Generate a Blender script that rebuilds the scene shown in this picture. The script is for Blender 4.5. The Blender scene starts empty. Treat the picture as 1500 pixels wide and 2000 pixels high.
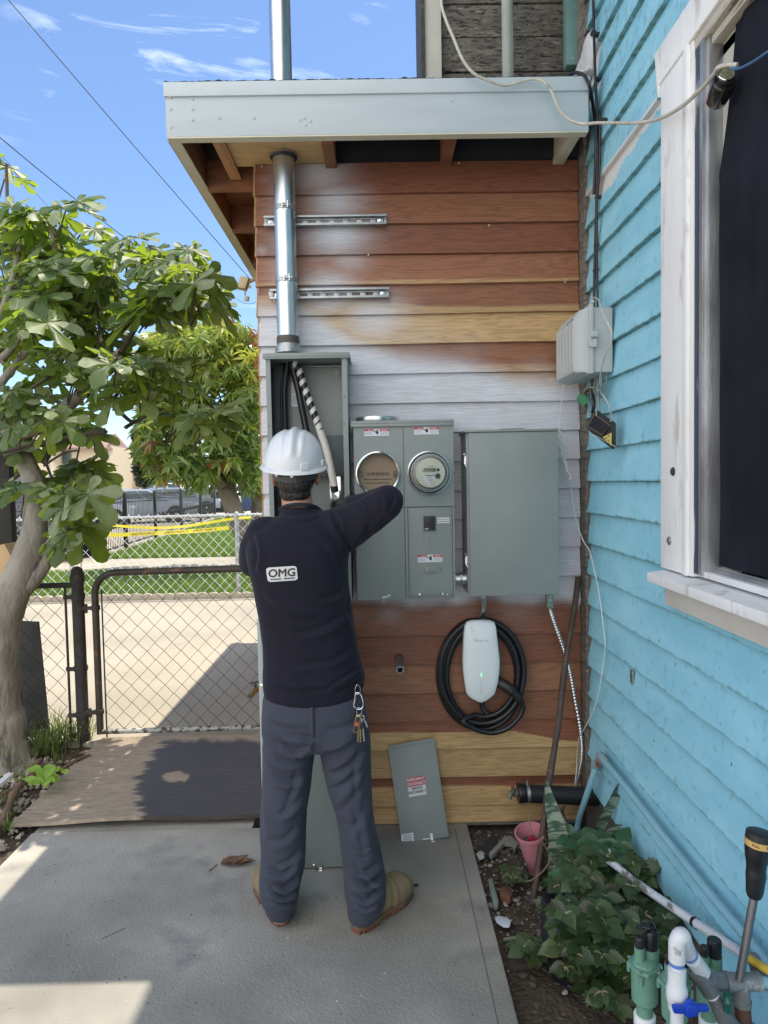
import bpy, bmesh, math, random
import numpy as np
from mathutils import Vector, Matrix
from mathutils.bvhtree import BVHTree
random.seed(7); RNG = np.random.default_rng(7)
S = bpy.context.scene
COL = S.collection
rad = math.radians
# ---------------------------------------------------------------- camera
F = 2000*24/36.0
CAMZ = 1.577
def cam_rot(yaw, pitch, roll):
    return (Matrix.Rotation(-yaw,3,'Z') @ Matrix.Rotation(rad(90)-pitch,3,'X') @ Matrix.Rotation(roll,3,'Z'))
def proj_dir(R, d):
    c = R.transposed() @ Vector(d)
    return 750 + F*c.x/(-c.z), 1000 - F*c.y/(-c.z)
yaw, pitch, ROLL = 0.009, 0.047, -0.019
for _ in range(30):
    u, v = proj_dir(cam_rot(yaw,pitch,ROLL),(0,1,0))
    yaw += (u-738)/F; pitch += (v-937)/F
R = cam_rot(yaw,pitch,ROLL)
camd = bpy.data.cameras.new('Camera'); cam = bpy.data.objects.new('Camera', camd); COL.objects.link(cam)
camd.lens = 24; camd.sensor_width = 36; camd.clip_start = 0.02; camd.clip_end = 2000
cam.location = (0,0,CAMZ); cam.rotation_euler = R.to_euler()
S.camera = cam
CO = Vector((0,0,CAMZ))
def ray(u,v): return R @ Vector(((u-750)/F, -(v-1000)/F, -1))
def aY(u,v,Y): d = ray(u,v); return CO + d*(Y/d.y)
def aX(u,v,X): d = ray(u,v); return CO + d*(X/d.x)
def aZ(u,v,Z=0.0): d = ray(u,v); return CO + d*((Z-CAMZ)/d.z)
def px(p):
    c = R.transposed() @ (Vector(p)-CO); return 750+F*c.x/(-c.z), 1000-F*c.y/(-c.z)
Rn = np.array(R)
def px_np(V):
    c = (V-np.array([0,0,CAMZ])) @ Rn
    return 750+F*c[:,0]/(-c[:,2]), 1000-F*c[:,1]/(-c[:,2])
# ---------------------------------------------------------------- world, sun, exposure
SUN = Vector((.215,.205,1)).normalized()
w = bpy.data.worlds.new('World'); S.world = w; w.use_nodes = True
nt = w.node_tree; N = nt.nodes; L = nt.links; N.clear()
wo = N.new('ShaderNodeOutputWorld'); bg = N.new('ShaderNodeBackground'); sky = N.new('ShaderNodeTexSky')
sky.sky_type = 'NISHITA'; sky.sun_disc = False
sky.sun_elevation = math.asin(SUN.z); sky.sun_rotation = math.atan2(SUN.x, SUN.y)
sky.altitude = 50; sky.air_density = 1.0; sky.dust_density = 0.2; sky.ozone_density = 2.0
tc = N.new('ShaderNodeTexCoord'); mp = N.new('ShaderNodeMapping'); mp.inputs['Scale'].default_value = (1.6,1.6,9.0); mp.inputs['Rotation'].default_value=(0,rad(8),0)
n1 = N.new('ShaderNodeTexNoise'); n1.inputs['Scale'].default_value = 3.1; n1.inputs['Detail'].default_value = 9; n1.inputs['Roughness'].default_value=.62; n1.inputs['Distortion'].default_value=.6
cr = N.new('ShaderNodeValToRGB'); cr.color_ramp.elements[0].position=.58; cr.color_ramp.elements[1].position=.88
n2 = N.new('ShaderNodeTexNoise'); n2.inputs['Scale'].default_value = 2.3; n2.inputs['Detail'].default_value=2
cr2 = N.new('ShaderNodeValToRGB'); cr2.color_ramp.elements[0].position=.42; cr2.color_ramp.elements[1].position=.62
mu = N.new('ShaderNodeMath'); mu.operation='MULTIPLY'
mx = N.new('ShaderNodeMixRGB'); mx.inputs[2].default_value = (8.2,8.6,9.2,1)
L.new(tc.outputs['Generated'],mp.inputs[0]); L.new(mp.outputs[0],n1.inputs[0]); L.new(n1.outputs[0],cr.inputs[0])
L.new(tc.outputs['Generated'],n2.inputs[0]); L.new(n2.outputs[0],cr2.inputs[0])
L.new(cr.outputs[0],mu.inputs[0]); L.new(cr2.outputs[0],mu.inputs[1]); L.new(mu.outputs[0],mx.inputs[0])
tn=N.new('ShaderNodeMixRGB'); tn.blend_type='MULTIPLY'; tn.inputs[0].default_value=1; tn.inputs[2].default_value=(.86,.92,1,1); L.new(sky.outputs[0],tn.inputs[1]); L.new(tn.outputs[0],mx.inputs[1])
# bright cloud sheet added unseen behind the camera to brighten the shaded walls
sx_=N.new('ShaderNodeSeparateXYZ'); L.new(tc.outputs['Generated'],sx_.inputs[0])
mr=N.new('ShaderNodeMapRange'); mr.interpolation_type='SMOOTHSTEP'; mr.inputs[1].default_value=.05; mr.inputs[2].default_value=-.45; L.new(sx_.outputs[1],mr.inputs[0])
n3=N.new('ShaderNodeTexNoise'); n3.inputs['Scale'].default_value=2.2; n3.inputs['Detail'].default_value=6; L.new(mp.outputs[0],n3.inputs[0])
mr3=N.new('ShaderNodeMapRange'); mr3.inputs[1].default_value=.3; mr3.inputs[2].default_value=.6; mr3.inputs[3].default_value=.45; L.new(n3.outputs[0],mr3.inputs[0])
m5=N.new('ShaderNodeMath'); m5.operation='MULTIPLY'; L.new(mr.outputs[0],m5.inputs[0]); L.new(mr3.outputs[0],m5.inputs[1])
mx5=N.new('ShaderNodeMixRGB'); mx5.inputs[2].default_value=(12.0,11.9,11.7,1); L.new(m5.outputs[0],mx5.inputs[0]); L.new(mx.outputs[0],mx5.inputs[1]); L.new(mx5.outputs[0],bg.inputs[0]); L.new(bg.outputs[0],wo.inputs[0])
bg.inputs[1].default_value = 0.11
ld = bpy.data.lights.new('sun','SUN'); ld.energy = 3.3; ld.angle = rad(.5); ld.color = (1,.91,.76)
lo = bpy.data.objects.new('sun', ld); COL.objects.link(lo); lo.rotation_euler = SUN.to_track_quat('Z','Y').to_euler()
lo.location = (5,5,20)
S.view_settings.view_transform='Standard'; S.view_settings.look='None'; S.view_settings.gamma=1; S.view_settings.exposure=1.0
S.cycles.max_bounces = 8

# ---------------------------------------------------------------- materials
def nm(name):
    m = bpy.data.materials.new(name); m.use_nodes = True
    return m, m.node_tree.nodes, m.node_tree.links, m.node_tree.nodes['Principled BSDF']
def c4(c, k=1): return (min(c[0]*k,1),min(c[1]*k,1),min(c[2]*k,1),1)
def M(name, col, rough=.6, metal=0, var=.12, scale=6, bump=.1, bscale=90, col2=None, thr=.6, soft=.05, s2=14, stretch=(1,1,1), rvar=.08, spec=.5, emit=None, trans=0, detail=5, col3=None, thr3=.64, s3=40, coat=0, dist=0.004):
    m,N,L,P = nm(name)
    tc = N.new('ShaderNodeTexCoord'); mp = N.new('ShaderNodeMapping'); mp.inputs['Scale'].default_value = stretch
    L.new(tc.outputs['Object'],mp.inputs[0])
    n = N.new('ShaderNodeTexNoise'); n.inputs['Scale'].default_value=scale; n.inputs['Detail'].default_value=detail; L.new(mp.outputs[0],n.inputs[0])
    r = N.new('ShaderNodeValToRGB'); r.color_ramp.elements[0].position=.3; r.color_ramp.elements[1].position=.7
    r.color_ramp.elements[0].color=c4(col,1-var); r.color_ramp.elements[1].color=c4(col,1+var); L.new(n.outputs[0],r.inputs[0])
    out = r.outputs[0]
    for (cc,th,sc) in ((col2,thr,s2),(col3,thr3,s3)):
        if cc is None: continue
        q = N.new('ShaderNodeTexNoise'); q.inputs['Scale'].default_value=sc; q.inputs['Detail'].default_value=7; q.inputs['Roughness'].default_value=.6; L.new(mp.outputs[0],q.inputs[0])
        qr = N.new('ShaderNodeValToRGB'); qr.color_ramp.elements[0].position=th; qr.color_ramp.elements[1].position=th+soft; L.new(q.outputs[0],qr.inputs[0])
        x = N.new('ShaderNodeMixRGB'); L.new(qr.outputs[0],x.inputs[0]); L.new(out,x.inputs[1]); x.inputs[2].default_value=c4(cc); out = x.outputs[0]
    L.new(out,P.inputs['Base Color'])
    P.inputs['Metallic'].default_value=metal
    P.inputs['Specular IOR Level'].default_value=spec
    if coat: P.inputs['Coat Weight'].default_value=coat; P.inputs['Coat Roughness'].default_value=.08
    mr = N.new('ShaderNodeMapRange'); mr.inputs[3].default_value=max(0,rough-rvar); mr.inputs[4].default_value=min(1,rough+rvar); L.new(n.outputs[0],mr.inputs[0]); L.new(mr.outputs[0],P.inputs['Roughness'])
    if bump:
        b = N.new('ShaderNodeBump'); b.inputs['Strength'].default_value=bump; b.inputs['Distance'].default_value=dist
        bn = N.new('ShaderNodeTexNoise'); bn.inputs['Scale'].default_value=bscale; bn.inputs['Detail'].default_value=6; L.new(mp.outputs[0],bn.inputs[0]); L.new(bn.outputs[0],b.inputs['Height']); L.new(b.outputs[0],P.inputs['Normal'])
    if emit: P.inputs['Emission Color'].default_value=c4(emit[0]); P.inputs['Emission Strength'].default_value=emit[1]
    if trans: P.inputs['Transmission Weight'].default_value=trans
    return m
def leaf_mat(name, cols, trans=.45, rough=.45, tcol=(.35,.5,.05), spec=.5, vein=0):
    m,N,L,P = nm(name)
    g = N.new('ShaderNodeNewGeometry'); r = N.new('ShaderNodeValToRGB')
    el = r.color_ramp.elements
    while len(el) < len(cols): el.new(.5)
    for i,c in enumerate(cols): el[i].position = i/max(1,len(cols)-1); el[i].color=c4(c)
    L.new(g.outputs['Random Per Island'],r.inputs[0])
    tcn = N.new('ShaderNodeTexCoord'); n = N.new('ShaderNodeTexNoise'); n.inputs['Scale'].default_value=25; n.inputs['Detail'].default_value=4; L.new(tcn.outputs['Object'],n.inputs[0])
    hs = N.new('ShaderNodeHueSaturation'); mr = N.new('ShaderNodeMapRange'); mr.inputs[1].default_value=.3; mr.inputs[2].default_value=.7; mr.inputs[3].default_value=.8; mr.inputs[4].default_value=1.25
    L.new(n.outputs[0],mr.inputs[0]); L.new(mr.outputs[0],hs.inputs['Value']); L.new(r.outputs[0],hs.inputs['Color'])
    L.new(hs.outputs[0],P.inputs['Base Color']); P.inputs['Roughness'].default_value=rough; P.inputs['Specular IOR Level'].default_value=spec
    t = N.new('ShaderNodeBsdfTranslucent'); t.inputs[0].default_value=c4(tcol)
    mxs = N.new('ShaderNodeMixShader'); mxs.inputs[0].default_value=trans
    o = N['Material Output']; L.new(P.outputs[0],mxs.inputs[1]); L.new(t.outputs[0],mxs.inputs[2]); L.new(mxs.outputs[0],o.inputs[0])
    b = N.new('ShaderNodeBump'); b.inputs['Strength'].default_value=.3; b.inputs['Distance'].default_value=.003; L.new(n.outputs[0],b.inputs['Height']); L.new(b.outputs[0],P.inputs['Normal'])
    return m

# ---------------------------------------------------------------- mesh helpers
WL = {}
def tag(o, label=None, cat=None, group=None, kind=None):
    if label: o['label']=label
    if cat: o['category']=cat
    if group: o['group']=group
    if kind: o['kind']=kind
    return o
def thing(name, loc, label, cat, group=None):
    o = bpy.data.objects.new(name,None); COL.objects.link(o); o.location = loc; o.empty_display_size=.05
    WL[o.name] = Vector(loc); return tag(o,label,cat,group)
class MB:
    def __init__(s): s.v=[]; s.f=[]
    def add(s, vs, fs):
        b=len(s.v); s.v.extend([tuple(p) for p in vs]); s.f.extend([tuple(b+i for i in f) for f in fs]); return s
    def box(s,x0,x1,y0,y1,z0,z1):
        vs=[(x,y,z) for z in (z0,z1) for y in (y0,y1) for x in (x0,x1)]
        return s.add(vs,[(0,2,3,1),(4,5,7,6),(0,1,5,4),(2,6,7,3),(0,4,6,2),(1,3,7,5)])
    def obox(s,c,a,b,d):
        c=Vector(c);a=Vector(a);b=Vector(b);d=Vector(d)
        vs=[c+a*i+b*j+d*k for k in(-1,1) for j in(-1,1) for i in(-1,1)]
        return s.add(vs,[(0,2,3,1),(4,5,7,6),(0,1,5,4),(2,6,7,3),(0,4,6,2),(1,3,7,5)])
    def prism(s,pts,ext):
        n=len(pts); ext=Vector(ext); pts=[Vector(p) for p in pts]
        return s.add(pts+[p+ext for p in pts],[tuple(range(n))[::-1],tuple(range(n,2*n))]+[(i,(i+1)%n,n+(i+1)%n,n+i) for i in range(n)])
    def tube(s,pts,r,n=8,caps=True,closed=False,sq=1.0):
        pts=[Vector(p) for p in pts]; m=len(pts)
        if not hasattr(r,'__len__'): r=[r]*m
        T=[]
        for i in range(m):
            a=pts[(i-1)%m] if closed else pts[max(i-1,0)]; b=pts[(i+1)%m] if closed else pts[min(i+1,m-1)]
            t=(b-a); T.append(t.normalized() if t.length>1e-9 else Vector((0,0,1)))
        u=T[0].orthogonal().normalized(); vs=[]
        for i in range(m):
            u=(u-T[i]*u.dot(T[i])); u = u.normalized() if u.length>1e-6 else T[i].orthogonal().normalized()
            w_=T[i].cross(u)
            for k in range(n):
                a=2*math.pi*k/n; vs.append(pts[i]+(u*math.cos(a)+w_*math.sin(a)*sq)*r[i])
        fs=[]
        for i in range(m if closed else m-1):
            j=(i+1)%m
            for k in range(n): fs.append((i*n+k,i*n+(k+1)%n,j*n+(k+1)%n,j*n+k))
        if caps and not closed: fs+= [tuple(range(n))[::-1], tuple((m-1)*n+k for k in range(n))]
        return s.add(vs,fs)
    def lathe(s,prof,o,ax=(0,0,1),n=24,cap=True):
        ax=Vector(ax).normalized(); u=ax.orthogonal().normalized(); w_=ax.cross(u); o=Vector(o)
        vs=[o+ax*h+(u*math.cos(2*math.pi*k/n)+w_*math.sin(2*math.pi*k/n))*r for r,h in prof for k in range(n)]
        fs=[(i*n+k,i*n+(k+1)%n,(i+1)*n+(k+1)%n,(i+1)*n+k) for i in range(len(prof)-1) for k in range(n)]
        if cap: fs+=[tuple(range(n))[::-1],tuple((len(prof)-1)*n+k for k in range(n))]
        return s.add(vs,fs)
    def ell(s,c,r,n=16,m=10,M3=None):
        c=Vector(c); r=Vector(r) if hasattr(r,'__len__') else Vector((r,r,r)); vs=[]
        for i in range(1,m):
            t=math.pi*i/m
            for k in range(n):
                p=2*math.pi*k/n; q=Vector((r.x*math.sin(t)*math.cos(p),r.y*math.sin(t)*math.sin(p),r.z*math.cos(t)))
                vs.append(c+(M3@q if M3 else q))
        tp=Vector((0,0,r.z)); bt=-tp
        vs+= [c+(M3@tp if M3 else tp), c+(M3@bt if M3 else bt)]
        T=len(vs)-2; fs=[(i*n+k,(i+1)*n+k,(i+1)*n+(k+1)%n,i*n+(k+1)%n) for i in range(m-2) for k in range(n)]
        fs+=[(T,k,(k+1)%n) for k in range(n)]+[(T+1,(m-2)*n+(k+1)%n,(m-2)*n+k) for k in range(n)]
        return s.add(vs,fs)
    def loft(s,secs,n=24):
        # secs: (center, rx vec, ry vec, exponent)
        vs=[]
        for c,a,b,e in secs:
            c=Vector(c);a=Vector(a);b=Vector(b)
            for k in range(n):
                t=2*math.pi*k/n; ct,st=math.cos(t),math.sin(t)
                vs.append(c+a*(math.copysign(abs(ct)**(2/e),ct))+b*(math.copysign(abs(st)**(2/e),st)))
        m=len(secs)
        return s.add(vs,[(i*n+k,i*n+(k+1)%n,(i+1)*n+(k+1)%n,(i+1)*n+k) for i in range(m-1) for k in range(n)]+[tuple(range(n))[::-1],tuple((m-1)*n+k for k in range(n))])
    def grid(s,fn,nu,nv):
        vs=[fn(i/nu,j/nv) for j in range(nv+1) for i in range(nu+1)]
        return s.add(vs,[(j*(nu+1)+i,j*(nu+1)+i+1,(j+1)*(nu+1)+i+1,(j+1)*(nu+1)+i) for j in range(nv) for i in range(nu)])
    def build(s,name,mat,parent=None,bevel=0,smooth=35,label=None,seg=2,attrs=None,recalc=True):
        base = WL.get(parent.name,Vector()) if parent else None
        me=bpy.data.meshes.new(name)
        V=np.array(s.v,dtype=float)
        if parent is None:
            base=Vector(((V[:,0].min()+V[:,0].max())/2,(V[:,1].min()+V[:,1].max())/2,V[:,2].min()))
        b3=np.array(base)
        me.from_pydata((V-b3).tolist(),[],s.f)
        if recalc or bevel:
            bm=bmesh.new(); bm.from_mesh(me)
            if recalc: bmesh.ops.recalc_face_normals(bm,faces=bm.faces)
            if bevel:
                es=[e for e in bm.edges if len(e.link_faces)==2 and e.calc_face_angle(0)>rad(30)]
                bmesh.ops.bevel(bm,geom=es,offset=bevel,segments=seg,profile=.6,affect='EDGES',clamp_overlap=True)
            bm.to_mesh(me); bm.free()
        if attrs:
            for k,(typ,arr) in attrs.items():
                a=me.attributes.new(k,typ,'POINT')
                a.data.foreach_set('color' if typ=='FLOAT_COLOR' else 'value', np.asarray(arr,dtype=np.float32).ravel())
        for mm in (mat if isinstance(mat,(list,tuple)) else [mat]): me.materials.append(mm)
        if smooth:
            me.polygons.foreach_set('use_smooth',[True]*len(me.polygons))
            me.set_sharp_from_angle(angle=rad(smooth))
        o=bpy.data.objects.new(name,me); COL.objects.link(o)
        if parent: o.parent=parent; WL[o.name]=Vector(base)
        else: o.location=base; WL[o.name]=Vector(base)
        if label: o['label']=label
        return o
def text_part(txt, size, mat, parent, o, ex, ey, thick=.0006, align='CENTER', name='lettering', bold=0, sx=1, fn=None, space=1.0, fat=0):
    cu=bpy.data.curves.new('t','FONT'); cu.body=txt; cu.size=size; cu.align_x=align; cu.align_y='CENTER'; cu.extrude=thick; cu.offset=bold; cu.resolution_u=3; cu.space_character=space
    to=bpy.data.objects.new('t',cu); COL.objects.link(to); dg=bpy.context.evaluated_depsgraph_get(); dg.update()
    me=bpy.data.meshes.new_from_object(to.evaluated_get(dg)); vs=[v.co.copy() for v in me.vertices]; fs=[tuple(p.vertices) for p in me.polygons]
    bpy.data.objects.remove(to); bpy.data.curves.remove(cu); bpy.data.meshes.remove(me)
    if fn:
        bm=bmesh.new(); bv_=[bm.verts.new(v) for v in vs]
        for f in fs:
            try: bm.faces.new([bv_[i] for i in f])
            except ValueError: pass
        bmesh.ops.subdivide_edges(bm,edges=[e for e in bm.edges if e.calc_length()>size*.12],cuts=3,use_grid_fill=False); bmesh.ops.triangulate(bm,faces=bm.faces); bm.verts.index_update()
        vs=[v.co.copy() for v in bm.verts]; fs=[tuple(v.index for v in f.verts) for f in bm.faces]; bm.free()
    o=Vector(o); ex=Vector(ex).normalized(); ey=Vector(ey).normalized(); ez=ex.cross(ey)
    mb=MB()
    for i_,(dx,dy) in enumerate(((0,0),(1,0),(-1,0),(0,1),(0,-1)) if fat else ((0,0),)):
        q=Vector((dx*fat,dy*fat,0)); zz=ez*(size*.004*i_)
        mb.add([ (fn(v+q) if fn else o+ex*(v+q).x*sx+ey*(v+q).y+ez*v.z+zz) for v in vs],fs)
    return mb.build(name,mat,parent,smooth=0,recalc=False)
def remesh(mb, vox, smooth=0, it=1):
    me=bpy.data.meshes.new('tmp'); me.from_pydata(mb.v,[],mb.f)
    bm=bmesh.new(); bm.from_mesh(me); bmesh.ops.recalc_face_normals(bm,faces=bm.faces); bm.to_mesh(me); bm.free()
    o=bpy.data.objects.new('tmp',me); COL.objects.link(o)
    md=o.modifiers.new('r','REMESH'); md.mode='VOXEL'; md.voxel_size=vox; md.adaptivity=0
    if smooth: sm=o.modifiers.new('s','SMOOTH'); sm.factor=.5; sm.iterations=smooth
    dg=bpy.context.evaluated_depsgraph_get(); dg.update()
    e=bpy.data.meshes.new_from_object(o.evaluated_get(dg))
    V=np.empty(len(e.vertices)*3); e.vertices.foreach_get('co',V); V=V.reshape(-1,3)
    Nn=np.empty(len(e.vertices)*3); e.vertices.foreach_get('normal',Nn); Nn=Nn.reshape(-1,3)
    fs=[tuple(p.vertices) for p in e.polygons]
    bpy.data.objects.remove(o); bpy.data.meshes.remove(e); bpy.data.meshes.remove(me)
    return V,Nn,fs
def from_np(V,fs): m=MB(); m.v=[tuple(p) for p in V]; m.f=fs; return m
def spline(pts,n=6,closed=False):
    P=[Vector(p) for p in pts]; out=[]; m=len(P)
    rng=range(m if closed else m-1)
    for i in rng:
        p0=P[(i-1)%m] if closed else P[max(i-1,0)]; p1=P[i]; p2=P[(i+1)%m]; p3=P[(i+2)%m] if closed else P[min(i+2,m-1)]
        for k in range(n):
            t=k/n; out.append(.5*((2*p1)+(p2-p0)*t+(2*p0-5*p1+4*p2-p3)*t*t+(3*p1-p0-3*p2+p3)*t**3))
    if not closed: out.append(P[-1])
    return out
def smst(a,b,x): t=np.clip((x-a)/(b-a),0,1); return t*t*(3-2*t)
def noise1(x,seed=0,oct=3):
    x=np.asarray(x,dtype=float); o=np.zeros_like(x)
    for k in range(oct):
        ph=(seed*12.9898+k*7.13)%6.28; o+=np.sin(x*(1.7**k)*1.0+ph)*(.6**k)+.5*np.sin(x*(1.7**k)*2.3+ph*2)*(.6**k)
    return o/2
# ================================================================ materials shared
m_conc = M('worn_concrete',(.325,.308,.272),rough=.88,var=.30,scale=2.2,bump=.8,bscale=110,dist=.004,col2=(.22,.21,.195),thr=.56,soft=.22,s2=4.5,col3=(.52,.51,.48),thr3=.66,s3=75,spec=.3)
m_conc2 = M('concrete_yard',(.355,.32,.26),rough=.9,var=.14,scale=.9,bump=.3,bscale=90,col2=(.33,.29,.24),thr=.63,soft=.12,s2=1.6,col3=(.47,.43,.36),thr3=.68,s3=20,spec=.2)
m_dirt = M('soil',(.10,.078,.058),rough=.95,var=.35,scale=12,bump=1,bscale=70,dist=.015,col2=(.19,.155,.12),thr=.58,soft=.08,s2=30,col3=(.3,.27,.23),thr3=.7,s3=90,spec=.15)
m_asph = M('pale_dusty_ground',(.40,.37,.32),rough=.9,var=.2,scale=1,bump=.3,bscale=60)
m_galv = M('galvanised_steel',(.62,.66,.68),rough=.32,metal=1,var=.12,scale=22,bump=.05,bscale=60,stretch=(1,1,.35),rvar=.1)
m_dgalv = M('dull_galvanised_steel',(.40,.42,.43),rough=.45,metal=.9,var=.2,scale=30,bump=.1)
m_dark = M('weathered_dark_pipe',(.055,.05,.046),rough=.7,metal=.2,var=.3,scale=20,bump=.3,bscale=120,col2=(.13,.09,.065),thr=.6,s2=30)
m_black = M('black_plastic',(.018,.018,.02),rough=.45,var=.1,bump=.05)
m_rubber = M('black_cable_jacket',(.012,.013,.016),rough=.38,var=.1,bump=.03)
m_chrome = M('polished_steel',(.75,.75,.74),rough=.18,metal=1,var=.05,bump=0)
m_white = M('white_plastic',(.78,.79,.80),rough=.28,var=.03,bump=.02,coat=.3)
m_elec = M('grey_enamel',(.215,.245,.238),rough=.42,var=.09,scale=3,bump=.12,bscale=380,dist=.0006,spec=.5,col2=(.26,.285,.275),thr=.56,soft=.22,s2=3.5,col3=(.17,.19,.185),thr3=.69,s3=30)
m_elecd = M('dark_grey_enamel',(.06,.075,.08),rough=.45,var=.08,bump=.05)
# ================================================================ ground
def struct(mb,name,mat,**k): o=mb.build(name,mat,None,**k); o['kind']='structure'; return o
struct(MB().add([(-300,-60,-.16),(300,-60,-.16),(300,600,-.16),(-300,600,-.16)],[(0,1,2,3)]),'ground',m_asph,smooth=0)
# slab under the camera: worn concrete with one joint
def slabz(x,y): return 0.0
SL=aZ(962,1800).x
g=MB()
XL=aZ(0,1690).x
g.prism([(XL,-3,-.14),(SL,-3,-.14),(SL,3.055,-.14),(XL,3.055,-.14)],(0,0,.14))
struct(g,'concrete_slab',m_conc,bevel=.008)
g=MB(); g.prism([(XL,3.06,-.14),(-.61,3.06,-.14),(-.61,4.14,-.14),(XL,4.14,-.14)],(0,0,.13))
struct(g,'path',m_conc)
g=MB(); a_,b_=aZ(914,1735,0),aZ(962,1965,0); g.box(SL-.062,SL-.058,-2.9,3.0,.0,.0008); struct(g,'tooled_joint',M('joint_dark',(.13,.12,.11),rough=.95))
# concrete yard beyond the gate
g=MB(); g.prism([(-9,4.145,-.15),(3,4.145,-.15),(3,9.28,-.15),(-9,9.28,-.15)],(0,0,.145)); struct(g,'yard_pavement',m_conc2,bevel=.01)
# dirt bed right
random.seed(3)
def dirt_fn(x0,x1,y0,y1,z0,amp):
    def f(i,j):
        x=x0+(x1-x0)*i; y=y0+(y1-y0)*j
        return (x,y,z0+amp*(noise1(x*23+y*9,1)*noise1(y*19-x*5,2)*.5+.4*noise1(x*61,3)*noise1(y*57,4)))
    return f
struct(MB().grid(dirt_fn(SL-.03,.98,.2,3.2,-.05,.012),60,160),'planting_bed_soil',m_dirt,recalc=False)
struct(MB().grid(dirt_fn(-4.2,XL+.05,.5,4.6,-.035,.03),90,110),'garden_soil',m_dirt,recalc=False)
# plywood sheet on the ground
m_ply,N,L,P=nm('weathered_plywood')
tc=N.new('ShaderNodeTexCoord'); mp=N.new('ShaderNodeMapping'); mp.inputs['Scale'].default_value=(3.5,40,3); L.new(tc.outputs['Object'],mp.inputs[0])
n=N.new('ShaderNodeTexNoise'); n.inputs['Scale'].default_value=3; n.inputs['Detail'].default_value=8; n.inputs['Distortion'].default_value=1.2; L.new(mp.outputs[0],n.inputs[0])
r=N.new('ShaderNodeValToRGB'); e=r.color_ramp.elements; e[0].position=.3; e[1].position=.72; e[0].color=(.20,.155,.115,1); e[1].color=(.42,.35,.265,1); L.new(n.outputs[0],r.inputs[0])
at=N.new('ShaderNodeAttribute'); at.attribute_name='wet'; 
x=N.new('ShaderNodeMixRGB'); L.new(at.outputs['Fac'],x.inputs[0]); L.new(r.outputs[0],x.inputs[1])
dk=N.new('ShaderNodeMixRGB'); dk.blend_type='MULTIPLY'; dk.inputs[0].default_value=1; L.new(r.outputs[0],dk.inputs[1]); dk.inputs[2].default_value=(.20,.19,.215,1); L.new(dk.outputs[0],x.inputs[2])
L.new(x.outputs[0],P.inputs['Base Color']); rr=N.new('ShaderNodeMapRange'); rr.inputs[3].default_value=.85; rr.inputs[4].default_value=.5; L.new(at.outputs['Fac'],rr.inputs[0]); L.new(rr.outputs[0],P.inputs['Roughness'])
b=N.new('ShaderNodeBump'); b.inputs['Strength'].default_value=.5; b.inputs['Distance'].default_value=.003; L.new(n.outputs[0],b.inputs['Height']); L.new(b.outputs[0],P.inputs['Normal'])
A=aZ(22,1608,.03); B=aZ(520,1603,.03); C_=aZ(215,1440,.03)
x0,y0,y1=A.x,A.y,4.14
pl=MB(); NU,NV=150,70; PZ=.030
def plf(i,j):
    X=x0+(-.53-x0)*i; Y=(y0+.02*i)+(y1-y0)*j
    return (X,Y,PZ+.010*math.sin(i*3.1)*(1-j)+.004*math.sin(X*9))
pl.grid(plf,NU,NV)
V=np.array(pl.v); U_,V_=px_np(V)
# water stain: ragged left border running across the grain
bd=np.interp(V_,[1440,1470,1500,1530,1560,1590,1620],[330,298,282,262,268,276,262])+12*noise1(V[:,1]*38,5)+6*noise1(V[:,1]*140,6)
wet=smst(-6,10,U_-bd)
wet*=1-smst(1.25,.8,((U_-343)/26)**2+((V_-1517)/10+.25*noise1(U_*.2,3))**2)
wet*=smst(1441,1452,V_+4*noise1(U_*.09,8))
wet=np.clip(wet,0,1)
n0=len(pl.v)
top=from_np(V,pl.f); rim=[i for i in range(NU+1)]
th=.017
vb=[(p[0],p[1],p[2]-th) for p in pl.v]
top.v=[tuple(p) for p in V]+vb
top.f=list(pl.f)+[tuple(n0+i for i in f)[::-1] for f in pl.f]
for i in range(NU): top.f.append((i,i+1,n0+i+1,n0+i)); a=NV*(NU+1)+i; top.f.append((a,a+1,n0+a+1,n0+a))
for j in range(NV):
    a=j*(NU+1); c=(j+1)*(NU+1); top.f.append((a,c,n0+c,n0+a)); a+=NU; c+=NU; top.f.append((a,c,n0+c,n0+a))
o=top.build('plywood_sheet',m_ply,None,smooth=30,attrs={'wet':('FLOAT',np.concatenate([wet,wet]))})
tag(o,'weathered plywood sheet with a dark wet stain, flat on the ground before the gate','plywood')
# grass, sidewalk, kerb, driveway
m_lawn=M('lawn_soil',(.10,.17,.03),rough=.9,var=.3,scale=3,bump=.4)
gz=.0
g=MB(); g.box(-14,6,9.42,12.35,-.15,gz); struct(g,'front_lawn_ground',m_lawn)
g=MB(); g.box(-14,8,12.36,14.45,-.15,gz+.004); struct(g,'sidewalk',m_conc2,bevel=.01)
fx0,fx1=-6.1,-7.2
g=MB(); g.prism([(-6.0,14.47,-.15),(8,14.47,-.15),(8,31,-.15),(-7.2,31,-.15)],(0,0,.15)); struct(g,'side_lawn_ground',m_lawn)
g=MB(); g.prism([(-16,14.47,-.15),(-6.06,14.47,-.15),(-7.26,31,-.15),(-16,31,-.15)],(0,0,.152)); struct(g,'driveway',m_conc2)
m_grass=leaf_mat('grass_blades',[(.08,.15,.02),(.13,.22,.03),(.20,.28,.06),(.24,.26,.09),(.11,.19,.03)],trans=.35,tcol=(.32,.48,.07),rough=.5)
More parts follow.
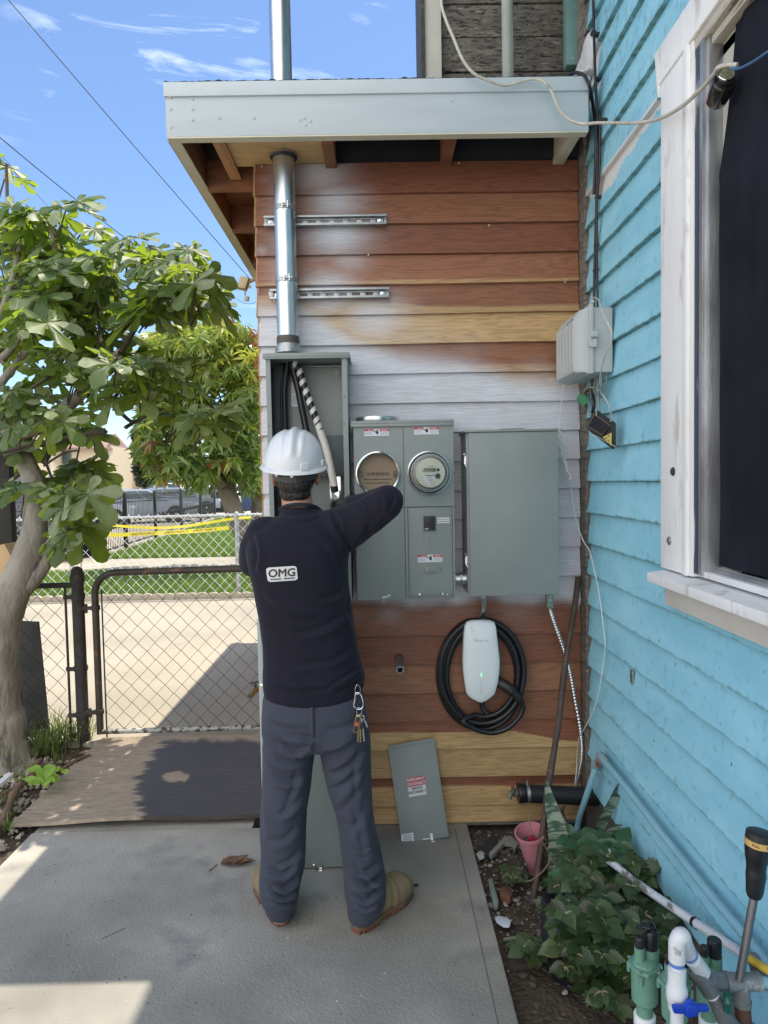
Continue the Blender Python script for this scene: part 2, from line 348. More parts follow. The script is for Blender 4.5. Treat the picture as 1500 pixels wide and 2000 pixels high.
def grass(poly_fn,n,h,wd,name,label,spread=.5):
    vs=np.empty((n,4,3)); P0=np.array([poly_fn() for _ in range(n)])
    a=RNG.uniform(0,6.283,n); hh=h*RNG.uniform(.5,1.25,n); t=RNG.uniform(-1,1,(n,2))*hh[:,None]*spread
    d=np.stack([np.cos(a),np.sin(a),0*a],1)*(wd*RNG.uniform(.7,1.3,n))[:,None]
    vs[:,0]=P0-d; vs[:,1]=P0+d; mid=P0+np.stack([t[:,0]*.4,t[:,1]*.4,hh*.6],1); vs[:,2]=mid+d*.7
    vs[:,3]=P0+np.stack([t[:,0],t[:,1],hh],1)
    mb=MB(); mb.v=vs.reshape(-1,3).tolist(); mb.f=[f for i in range(n) for f in ((4*i,4*i+1,4*i+2),(4*i,4*i+2,4*i+3))]
    o=mb.build(name,m_grass,None,smooth=0,recalc=False); tag(o,label,'grass',kind='stuff'); return o
grass(lambda:(random.uniform(-7.2,-1.2),9.42+2.93*random.random(),gz),42000,.075,.006,'grass','short green grass strip behind the scalloped edging')
def gp2():
    while True:
        y=14.5+16*random.random()**1.5; x=random.uniform(-7.2,-2)
        if x>-6.0-(y-14.47)*.0726+.1: return (x,y,gz)
grass(gp2,38000,.10,.010,'grass','green lawn patch beyond the sidewalk beside the black iron fence')
# scalloped edging blocks
proto=None; k=0; xx=-6.4
while xx<-1.2:
    if proto is None:
        e=MB(); pts=[(xx-.075,9.33,-.02),(xx+.075,9.33,-.02)]+[(xx+.075*math.cos(a),9.33,.045+.03*math.sin(a)) for a in np.linspace(0,math.pi,8)]
        e.prism(pts,(0,.06,0)); proto=e.build('edging_stone',M('edging_concrete',(.42,.37,.29),rough=.9,bump=.5,var=.2),None,bevel=.008)
        tag(proto,'tan scalloped concrete edging stone along the front of the grass','edging stone','edging stones in a row before the grass')
        b0=proto.location.copy()
    else:
        c=proto.copy(); COL.objects.link(c); c.location=b0+Vector((xx+6.4,random.uniform(-.01,.01),random.uniform(-.006,.004)))
    xx+=.152
# ================================================================ wood-grain siding of the shed
WY=3.08
m_side,N,L,P=nm('wood_grain_siding')
tc=N.new('ShaderNodeTexCoord'); at=N.new('ShaderNodeAttribute'); at.attribute_name='tint'; sp=N.new('ShaderNodeAttribute'); sp.attribute_name='spray'; bi=N.new('ShaderNodeAttribute'); bi.attribute_name='board'
cb=N.new('ShaderNodeCombineXYZ'); L.new(bi.outputs['Fac'],cb.inputs[1]); L.new(bi.outputs['Fac'],cb.inputs[0])
ad=N.new('ShaderNodeVectorMath'); ad.operation='ADD'; L.new(tc.outputs['Object'],ad.inputs[0]); L.new(cb.outputs[0],ad.inputs[1])
mp=N.new('ShaderNodeMapping'); mp.inputs['Scale'].default_value=(1.3,1,15); L.new(ad.outputs[0],mp.inputs[0])
n=N.new('ShaderNodeTexNoise'); n.inputs['Scale'].default_value=1.4; n.inputs['Detail'].default_value=2.5; n.inputs['Distortion'].default_value=.5; L.new(mp.outputs[0],n.inputs[0])
wv=N.new('ShaderNodeMath'); wv.operation='MULTIPLY'; wv.inputs[1].default_value=62; L.new(n.outputs[0],wv.inputs[0])
sn=N.new('ShaderNodeMath'); sn.operation='SINE'; L.new(wv.outputs[0],sn.inputs[0])
mr=N.new('ShaderNodeMapRange'); mr.inputs[1].default_value=-.2; mr.inputs[2].default_value=1; mr.inputs[3].default_value=1.04; mr.inputs[4].default_value=.82; L.new(sn.outputs[0],mr.inputs[0])
mpf=N.new('ShaderNodeMapping'); mpf.inputs['Scale'].default_value=(6,1,170); L.new(ad.outputs[0],mpf.inputs[0])
nf=N.new('ShaderNodeTexNoise'); nf.inputs['Scale'].default_value=2; nf.inputs['Detail'].default_value=4; L.new(mpf.outputs[0],nf.inputs[0])
mrf=N.new('ShaderNodeMapRange'); mrf.inputs[1].default_value=.3; mrf.inputs[2].default_value=.7; mrf.inputs[3].default_value=.82; mrf.inputs[4].default_value=1.15; L.new(nf.outputs[0],mrf.inputs[0])
m1=N.new('ShaderNodeMath'); m1.operation='MULTIPLY'; L.new(mr.outputs[0],m1.inputs[0]); L.new(mrf.outputs[0],m1.inputs[1])
vm=N.new('ShaderNodeVectorMath'); vm.operation='SCALE'; L.new(at.outputs['Color'],vm.inputs[0]); L.new(m1.outputs[0],vm.inputs['Scale'])
# overspray of grey-white primer, thinner where the grain is deep
ns=N.new('ShaderNodeTexNoise'); ns.inputs['Scale'].default_value=9; ns.inputs['Detail'].default_value=4; L.new(tc.outputs['Object'],ns.inputs[0])
sa=N.new('ShaderNodeMath'); sa.operation='MULTIPLY_ADD'; sa.inputs[1].default_value=.35; sa.inputs[2].default_value=-.175; L.new(ns.outputs[0],sa.inputs[0])
sb=N.new('ShaderNodeMath'); sb.operation='ADD'; L.new(sp.outputs['Fac'],sb.inputs[0]); L.new(sa.outputs[0],sb.inputs[1])
sc_=N.new('ShaderNodeMath'); sc_.operation='MULTIPLY'; L.new(sb.outputs[0],sc_.inputs[0]); L.new(sp.outputs['Fac'],sc_.inputs[1]); 
gr=N.new('ShaderNodeMath'); gr.operation='MULTIPLY'; gr.use_clamp=True; L.new(sc_.outputs[0],gr.inputs[0]); gr.inputs[1].default_value=.95
wc=N.new('ShaderNodeVectorMath'); wc.operation='SCALE'; wc.inputs[0].default_value=(.56,.58,.63); L.new(mrf.outputs[0],wc.inputs['Scale'])
mx=N.new('ShaderNodeMixRGB'); L.new(gr.outputs[0],mx.inputs[0]); L.new(vm.outputs[0],mx.inputs[1]); L.new(wc.outputs[0],mx.inputs[2])
L.new(mx.outputs[0],P.inputs['Base Color']); P.inputs['Roughness'].default_value=.5; P.inputs['Specular IOR Level'].default_value=.35
b=N.new('ShaderNodeBump'); b.inputs['Strength'].default_value=.25; b.inputs['Distance'].default_value=.0012; L.new(nf.outputs[0],b.inputs['Height']); L.new(b.outputs[0],P.inputs['Normal'])
XR=aY(1131,900,WY).x; XLs=aY(505,600,WY).x
ztop=aY(800,317,WY).z; zk0=aY(807,380,WY).z; STP=.1312
edges=[ztop]+[zk0-STP*k for k in range(22)]+[aY(800,1605,WY).z]
RED=(.225,.085,.047); BRN=(.30,.138,.072); TAN=(.47,.31,.145)
def sapf(b,u,t):
    # sap (yellow) share of board b at pixel u, t=0 top .. 1 bottom
    w=.04*noise1(u*.012+b,b)
    if b==3: return smst(.84,.90,t+w)*.6
    if b==4: return smst(-.02,.06,t-(.30+.45*smst(560,900,u))+w)*.8
    if b==5: return .9
    if b==7: return .5*smst(900,1000,u)
    if b==6: return smst(.7,.85,t+w)*.6
    if b==17: return .15
    if b==19: return smst(-.01,.02,t-(.42+.35*smst(980,1125,u)+w))
    if b==20: return 1
    if b==21: return smst(.30,.38,t+w*.5)
    if b==22: return 1
    if b==1: return .0
    return 0
blobs=[(625,335,85,.95),(655,395,80,.95),(655,455,95,1.0),(640,350,60,.5),(680,505,60,.7),(640,480,80,.6),(520,350,22,.5),(512,490,26,.6),(640,570,85,1),(730,620,100,.9),(590,640,90,1),(800,660,110,.45),(910,680,80,.35),(760,1200,40,.5),(880,1190,60,.3),(1010,1195,60,.3),(1050,735,60,.6),(960,1215,40,.2),(700,1200,40,.3),(580,330,40,.4)]
def sprayf(u,v):
    vb=np.interp(u,[500,585,690,780,900,1000,1130],[600,590,660,690,705,735,745])
    s=smst(-45,30,v-vb)*(1-smst(1160,1200,v+10*noise1(u*.02,2)))
    s=np.maximum(s, smst(1,0,np.abs(u-550)/70)*.55*(v<700))
    for (bu,bv,br,k) in blobs: s=np.maximum(s,k*np.exp(-(((u-bu)/br)**2+((v-bv)/(br*.7))**2)*1.2))
    return s
mb=MB(); col=[];spr=[];brd=[]
NX=220
for b in range(len(edges)-1):
    z1,z0=edges[b],edges[b+1]; off=random.uniform(-.003,.003)
    prof=[(t_,.0008+.0177*t_**1.1) for t_ in np.linspace(0,.965,22)]+[(.99,.018),(1.0,.012),(1.0,0.0)]
    base=len(mb.v)
    for (t,d) in prof:
        for i in range(NX+1):
            x=XLs+(XR-XLs)*i/NX; wav=.0012*math.sin(x*5+b)
            z=z1+(z0-z1)*t+wav; mb.v.append((x,WY-d,z))
            u=738+(x)/(WY)*F; tt=min(t,1)
            s=sapf(b,u,tt); base_c=[RED[q]*.55+BRN[q]*.45 for q in range(3)] if b in(1,3,4,6,7,18) else RED
            k=1.0+.10*math.sin(b*2.7)
            c=[(base_c[q]*(1-s)+TAN[q]*s)*k for q in range(3)]+[1]
            col.append(c); brd.append(b*3.17)
    for j in range(len(prof)-1):
        for i in range(NX):
            a=base+j*(NX+1)+i; mb.f.append((a,a+1,a+NX+2,a+NX+1))
V=np.array(mb.v); uu,vv=px_np(V); spr=sprayf(uu,vv)
shed=thing('shed',(XLs,WY,0),'shed addition clad in red-brown and tan wood-grain siding under a grey flat roof','shed')
# carcass
m_felt=M('roofing_felt',(.015,.015,.018),rough=.7,var=.3,bump=.4,bscale=30)
mb.build('siding',m_side,shed,smooth=40,attrs={'tint':('FLOAT_COLOR',col),'spray':('FLOAT',spr),'board':('FLOAT',brd)},recalc=False)
mb=MB(); mb.box(XLs+.004,XR,WY+.002,7.3,.02,3.06); mb.build('wall',m_felt,shed)
# left flank: plain boards seen edge-on + corner edge strip
m_edge=M('bare_board_edge',(.42,.25,.12),rough=.7,var=.2,scale=4,stretch=(1,1,8),bump=.2)
mb=MB()
for b in range(len(edges)-1):
    z1,z0=edges[b],edges[b+1]
    mb.prism([(XLs-.004,WY-.004,z1-.002),(XLs-.004,7.3,z1-.002),(XLs-.011,7.3,z0+.002),(XLs-.011,WY-.004,z0+.002)],(.009,0,0))
mb.build('side_siding',m_edge,shed)
FY=2.75
fl=aY(325,265,FY); ft=aY(323,157,FY); fr=aY(1150,262,FY); ftr=aY(1152,152,FY)
zb=fl.z*.5+fr.z*.5; zt=(ft.z+ftr.z)/2; fx0=fl.x; fx1=fr.x
m_fasc=M('grey_painted_fascia',(.44,.49,.52),rough=.55,var=.05,scale=3,bump=.35,bscale=45,dist=.0015,stretch=(1,1,5),col2=(.36,.41,.44),thr=.68,s2=30)
m_cream=M('cream_painted_edge',(.60,.56,.44),rough=.6,var=.06,bump=.2)
m_ceda=M('raw_framing_timber',(.42,.22,.10),rough=.75,var=.25,scale=3,stretch=(12,1,12),bump=.3,bscale=30)
m_rtim=M('reddish_joist_timber',(.24,.10,.05),rough=.65,var=.3,scale=3,stretch=(3,3,20),bump=.3,bscale=30)
m_plys=M('plywood_soffit',(.55,.36,.17),rough=.7,var=.15,scale=3,stretch=(2,14,1),bump=.1)
flash=.058
mb=MB(); mb.box(fx0,fx1,FY,FY+.035,zb+.004,zt-flash+.006); mb.build('fascia',m_fasc,shed,bevel=.003)
mb=MB(); mb.box(fx0-.004,fx1+.004,FY-.008,FY+.03,zt-flash,zt-.004); mb.build('drip_flashing',M('grey_flashing',(.48,.53,.56),rough=.45,var=.04,bump=.15,bscale=12,dist=.004),shed,bevel=.002)
mb=MB(); mb.box(fx0+.002,fx1-.002,FY+.001,FY+.04,zb-.001,zb+.004); mb.prism([(fx0,FY+.036,zb),(fx0+.045,FY+.036,zb),(fx0+.045,7.3,zb),(fx0,7.3,zb)],(0,0,.006)); mb.build('fascia_edge',m_cream,shed)
mb=MB(); mb.box(fx0,fx0+.04,FY+.036,7.3,zb+.0065,zt-.06); mb.build('side_fascia',[m_rtim],shed)
mb=MB(); mb.box(fx0-.003,fx0-.001,FY+.03,7.3,zb+.0,zt-.05); mb.build('side_flashing',m_fasc,shed)
# torn felt edge on the roof
mb=MB(); mb.box(fx0+.001,fx1,FY+.002,7.3,zt-.05,zt-.002)
for i in range(240):
    x=fx0+(fx1-fx0)*i/240; h=.003+.006*abs(noise1(i*.31,3))*(1 if i<150 else .5); mb.box(x,x+(fx1-fx0)/240,FY-.003,FY+.02,zt-.0045,zt+h-.004)
mb.build('roof',m_felt,shed)
# screw heads on the fascia
for (u,v) in [(376,193),(376,213),(376,234),(428,230),(496,230),(594,230),(333,190),(333,213),(334,248),(883,196),(1144,205),(1144,240),(606,236),(597,243),(586,234)]:
    mb=MB(); c=aY(u,v,FY-.001); mb.lathe([(.0055,0),(.0055,.0012),(.003,.002)],c,(0,-1,0),10); mb.build('screw_head',m_fasc,shed)
# soffit, joists
SZ=zb+.03
mb=MB(); mb.box(fx0+.15,aY(648,290,2.9).x,FY+.04,WY+.02,SZ+.014,SZ+.028); mb.build('soffit_board',m_plys,shed)
mb=MB(); mb.prism([(fx0+.155,FY+.04,SZ),(fx0+.205,FY+.04,SZ),(fx0+.205,WY+.12,SZ),(fx0+.155,WY+.12,SZ)],(0,0,.0135)); mb.build('nailing_strip',m_ceda,shed)
for nme,u in (('joist',640),('joist',880),('joist',1118)):
    x=aY(u,285,2.86).x; mb=MB(); mb.box(x-.024,x+.024,FY+.036,WY-.0,SZ-.012+(.004 if u>700 else .002),SZ+.10); mb.build('joist',m_rtim if u<1000 else m_cream,shed,bevel=.002)
for yy in (3.22,3.75,4.3):
    mb=MB(); mb.box(fx0+.041,XLs-.021,yy,yy+.045,SZ-.03,SZ+.10); mb.build('joist',m_rtim,shed,bevel=.002)
mb=MB(); mb.box(fx0+.041,XLs-.022,WY+.3,6.3,SZ+.1,SZ+.115); mb.build('roof_deck',m_rtim,shed)
# felt strip at the wall head, hanging a little loose
def ff(i,j):
    x=XLs-.01+(XR-XLs+.01)*i; return (x,WY-.022-.006*math.sin(x*7)*(j),ztop+.008+.12*(1-j)-.0065*math.sin(x*3)+ (.006*noise1(x*20,1) if j>.9 else 0))
mb=MB().grid(ff,80,6); V=mb.v; mb.build('wall_head_felt',m_felt,shed,recalc=False)
# base trim strip
mb=MB(); mb.box(XLs,XR,WY-.018,WY+.0,edges[-1]-.014,edges[-1]-.002); mb.build('base_trim',m_dgalv,shed)
# nails
m_nh=M('cream_nail_heads',(.5,.4,.3),rough=.5)
for (u,v) in [(511,325),(668,323),(896,319),(1099,313),(1104,551),(720,498),(955,440)]:
    mb=MB(); mb.lathe([(.005,0),(.004,.003),(.001,.004)],aY(u,v,WY-.016),(0,-1,0),8); mb.build('nail_head',m_nh,shed)

# ================================================================ blue house
BX=.925
m_blue,N,L,P=nm('blue_paint_weathered')
tc=N.new('ShaderNodeTexCoord'); raw=N.new('ShaderNodeAttribute'); raw.attribute_name='raw'; prm=N.new('ShaderNodeAttribute'); prm.attribute_name='primer'; grime_shade=N.new('ShaderNodeAttribute'); grime_shade.attribute_name='grime_lap_shade'
mp=N.new('ShaderNodeMapping'); mp.inputs['Scale'].default_value=(1,2,5); L.new(tc.outputs['Object'],mp.inputs[0])
n=N.new('ShaderNodeTexNoise'); n.inputs['Scale'].default_value=2.2; n.inputs['Detail'].default_value=7; L.new(mp.outputs[0],n.inputs[0])
r=N.new('ShaderNodeValToRGB'); e=r.color_ramp.elements; e[0].position=.32;e[1].position=.68; e[0].color=(.24,.55,.69,1); e[1].color=(.32,.64,.77,1); L.new(n.outputs[0],r.inputs[0])
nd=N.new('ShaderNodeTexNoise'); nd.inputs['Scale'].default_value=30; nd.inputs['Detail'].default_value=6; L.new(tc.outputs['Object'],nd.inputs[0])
def mixa(fac,a,bc,node=N):
    x=node.new('ShaderNodeMixRGB'); L.new(fac,x.inputs[0]); L.new(a,x.inputs[1])
    if isinstance(bc,tuple): x.inputs[2].default_value=bc
    else: L.new(bc,x.inputs[2])
    return x.outputs[0]
def thr(sock,lo,hi):
    q=N.new('ShaderNodeMapRange'); q.inputs[1].default_value=lo; q.inputs[2].default_value=hi; L.new(sock,q.inputs[0]); return q.outputs[0]
def madd(a,bsock,k,mid=.5):
    q=N.new('ShaderNodeMath'); q.operation='MULTIPLY_ADD'; L.new(bsock,q.inputs[0]); q.inputs[1].default_value=k
    w_=N.new('ShaderNodeMath'); w_.operation='SUBTRACT'; L.new(a,w_.inputs[0]); w_.inputs[1].default_value=k*mid; L.new(w_.outputs[0],q.inputs[2]); return q.outputs[0]
c=r.outputs[0]
# specks and scuffs
vs_=N.new('ShaderNodeTexNoise'); vs_.inputs['Scale'].default_value=70; vs_.inputs['Detail'].default_value=2; mpv=N.new('ShaderNodeMapping'); mpv.inputs['Scale'].default_value=(1,1,.4); L.new(tc.outputs['Object'],mpv.inputs[0]); L.new(mpv.outputs[0],vs_.inputs[0])
c=mixa(thr(vs_.outputs[0],.735,.765),c,(.05,.10,.12,1))
c=mixa(thr(madd(grime_shade.outputs['Fac'],nd.outputs[0],1.6),.25,1.0),c,(.10,.19,.16,1))  # tints real grime and the painted lap shade alike
nr=N.new('ShaderNodeTexNoise'); nr.inputs['Scale'].default_value=14; nr.inputs['Detail'].default_value=8; nr.inputs['Roughness'].default_value=.7; mpr=N.new('ShaderNodeMapping'); mpr.inputs['Scale'].default_value=(1,1,3); L.new(tc.outputs['Object'],mpr.inputs[0]); L.new(mpr.outputs[0],nr.inputs[0])
rw=N.new('ShaderNodeValToRGB'); e=rw.color_ramp.elements; e[0].position=.35;e[1].position=.65; e[0].color=(.09,.075,.06,1); e[1].color=(.30,.27,.24,1); L.new(nr.outputs[0],rw.inputs[0])
c=mixa(thr(madd(prm.outputs['Fac'],nd.outputs[0],.5),.45,.55),c,(.66,.66,.66,1))
c=mixa(thr(madd(raw.outputs['Fac'],nd.outputs[0],.4),.45,.55),c,rw.outputs[0])
L.new(c,P.inputs['Base Color']); P.inputs['Roughness'].default_value=.55; P.inputs['Specular IOR Level'].default_value=.35
b=N.new('ShaderNodeBump'); b.inputs['Strength'].default_value=.3; b.inputs['Distance'].default_value=.0025
b2=N.new('ShaderNodeMath'); b2.operation='ADD'; L.new(nr.outputs[0],b2.inputs[0]); L.new(n.outputs[0],b2.inputs[1]); L.new(b2.outputs[0],b.inputs['Height']); L.new(b.outputs[0],P.inputs['Normal'])
house=thing('house',(BX+.2,2,0),'blue clapboard house with peeling paint and a white-framed window','house')
ES=.1355
mb=MB(); rawv=[];prv=[];grime_shade_v=[]
ks=range(-10,24)
PP=[(742,850,0)]
def primer(u,v,y,z):
    p=0.0
    # scraped band running down from the window corner
    vt=np.interp(u,[1130,1170,1210,1290],[396,350,297,187]); wd=np.interp(u,[1130,1168,1195,1215,1290],[-8,34,48,30,20])
    if 1140<u<1290 and vt<v<vt+wd+4*math.sin(u*.21): p=1
    if 1112<u<1172 and v<175 and v>60 and (u-1112)>(150-v)*.55-12: p=max(p,1)
    if u<1128 and v<150: p=max(p,.0)
    return p
for k in ks:
    zb_=1.553+ES*k; zt_=zb_+ES
    yend=3.075-abs(noise1(k*1.9,4))*.012; 
    NYB=230; prof=[(t_,.0025+.0175*(1-t_)) for t_ in np.linspace(1,.06,14)]+[(.0,.0200),(-.006,.009),(-.006,-.004)]
    base=len(mb.v); dz=.0018*noise1(k*3.1,2)
    for (t,d) in prof:
        for i in range(NYB+1):
            y=yend-(yend+.9)*(i/NYB)**1.25
            z=zb_+(zt_-zb_)*t+dz+.0012*math.sin(y*6+k)
            mb.v.append((BX+.009-d,y,z))
            u,v=px((BX,y,z)) if y>.9 else (1600,1000)
            rawv.append(smst(2.965,2.995,y+.012*noise1(z*30,1)) if z<2.95 else smst(2.97,3.0,y+.03)*.9)
            prv.append(primer(u,v,y,z)); grime_shade_v.append(0.70 if t<=.0 else (.52 if t>.94 else .13+.25*max(0,(z-2.6))+ .12*max(0,.5-z)))  # grime, with shade painted in on lap undersides and just beneath each lap
    for j in range(len(prof)-1):
        for i in range(NYB):
            a=base+j*(NYB+1)+i; vv_=mb.v[a+1]; v2_=mb.v[a+NYB+1]
            if vv_[1]<2.12 and vv_[1]>-.5 and 1.27<(vv_[2]+v2_[2])/2<2.78: continue
            mb.f.append((a,a+1,a+NYB+2,a+NYB+1))
    # board end cap
mb.build('siding',m_blue,house,smooth=40,attrs={'raw':('FLOAT',rawv),'primer':('FLOAT',prv),'grime_lap_shade':('FLOAT',grime_shade_v)},recalc=False)
m_gwood=M('weathered_grey_wood',(.20,.18,.155),rough=.9,var=.35,scale=6,stretch=(2,2,10),bump=1,bscale=30,dist=.006,col2=(.06,.05,.045),thr=.56,s2=18)
mb=MB(); mb.box(BX+.012,BX+.3,2.15,3.0,.1,4.6); mb.box(BX+.11,BX+.3,-1.5,2.149,.1,4.6); mb.box(BX+.012,BX+.109,-1.5,2.149,.1,1.24); mb.box(BX+.012,BX+.109,-1.5,2.149,2.80,4.6); mb.build('wall',M('sheathing',(.12,.11,.1),rough=.9),house)
mb=MB(); mb.box(BX-.012,BX+.12,3.0,3.2,.1,4.6); mb.build('corner_studs',m_gwood,house)
# concrete foundation below the siding
struct(MB().box(BX+.01,BX+.3,-1.5,3.2,-.16,.10),'foundation',M('dark_foundation',(.13,.12,.11),rough=.95,var=.3,bump=.7,bscale=40),bevel=.005)
# roof eave above (out of the frame, casts the shade)
mb=MB(); mb.prism([(.24,-2,4.55),(BX+.3,-2,4.68),(3,-2,5.6),(3,-2,5.75),(.24,-2,4.62)],(0,5.35,0)); mb.build('roof',M('roof_shingle',(.12,.11,.1),rough=.9),house)
mb=MB(); mb.box(BX+.301,4,-4,3.2,-.1,4.6); mb.build('body_wall',M('sheathing_far',(.12,.3,.38),rough=.8),house)
# grey weathered board wall above the shed roof, white and dark corner boards, green corner board
gy=3.36
m_grey=M('peeling_grey_boards',(.17,.155,.135),rough=.85,var=.4,scale=5,stretch=(2.2,1,9),bump=1,bscale=16,dist=.012,col2=(.045,.04,.035),thr=.55,soft=.03,s2=13,col3=(.30,.285,.25),thr3=.62,s3=9)
gl=aY(862,80,gy).x; 
mb=MB()
zl=[aY(980,y,gy).z for y in (196,141,73,8,-60,-130,-200)]
for i in range(len(zl)-1): mb.box(gl,BX+.05,gy-.004*(i%2),gy+.03,zl[i]+.004,zl[i+1]-.003)
mb.build('weathered_boards',m_grey,house,bevel=.002)
mb=MB(); mb.box(gl-.01,BX+.2,gy+.031,gy+1.5,3.1,4.5); mb.build('gable_wall',m_felt,house)
xa,xb_,xc=aY(822,80,gy-.05).x,aY(832,80,gy-.05).x,aY(862,80,gy-.05).x
mb=MB(); mb.box(xa+.018,xc,gy-.055,gy-.006,zt,4.55); mb.build('corner_board',M('old_white_trim',(.52,.50,.44),rough=.7,var=.15,scale=6,stretch=(1,1,.3),bump=.6,bscale=40,col2=(.25,.22,.18),thr=.62,s2=30),house,bevel=.003)
mb=MB(); mb.box(xa,xa+.017,gy-.07,gy+.3,zt,4.55); mb.build('corner_edge',m_dark,house)
x1,x2=aY(1102,60,3.12).x,aY(1126,60,3.12).x
mb=MB(); mb.box(x1,x2,3.085,3.14,aY(1110,130,3.1).z,4.5); mb.build('corner_post',M('green_blue_trim',(.14,.27,.26),rough=.7,var=.15,bump=.5,bscale=50,col2=(.35,.36,.34),thr=.64,s2=20),house,bevel=.004)
# caulk / torn white flashing lump at the roof corner
V_,N_,f_=remesh(MB().ell(aX(1140,140,BX-.01),(.03,.12,.06)).ell(aX(1150,110,BX-.01),(.025,.08,.09)).ell(aY(1138,160,2.95),(.05,.1,.02)),.008,2)
V_=V_+N_*(.004*noise1(V_[:,1]*60,1)*noise1(V_[:,2]*70,2))[:,None]
from_np(V_,f_).build('roof_patch',M('white_roof_mastic',(.58,.58,.58),rough=.7,var=.08,bump=.8,bscale=30,dist=.008),house,recalc=False)
# small grey notch on the wall
p=aX(1234,1322,BX-.006); mb=MB(); mb.box(p.x-.003,p.x+.004,p.y-.012,p.y+.012,p.z-.024,p.z+.024); mb.build('metal_patch',m_dgalv,house,bevel=.001)
# ---------------------------------------------------------------- window
m_trim=M('old_white_window_paint',(.80,.80,.79),rough=.55,var=.07,scale=5,stretch=(1,1,.25),bump=.5,bscale=45,dist=.003,col2=(.55,.52,.47),thr=.57,soft=.12,s2=16,col3=(.20,.17,.15),thr3=.675,s3=38)
m_trimd=M('grimy_cream_trim',(.50,.46,.39),rough=.65,var=.2,scale=8,stretch=(1,.3,4),bump=.6,bscale=40,col2=(.2,.17,.13),thr=.58,s2=20)
m_alu=M('aged_aluminium',(.45,.46,.48),rough=.35,metal=.8,var=.25,scale=14,stretch=(1,1,.3),bump=.2)
m_navy=M('peeling_navy_paint',(.035,.055,.085),rough=.5,var=.2,bump=.4,bscale=40,col2=(.38,.39,.41),thr=.60,soft=.03,s2=20,stretch=(1,1,.12))
tx=BX-.034
yo=aX(1290,600,tx).y; yi=aX(1352,600,tx).y; yend=.75
zh0=aX(1318,126,tx).z; zh1=aX(1269,125,tx).z; zs=aX(1290,1108,tx).z
win=house
W=thing('window_tmp',(tx,yo,zs),None,None); bpy.data.objects.remove(W)
fr=MB()
fr.box(tx,BX+.02,yi+.045,yo,zs,zh0); fr.box(tx-.008,BX+.02,yi+.018,yi+.045,zs,zh0); fr.box(tx-.0,BX+.02,yi,yi+.018,zs,zh0)
wf=fr.build('window_frame',m_trim,house,bevel=.004)
hd=MB(); hd.prism([(tx-.006,yo+.035,zh1),(tx-.006,yend,zh1),(tx-.006,yend,zh0),(tx-.006,yo+.002,zh0),(tx-.006,yo+.010,zh0-.035)],(.06,0,0)); hd.build('window_head',m_trim,wf,bevel=.004)
hd=MB(); hd.box(tx+.004,tx+.05,yend,yi+.03,zh0-.03,zh0-.001); hd.box(tx+.02,tx+.06,yend,yi,zh0-.055,zh0-.031); hd.box(tx+.05,tx+.09,yend,yi-.03,zh0-.09,zh0-.056); hd.build('head_jamb',m_trimd,wf,bevel=.004)
# sill and apron
ys=aX(1266,1120,tx-.045).y
sl=MB(); z_=aX(1290,1112,tx-.02).z
sl.prism([(tx-.05,ys,z_-.042),(tx-.05,ys,z_-.012),(tx+.1,ys,z_+.004),(tx+.1,ys,z_-.042)],(0,-(ys-yend),0)); sl.build('sill',m_trim,wf,bevel=.005)
ap=MB(); ya=aX(1298,1170,tx).y; ap.box(tx+.0,BX+.02,yend,ya,z_-.042-.070,z_-.043); ap.build('apron',M('stained_apron_paint',(.62,.58,.52),rough=.6,var=.08,scale=5,bump=.4,bscale=40,col2=(.42,.35,.27),thr=.6,soft=.15,s2=10),wf,bevel=.003)
# layered jamb: navy blind stop, aluminium tracks, cream reveal
m_rev=M('cream_reveal',(.50,.49,.42),rough=.6,var=.06,bump=.2)
zlo=z_+.01; zhi=zh0-.03
def yat(u,X): return X*F/(u-738)
for (ua,ub,X,mm,nn) in ((1352,1366,tx+.006,m_navy,'blind_stop'),(1366,1372,tx+.002,m_alu,'screen_track'),(1372,1377,tx+.010,m_navy,'track_groove'),(1377,1384,tx+.012,m_alu,'sash_track')):
    mb=MB(); mb.box(X,X+.05,yat(ub,X),yat(ua,X)-.0004,zlo,zhi); mb.build(nn,mm,wf,bevel=.0012)
mb=MB(); mb.box(tx+.050,tx+.06,yat(1445,tx+.05),yat(1378,tx+.05),zlo,zhi); mb.build('reveal',m_rev,wf)
# lower tracks
mb=MB(); mb.box(tx+.010,tx+.030,yend,yi-.002,z_+.004,z_+.022); mb.build('bottom_rail',m_trim,wf,bevel=.003)
mb=MB(); mb.box(tx+.032,tx+.036,yend,yi-.004,z_+.0,z_+.030); mb.box(tx+.039,tx+.0395,yend,yi-.004,z_+.0,z_+.036); mb.build('bottom_track',m_alu,wf,bevel=.002)
gl_=MB(); gl_.box(tx+.062,tx+.066,yend,yat(1375,tx+.05),zlo,zhi); gl_.build('pane',M('dirty_window_glass',(.012,.016,.024),rough=.12,var=.3,scale=3,bump=.03,bscale=8,spec=.5,rvar=.08),wf)
# dark cloth hanging just inside the frame
def cf(i,j):
    z=zlo+.03+(zhi-zlo-.04)*j; v_=1090-(j)*930; ul=float(np.interp(v_,[170,220,300,420,560,700,1000,1100],[1436,1430,1418,1400,1393,1389,1386,1386]))+2.5*math.sin(j*17)
    X=tx+.040; yl=yat(ul,X); y=yl-(yl-yend)*i
    return (X+.004*math.sin(i*40+j*2)+.002*math.sin(i*90)+.004*math.sin(j*6+i*12),y,z)
cu=MB().grid(cf,90,50); cu.build('curtain',M('dark_navy_cloth',(.013,.015,.021),rough=.85,spec=.12,var=.35,scale=4,bump=.3,bscale=250,dist=.001),wf,recalc=False)
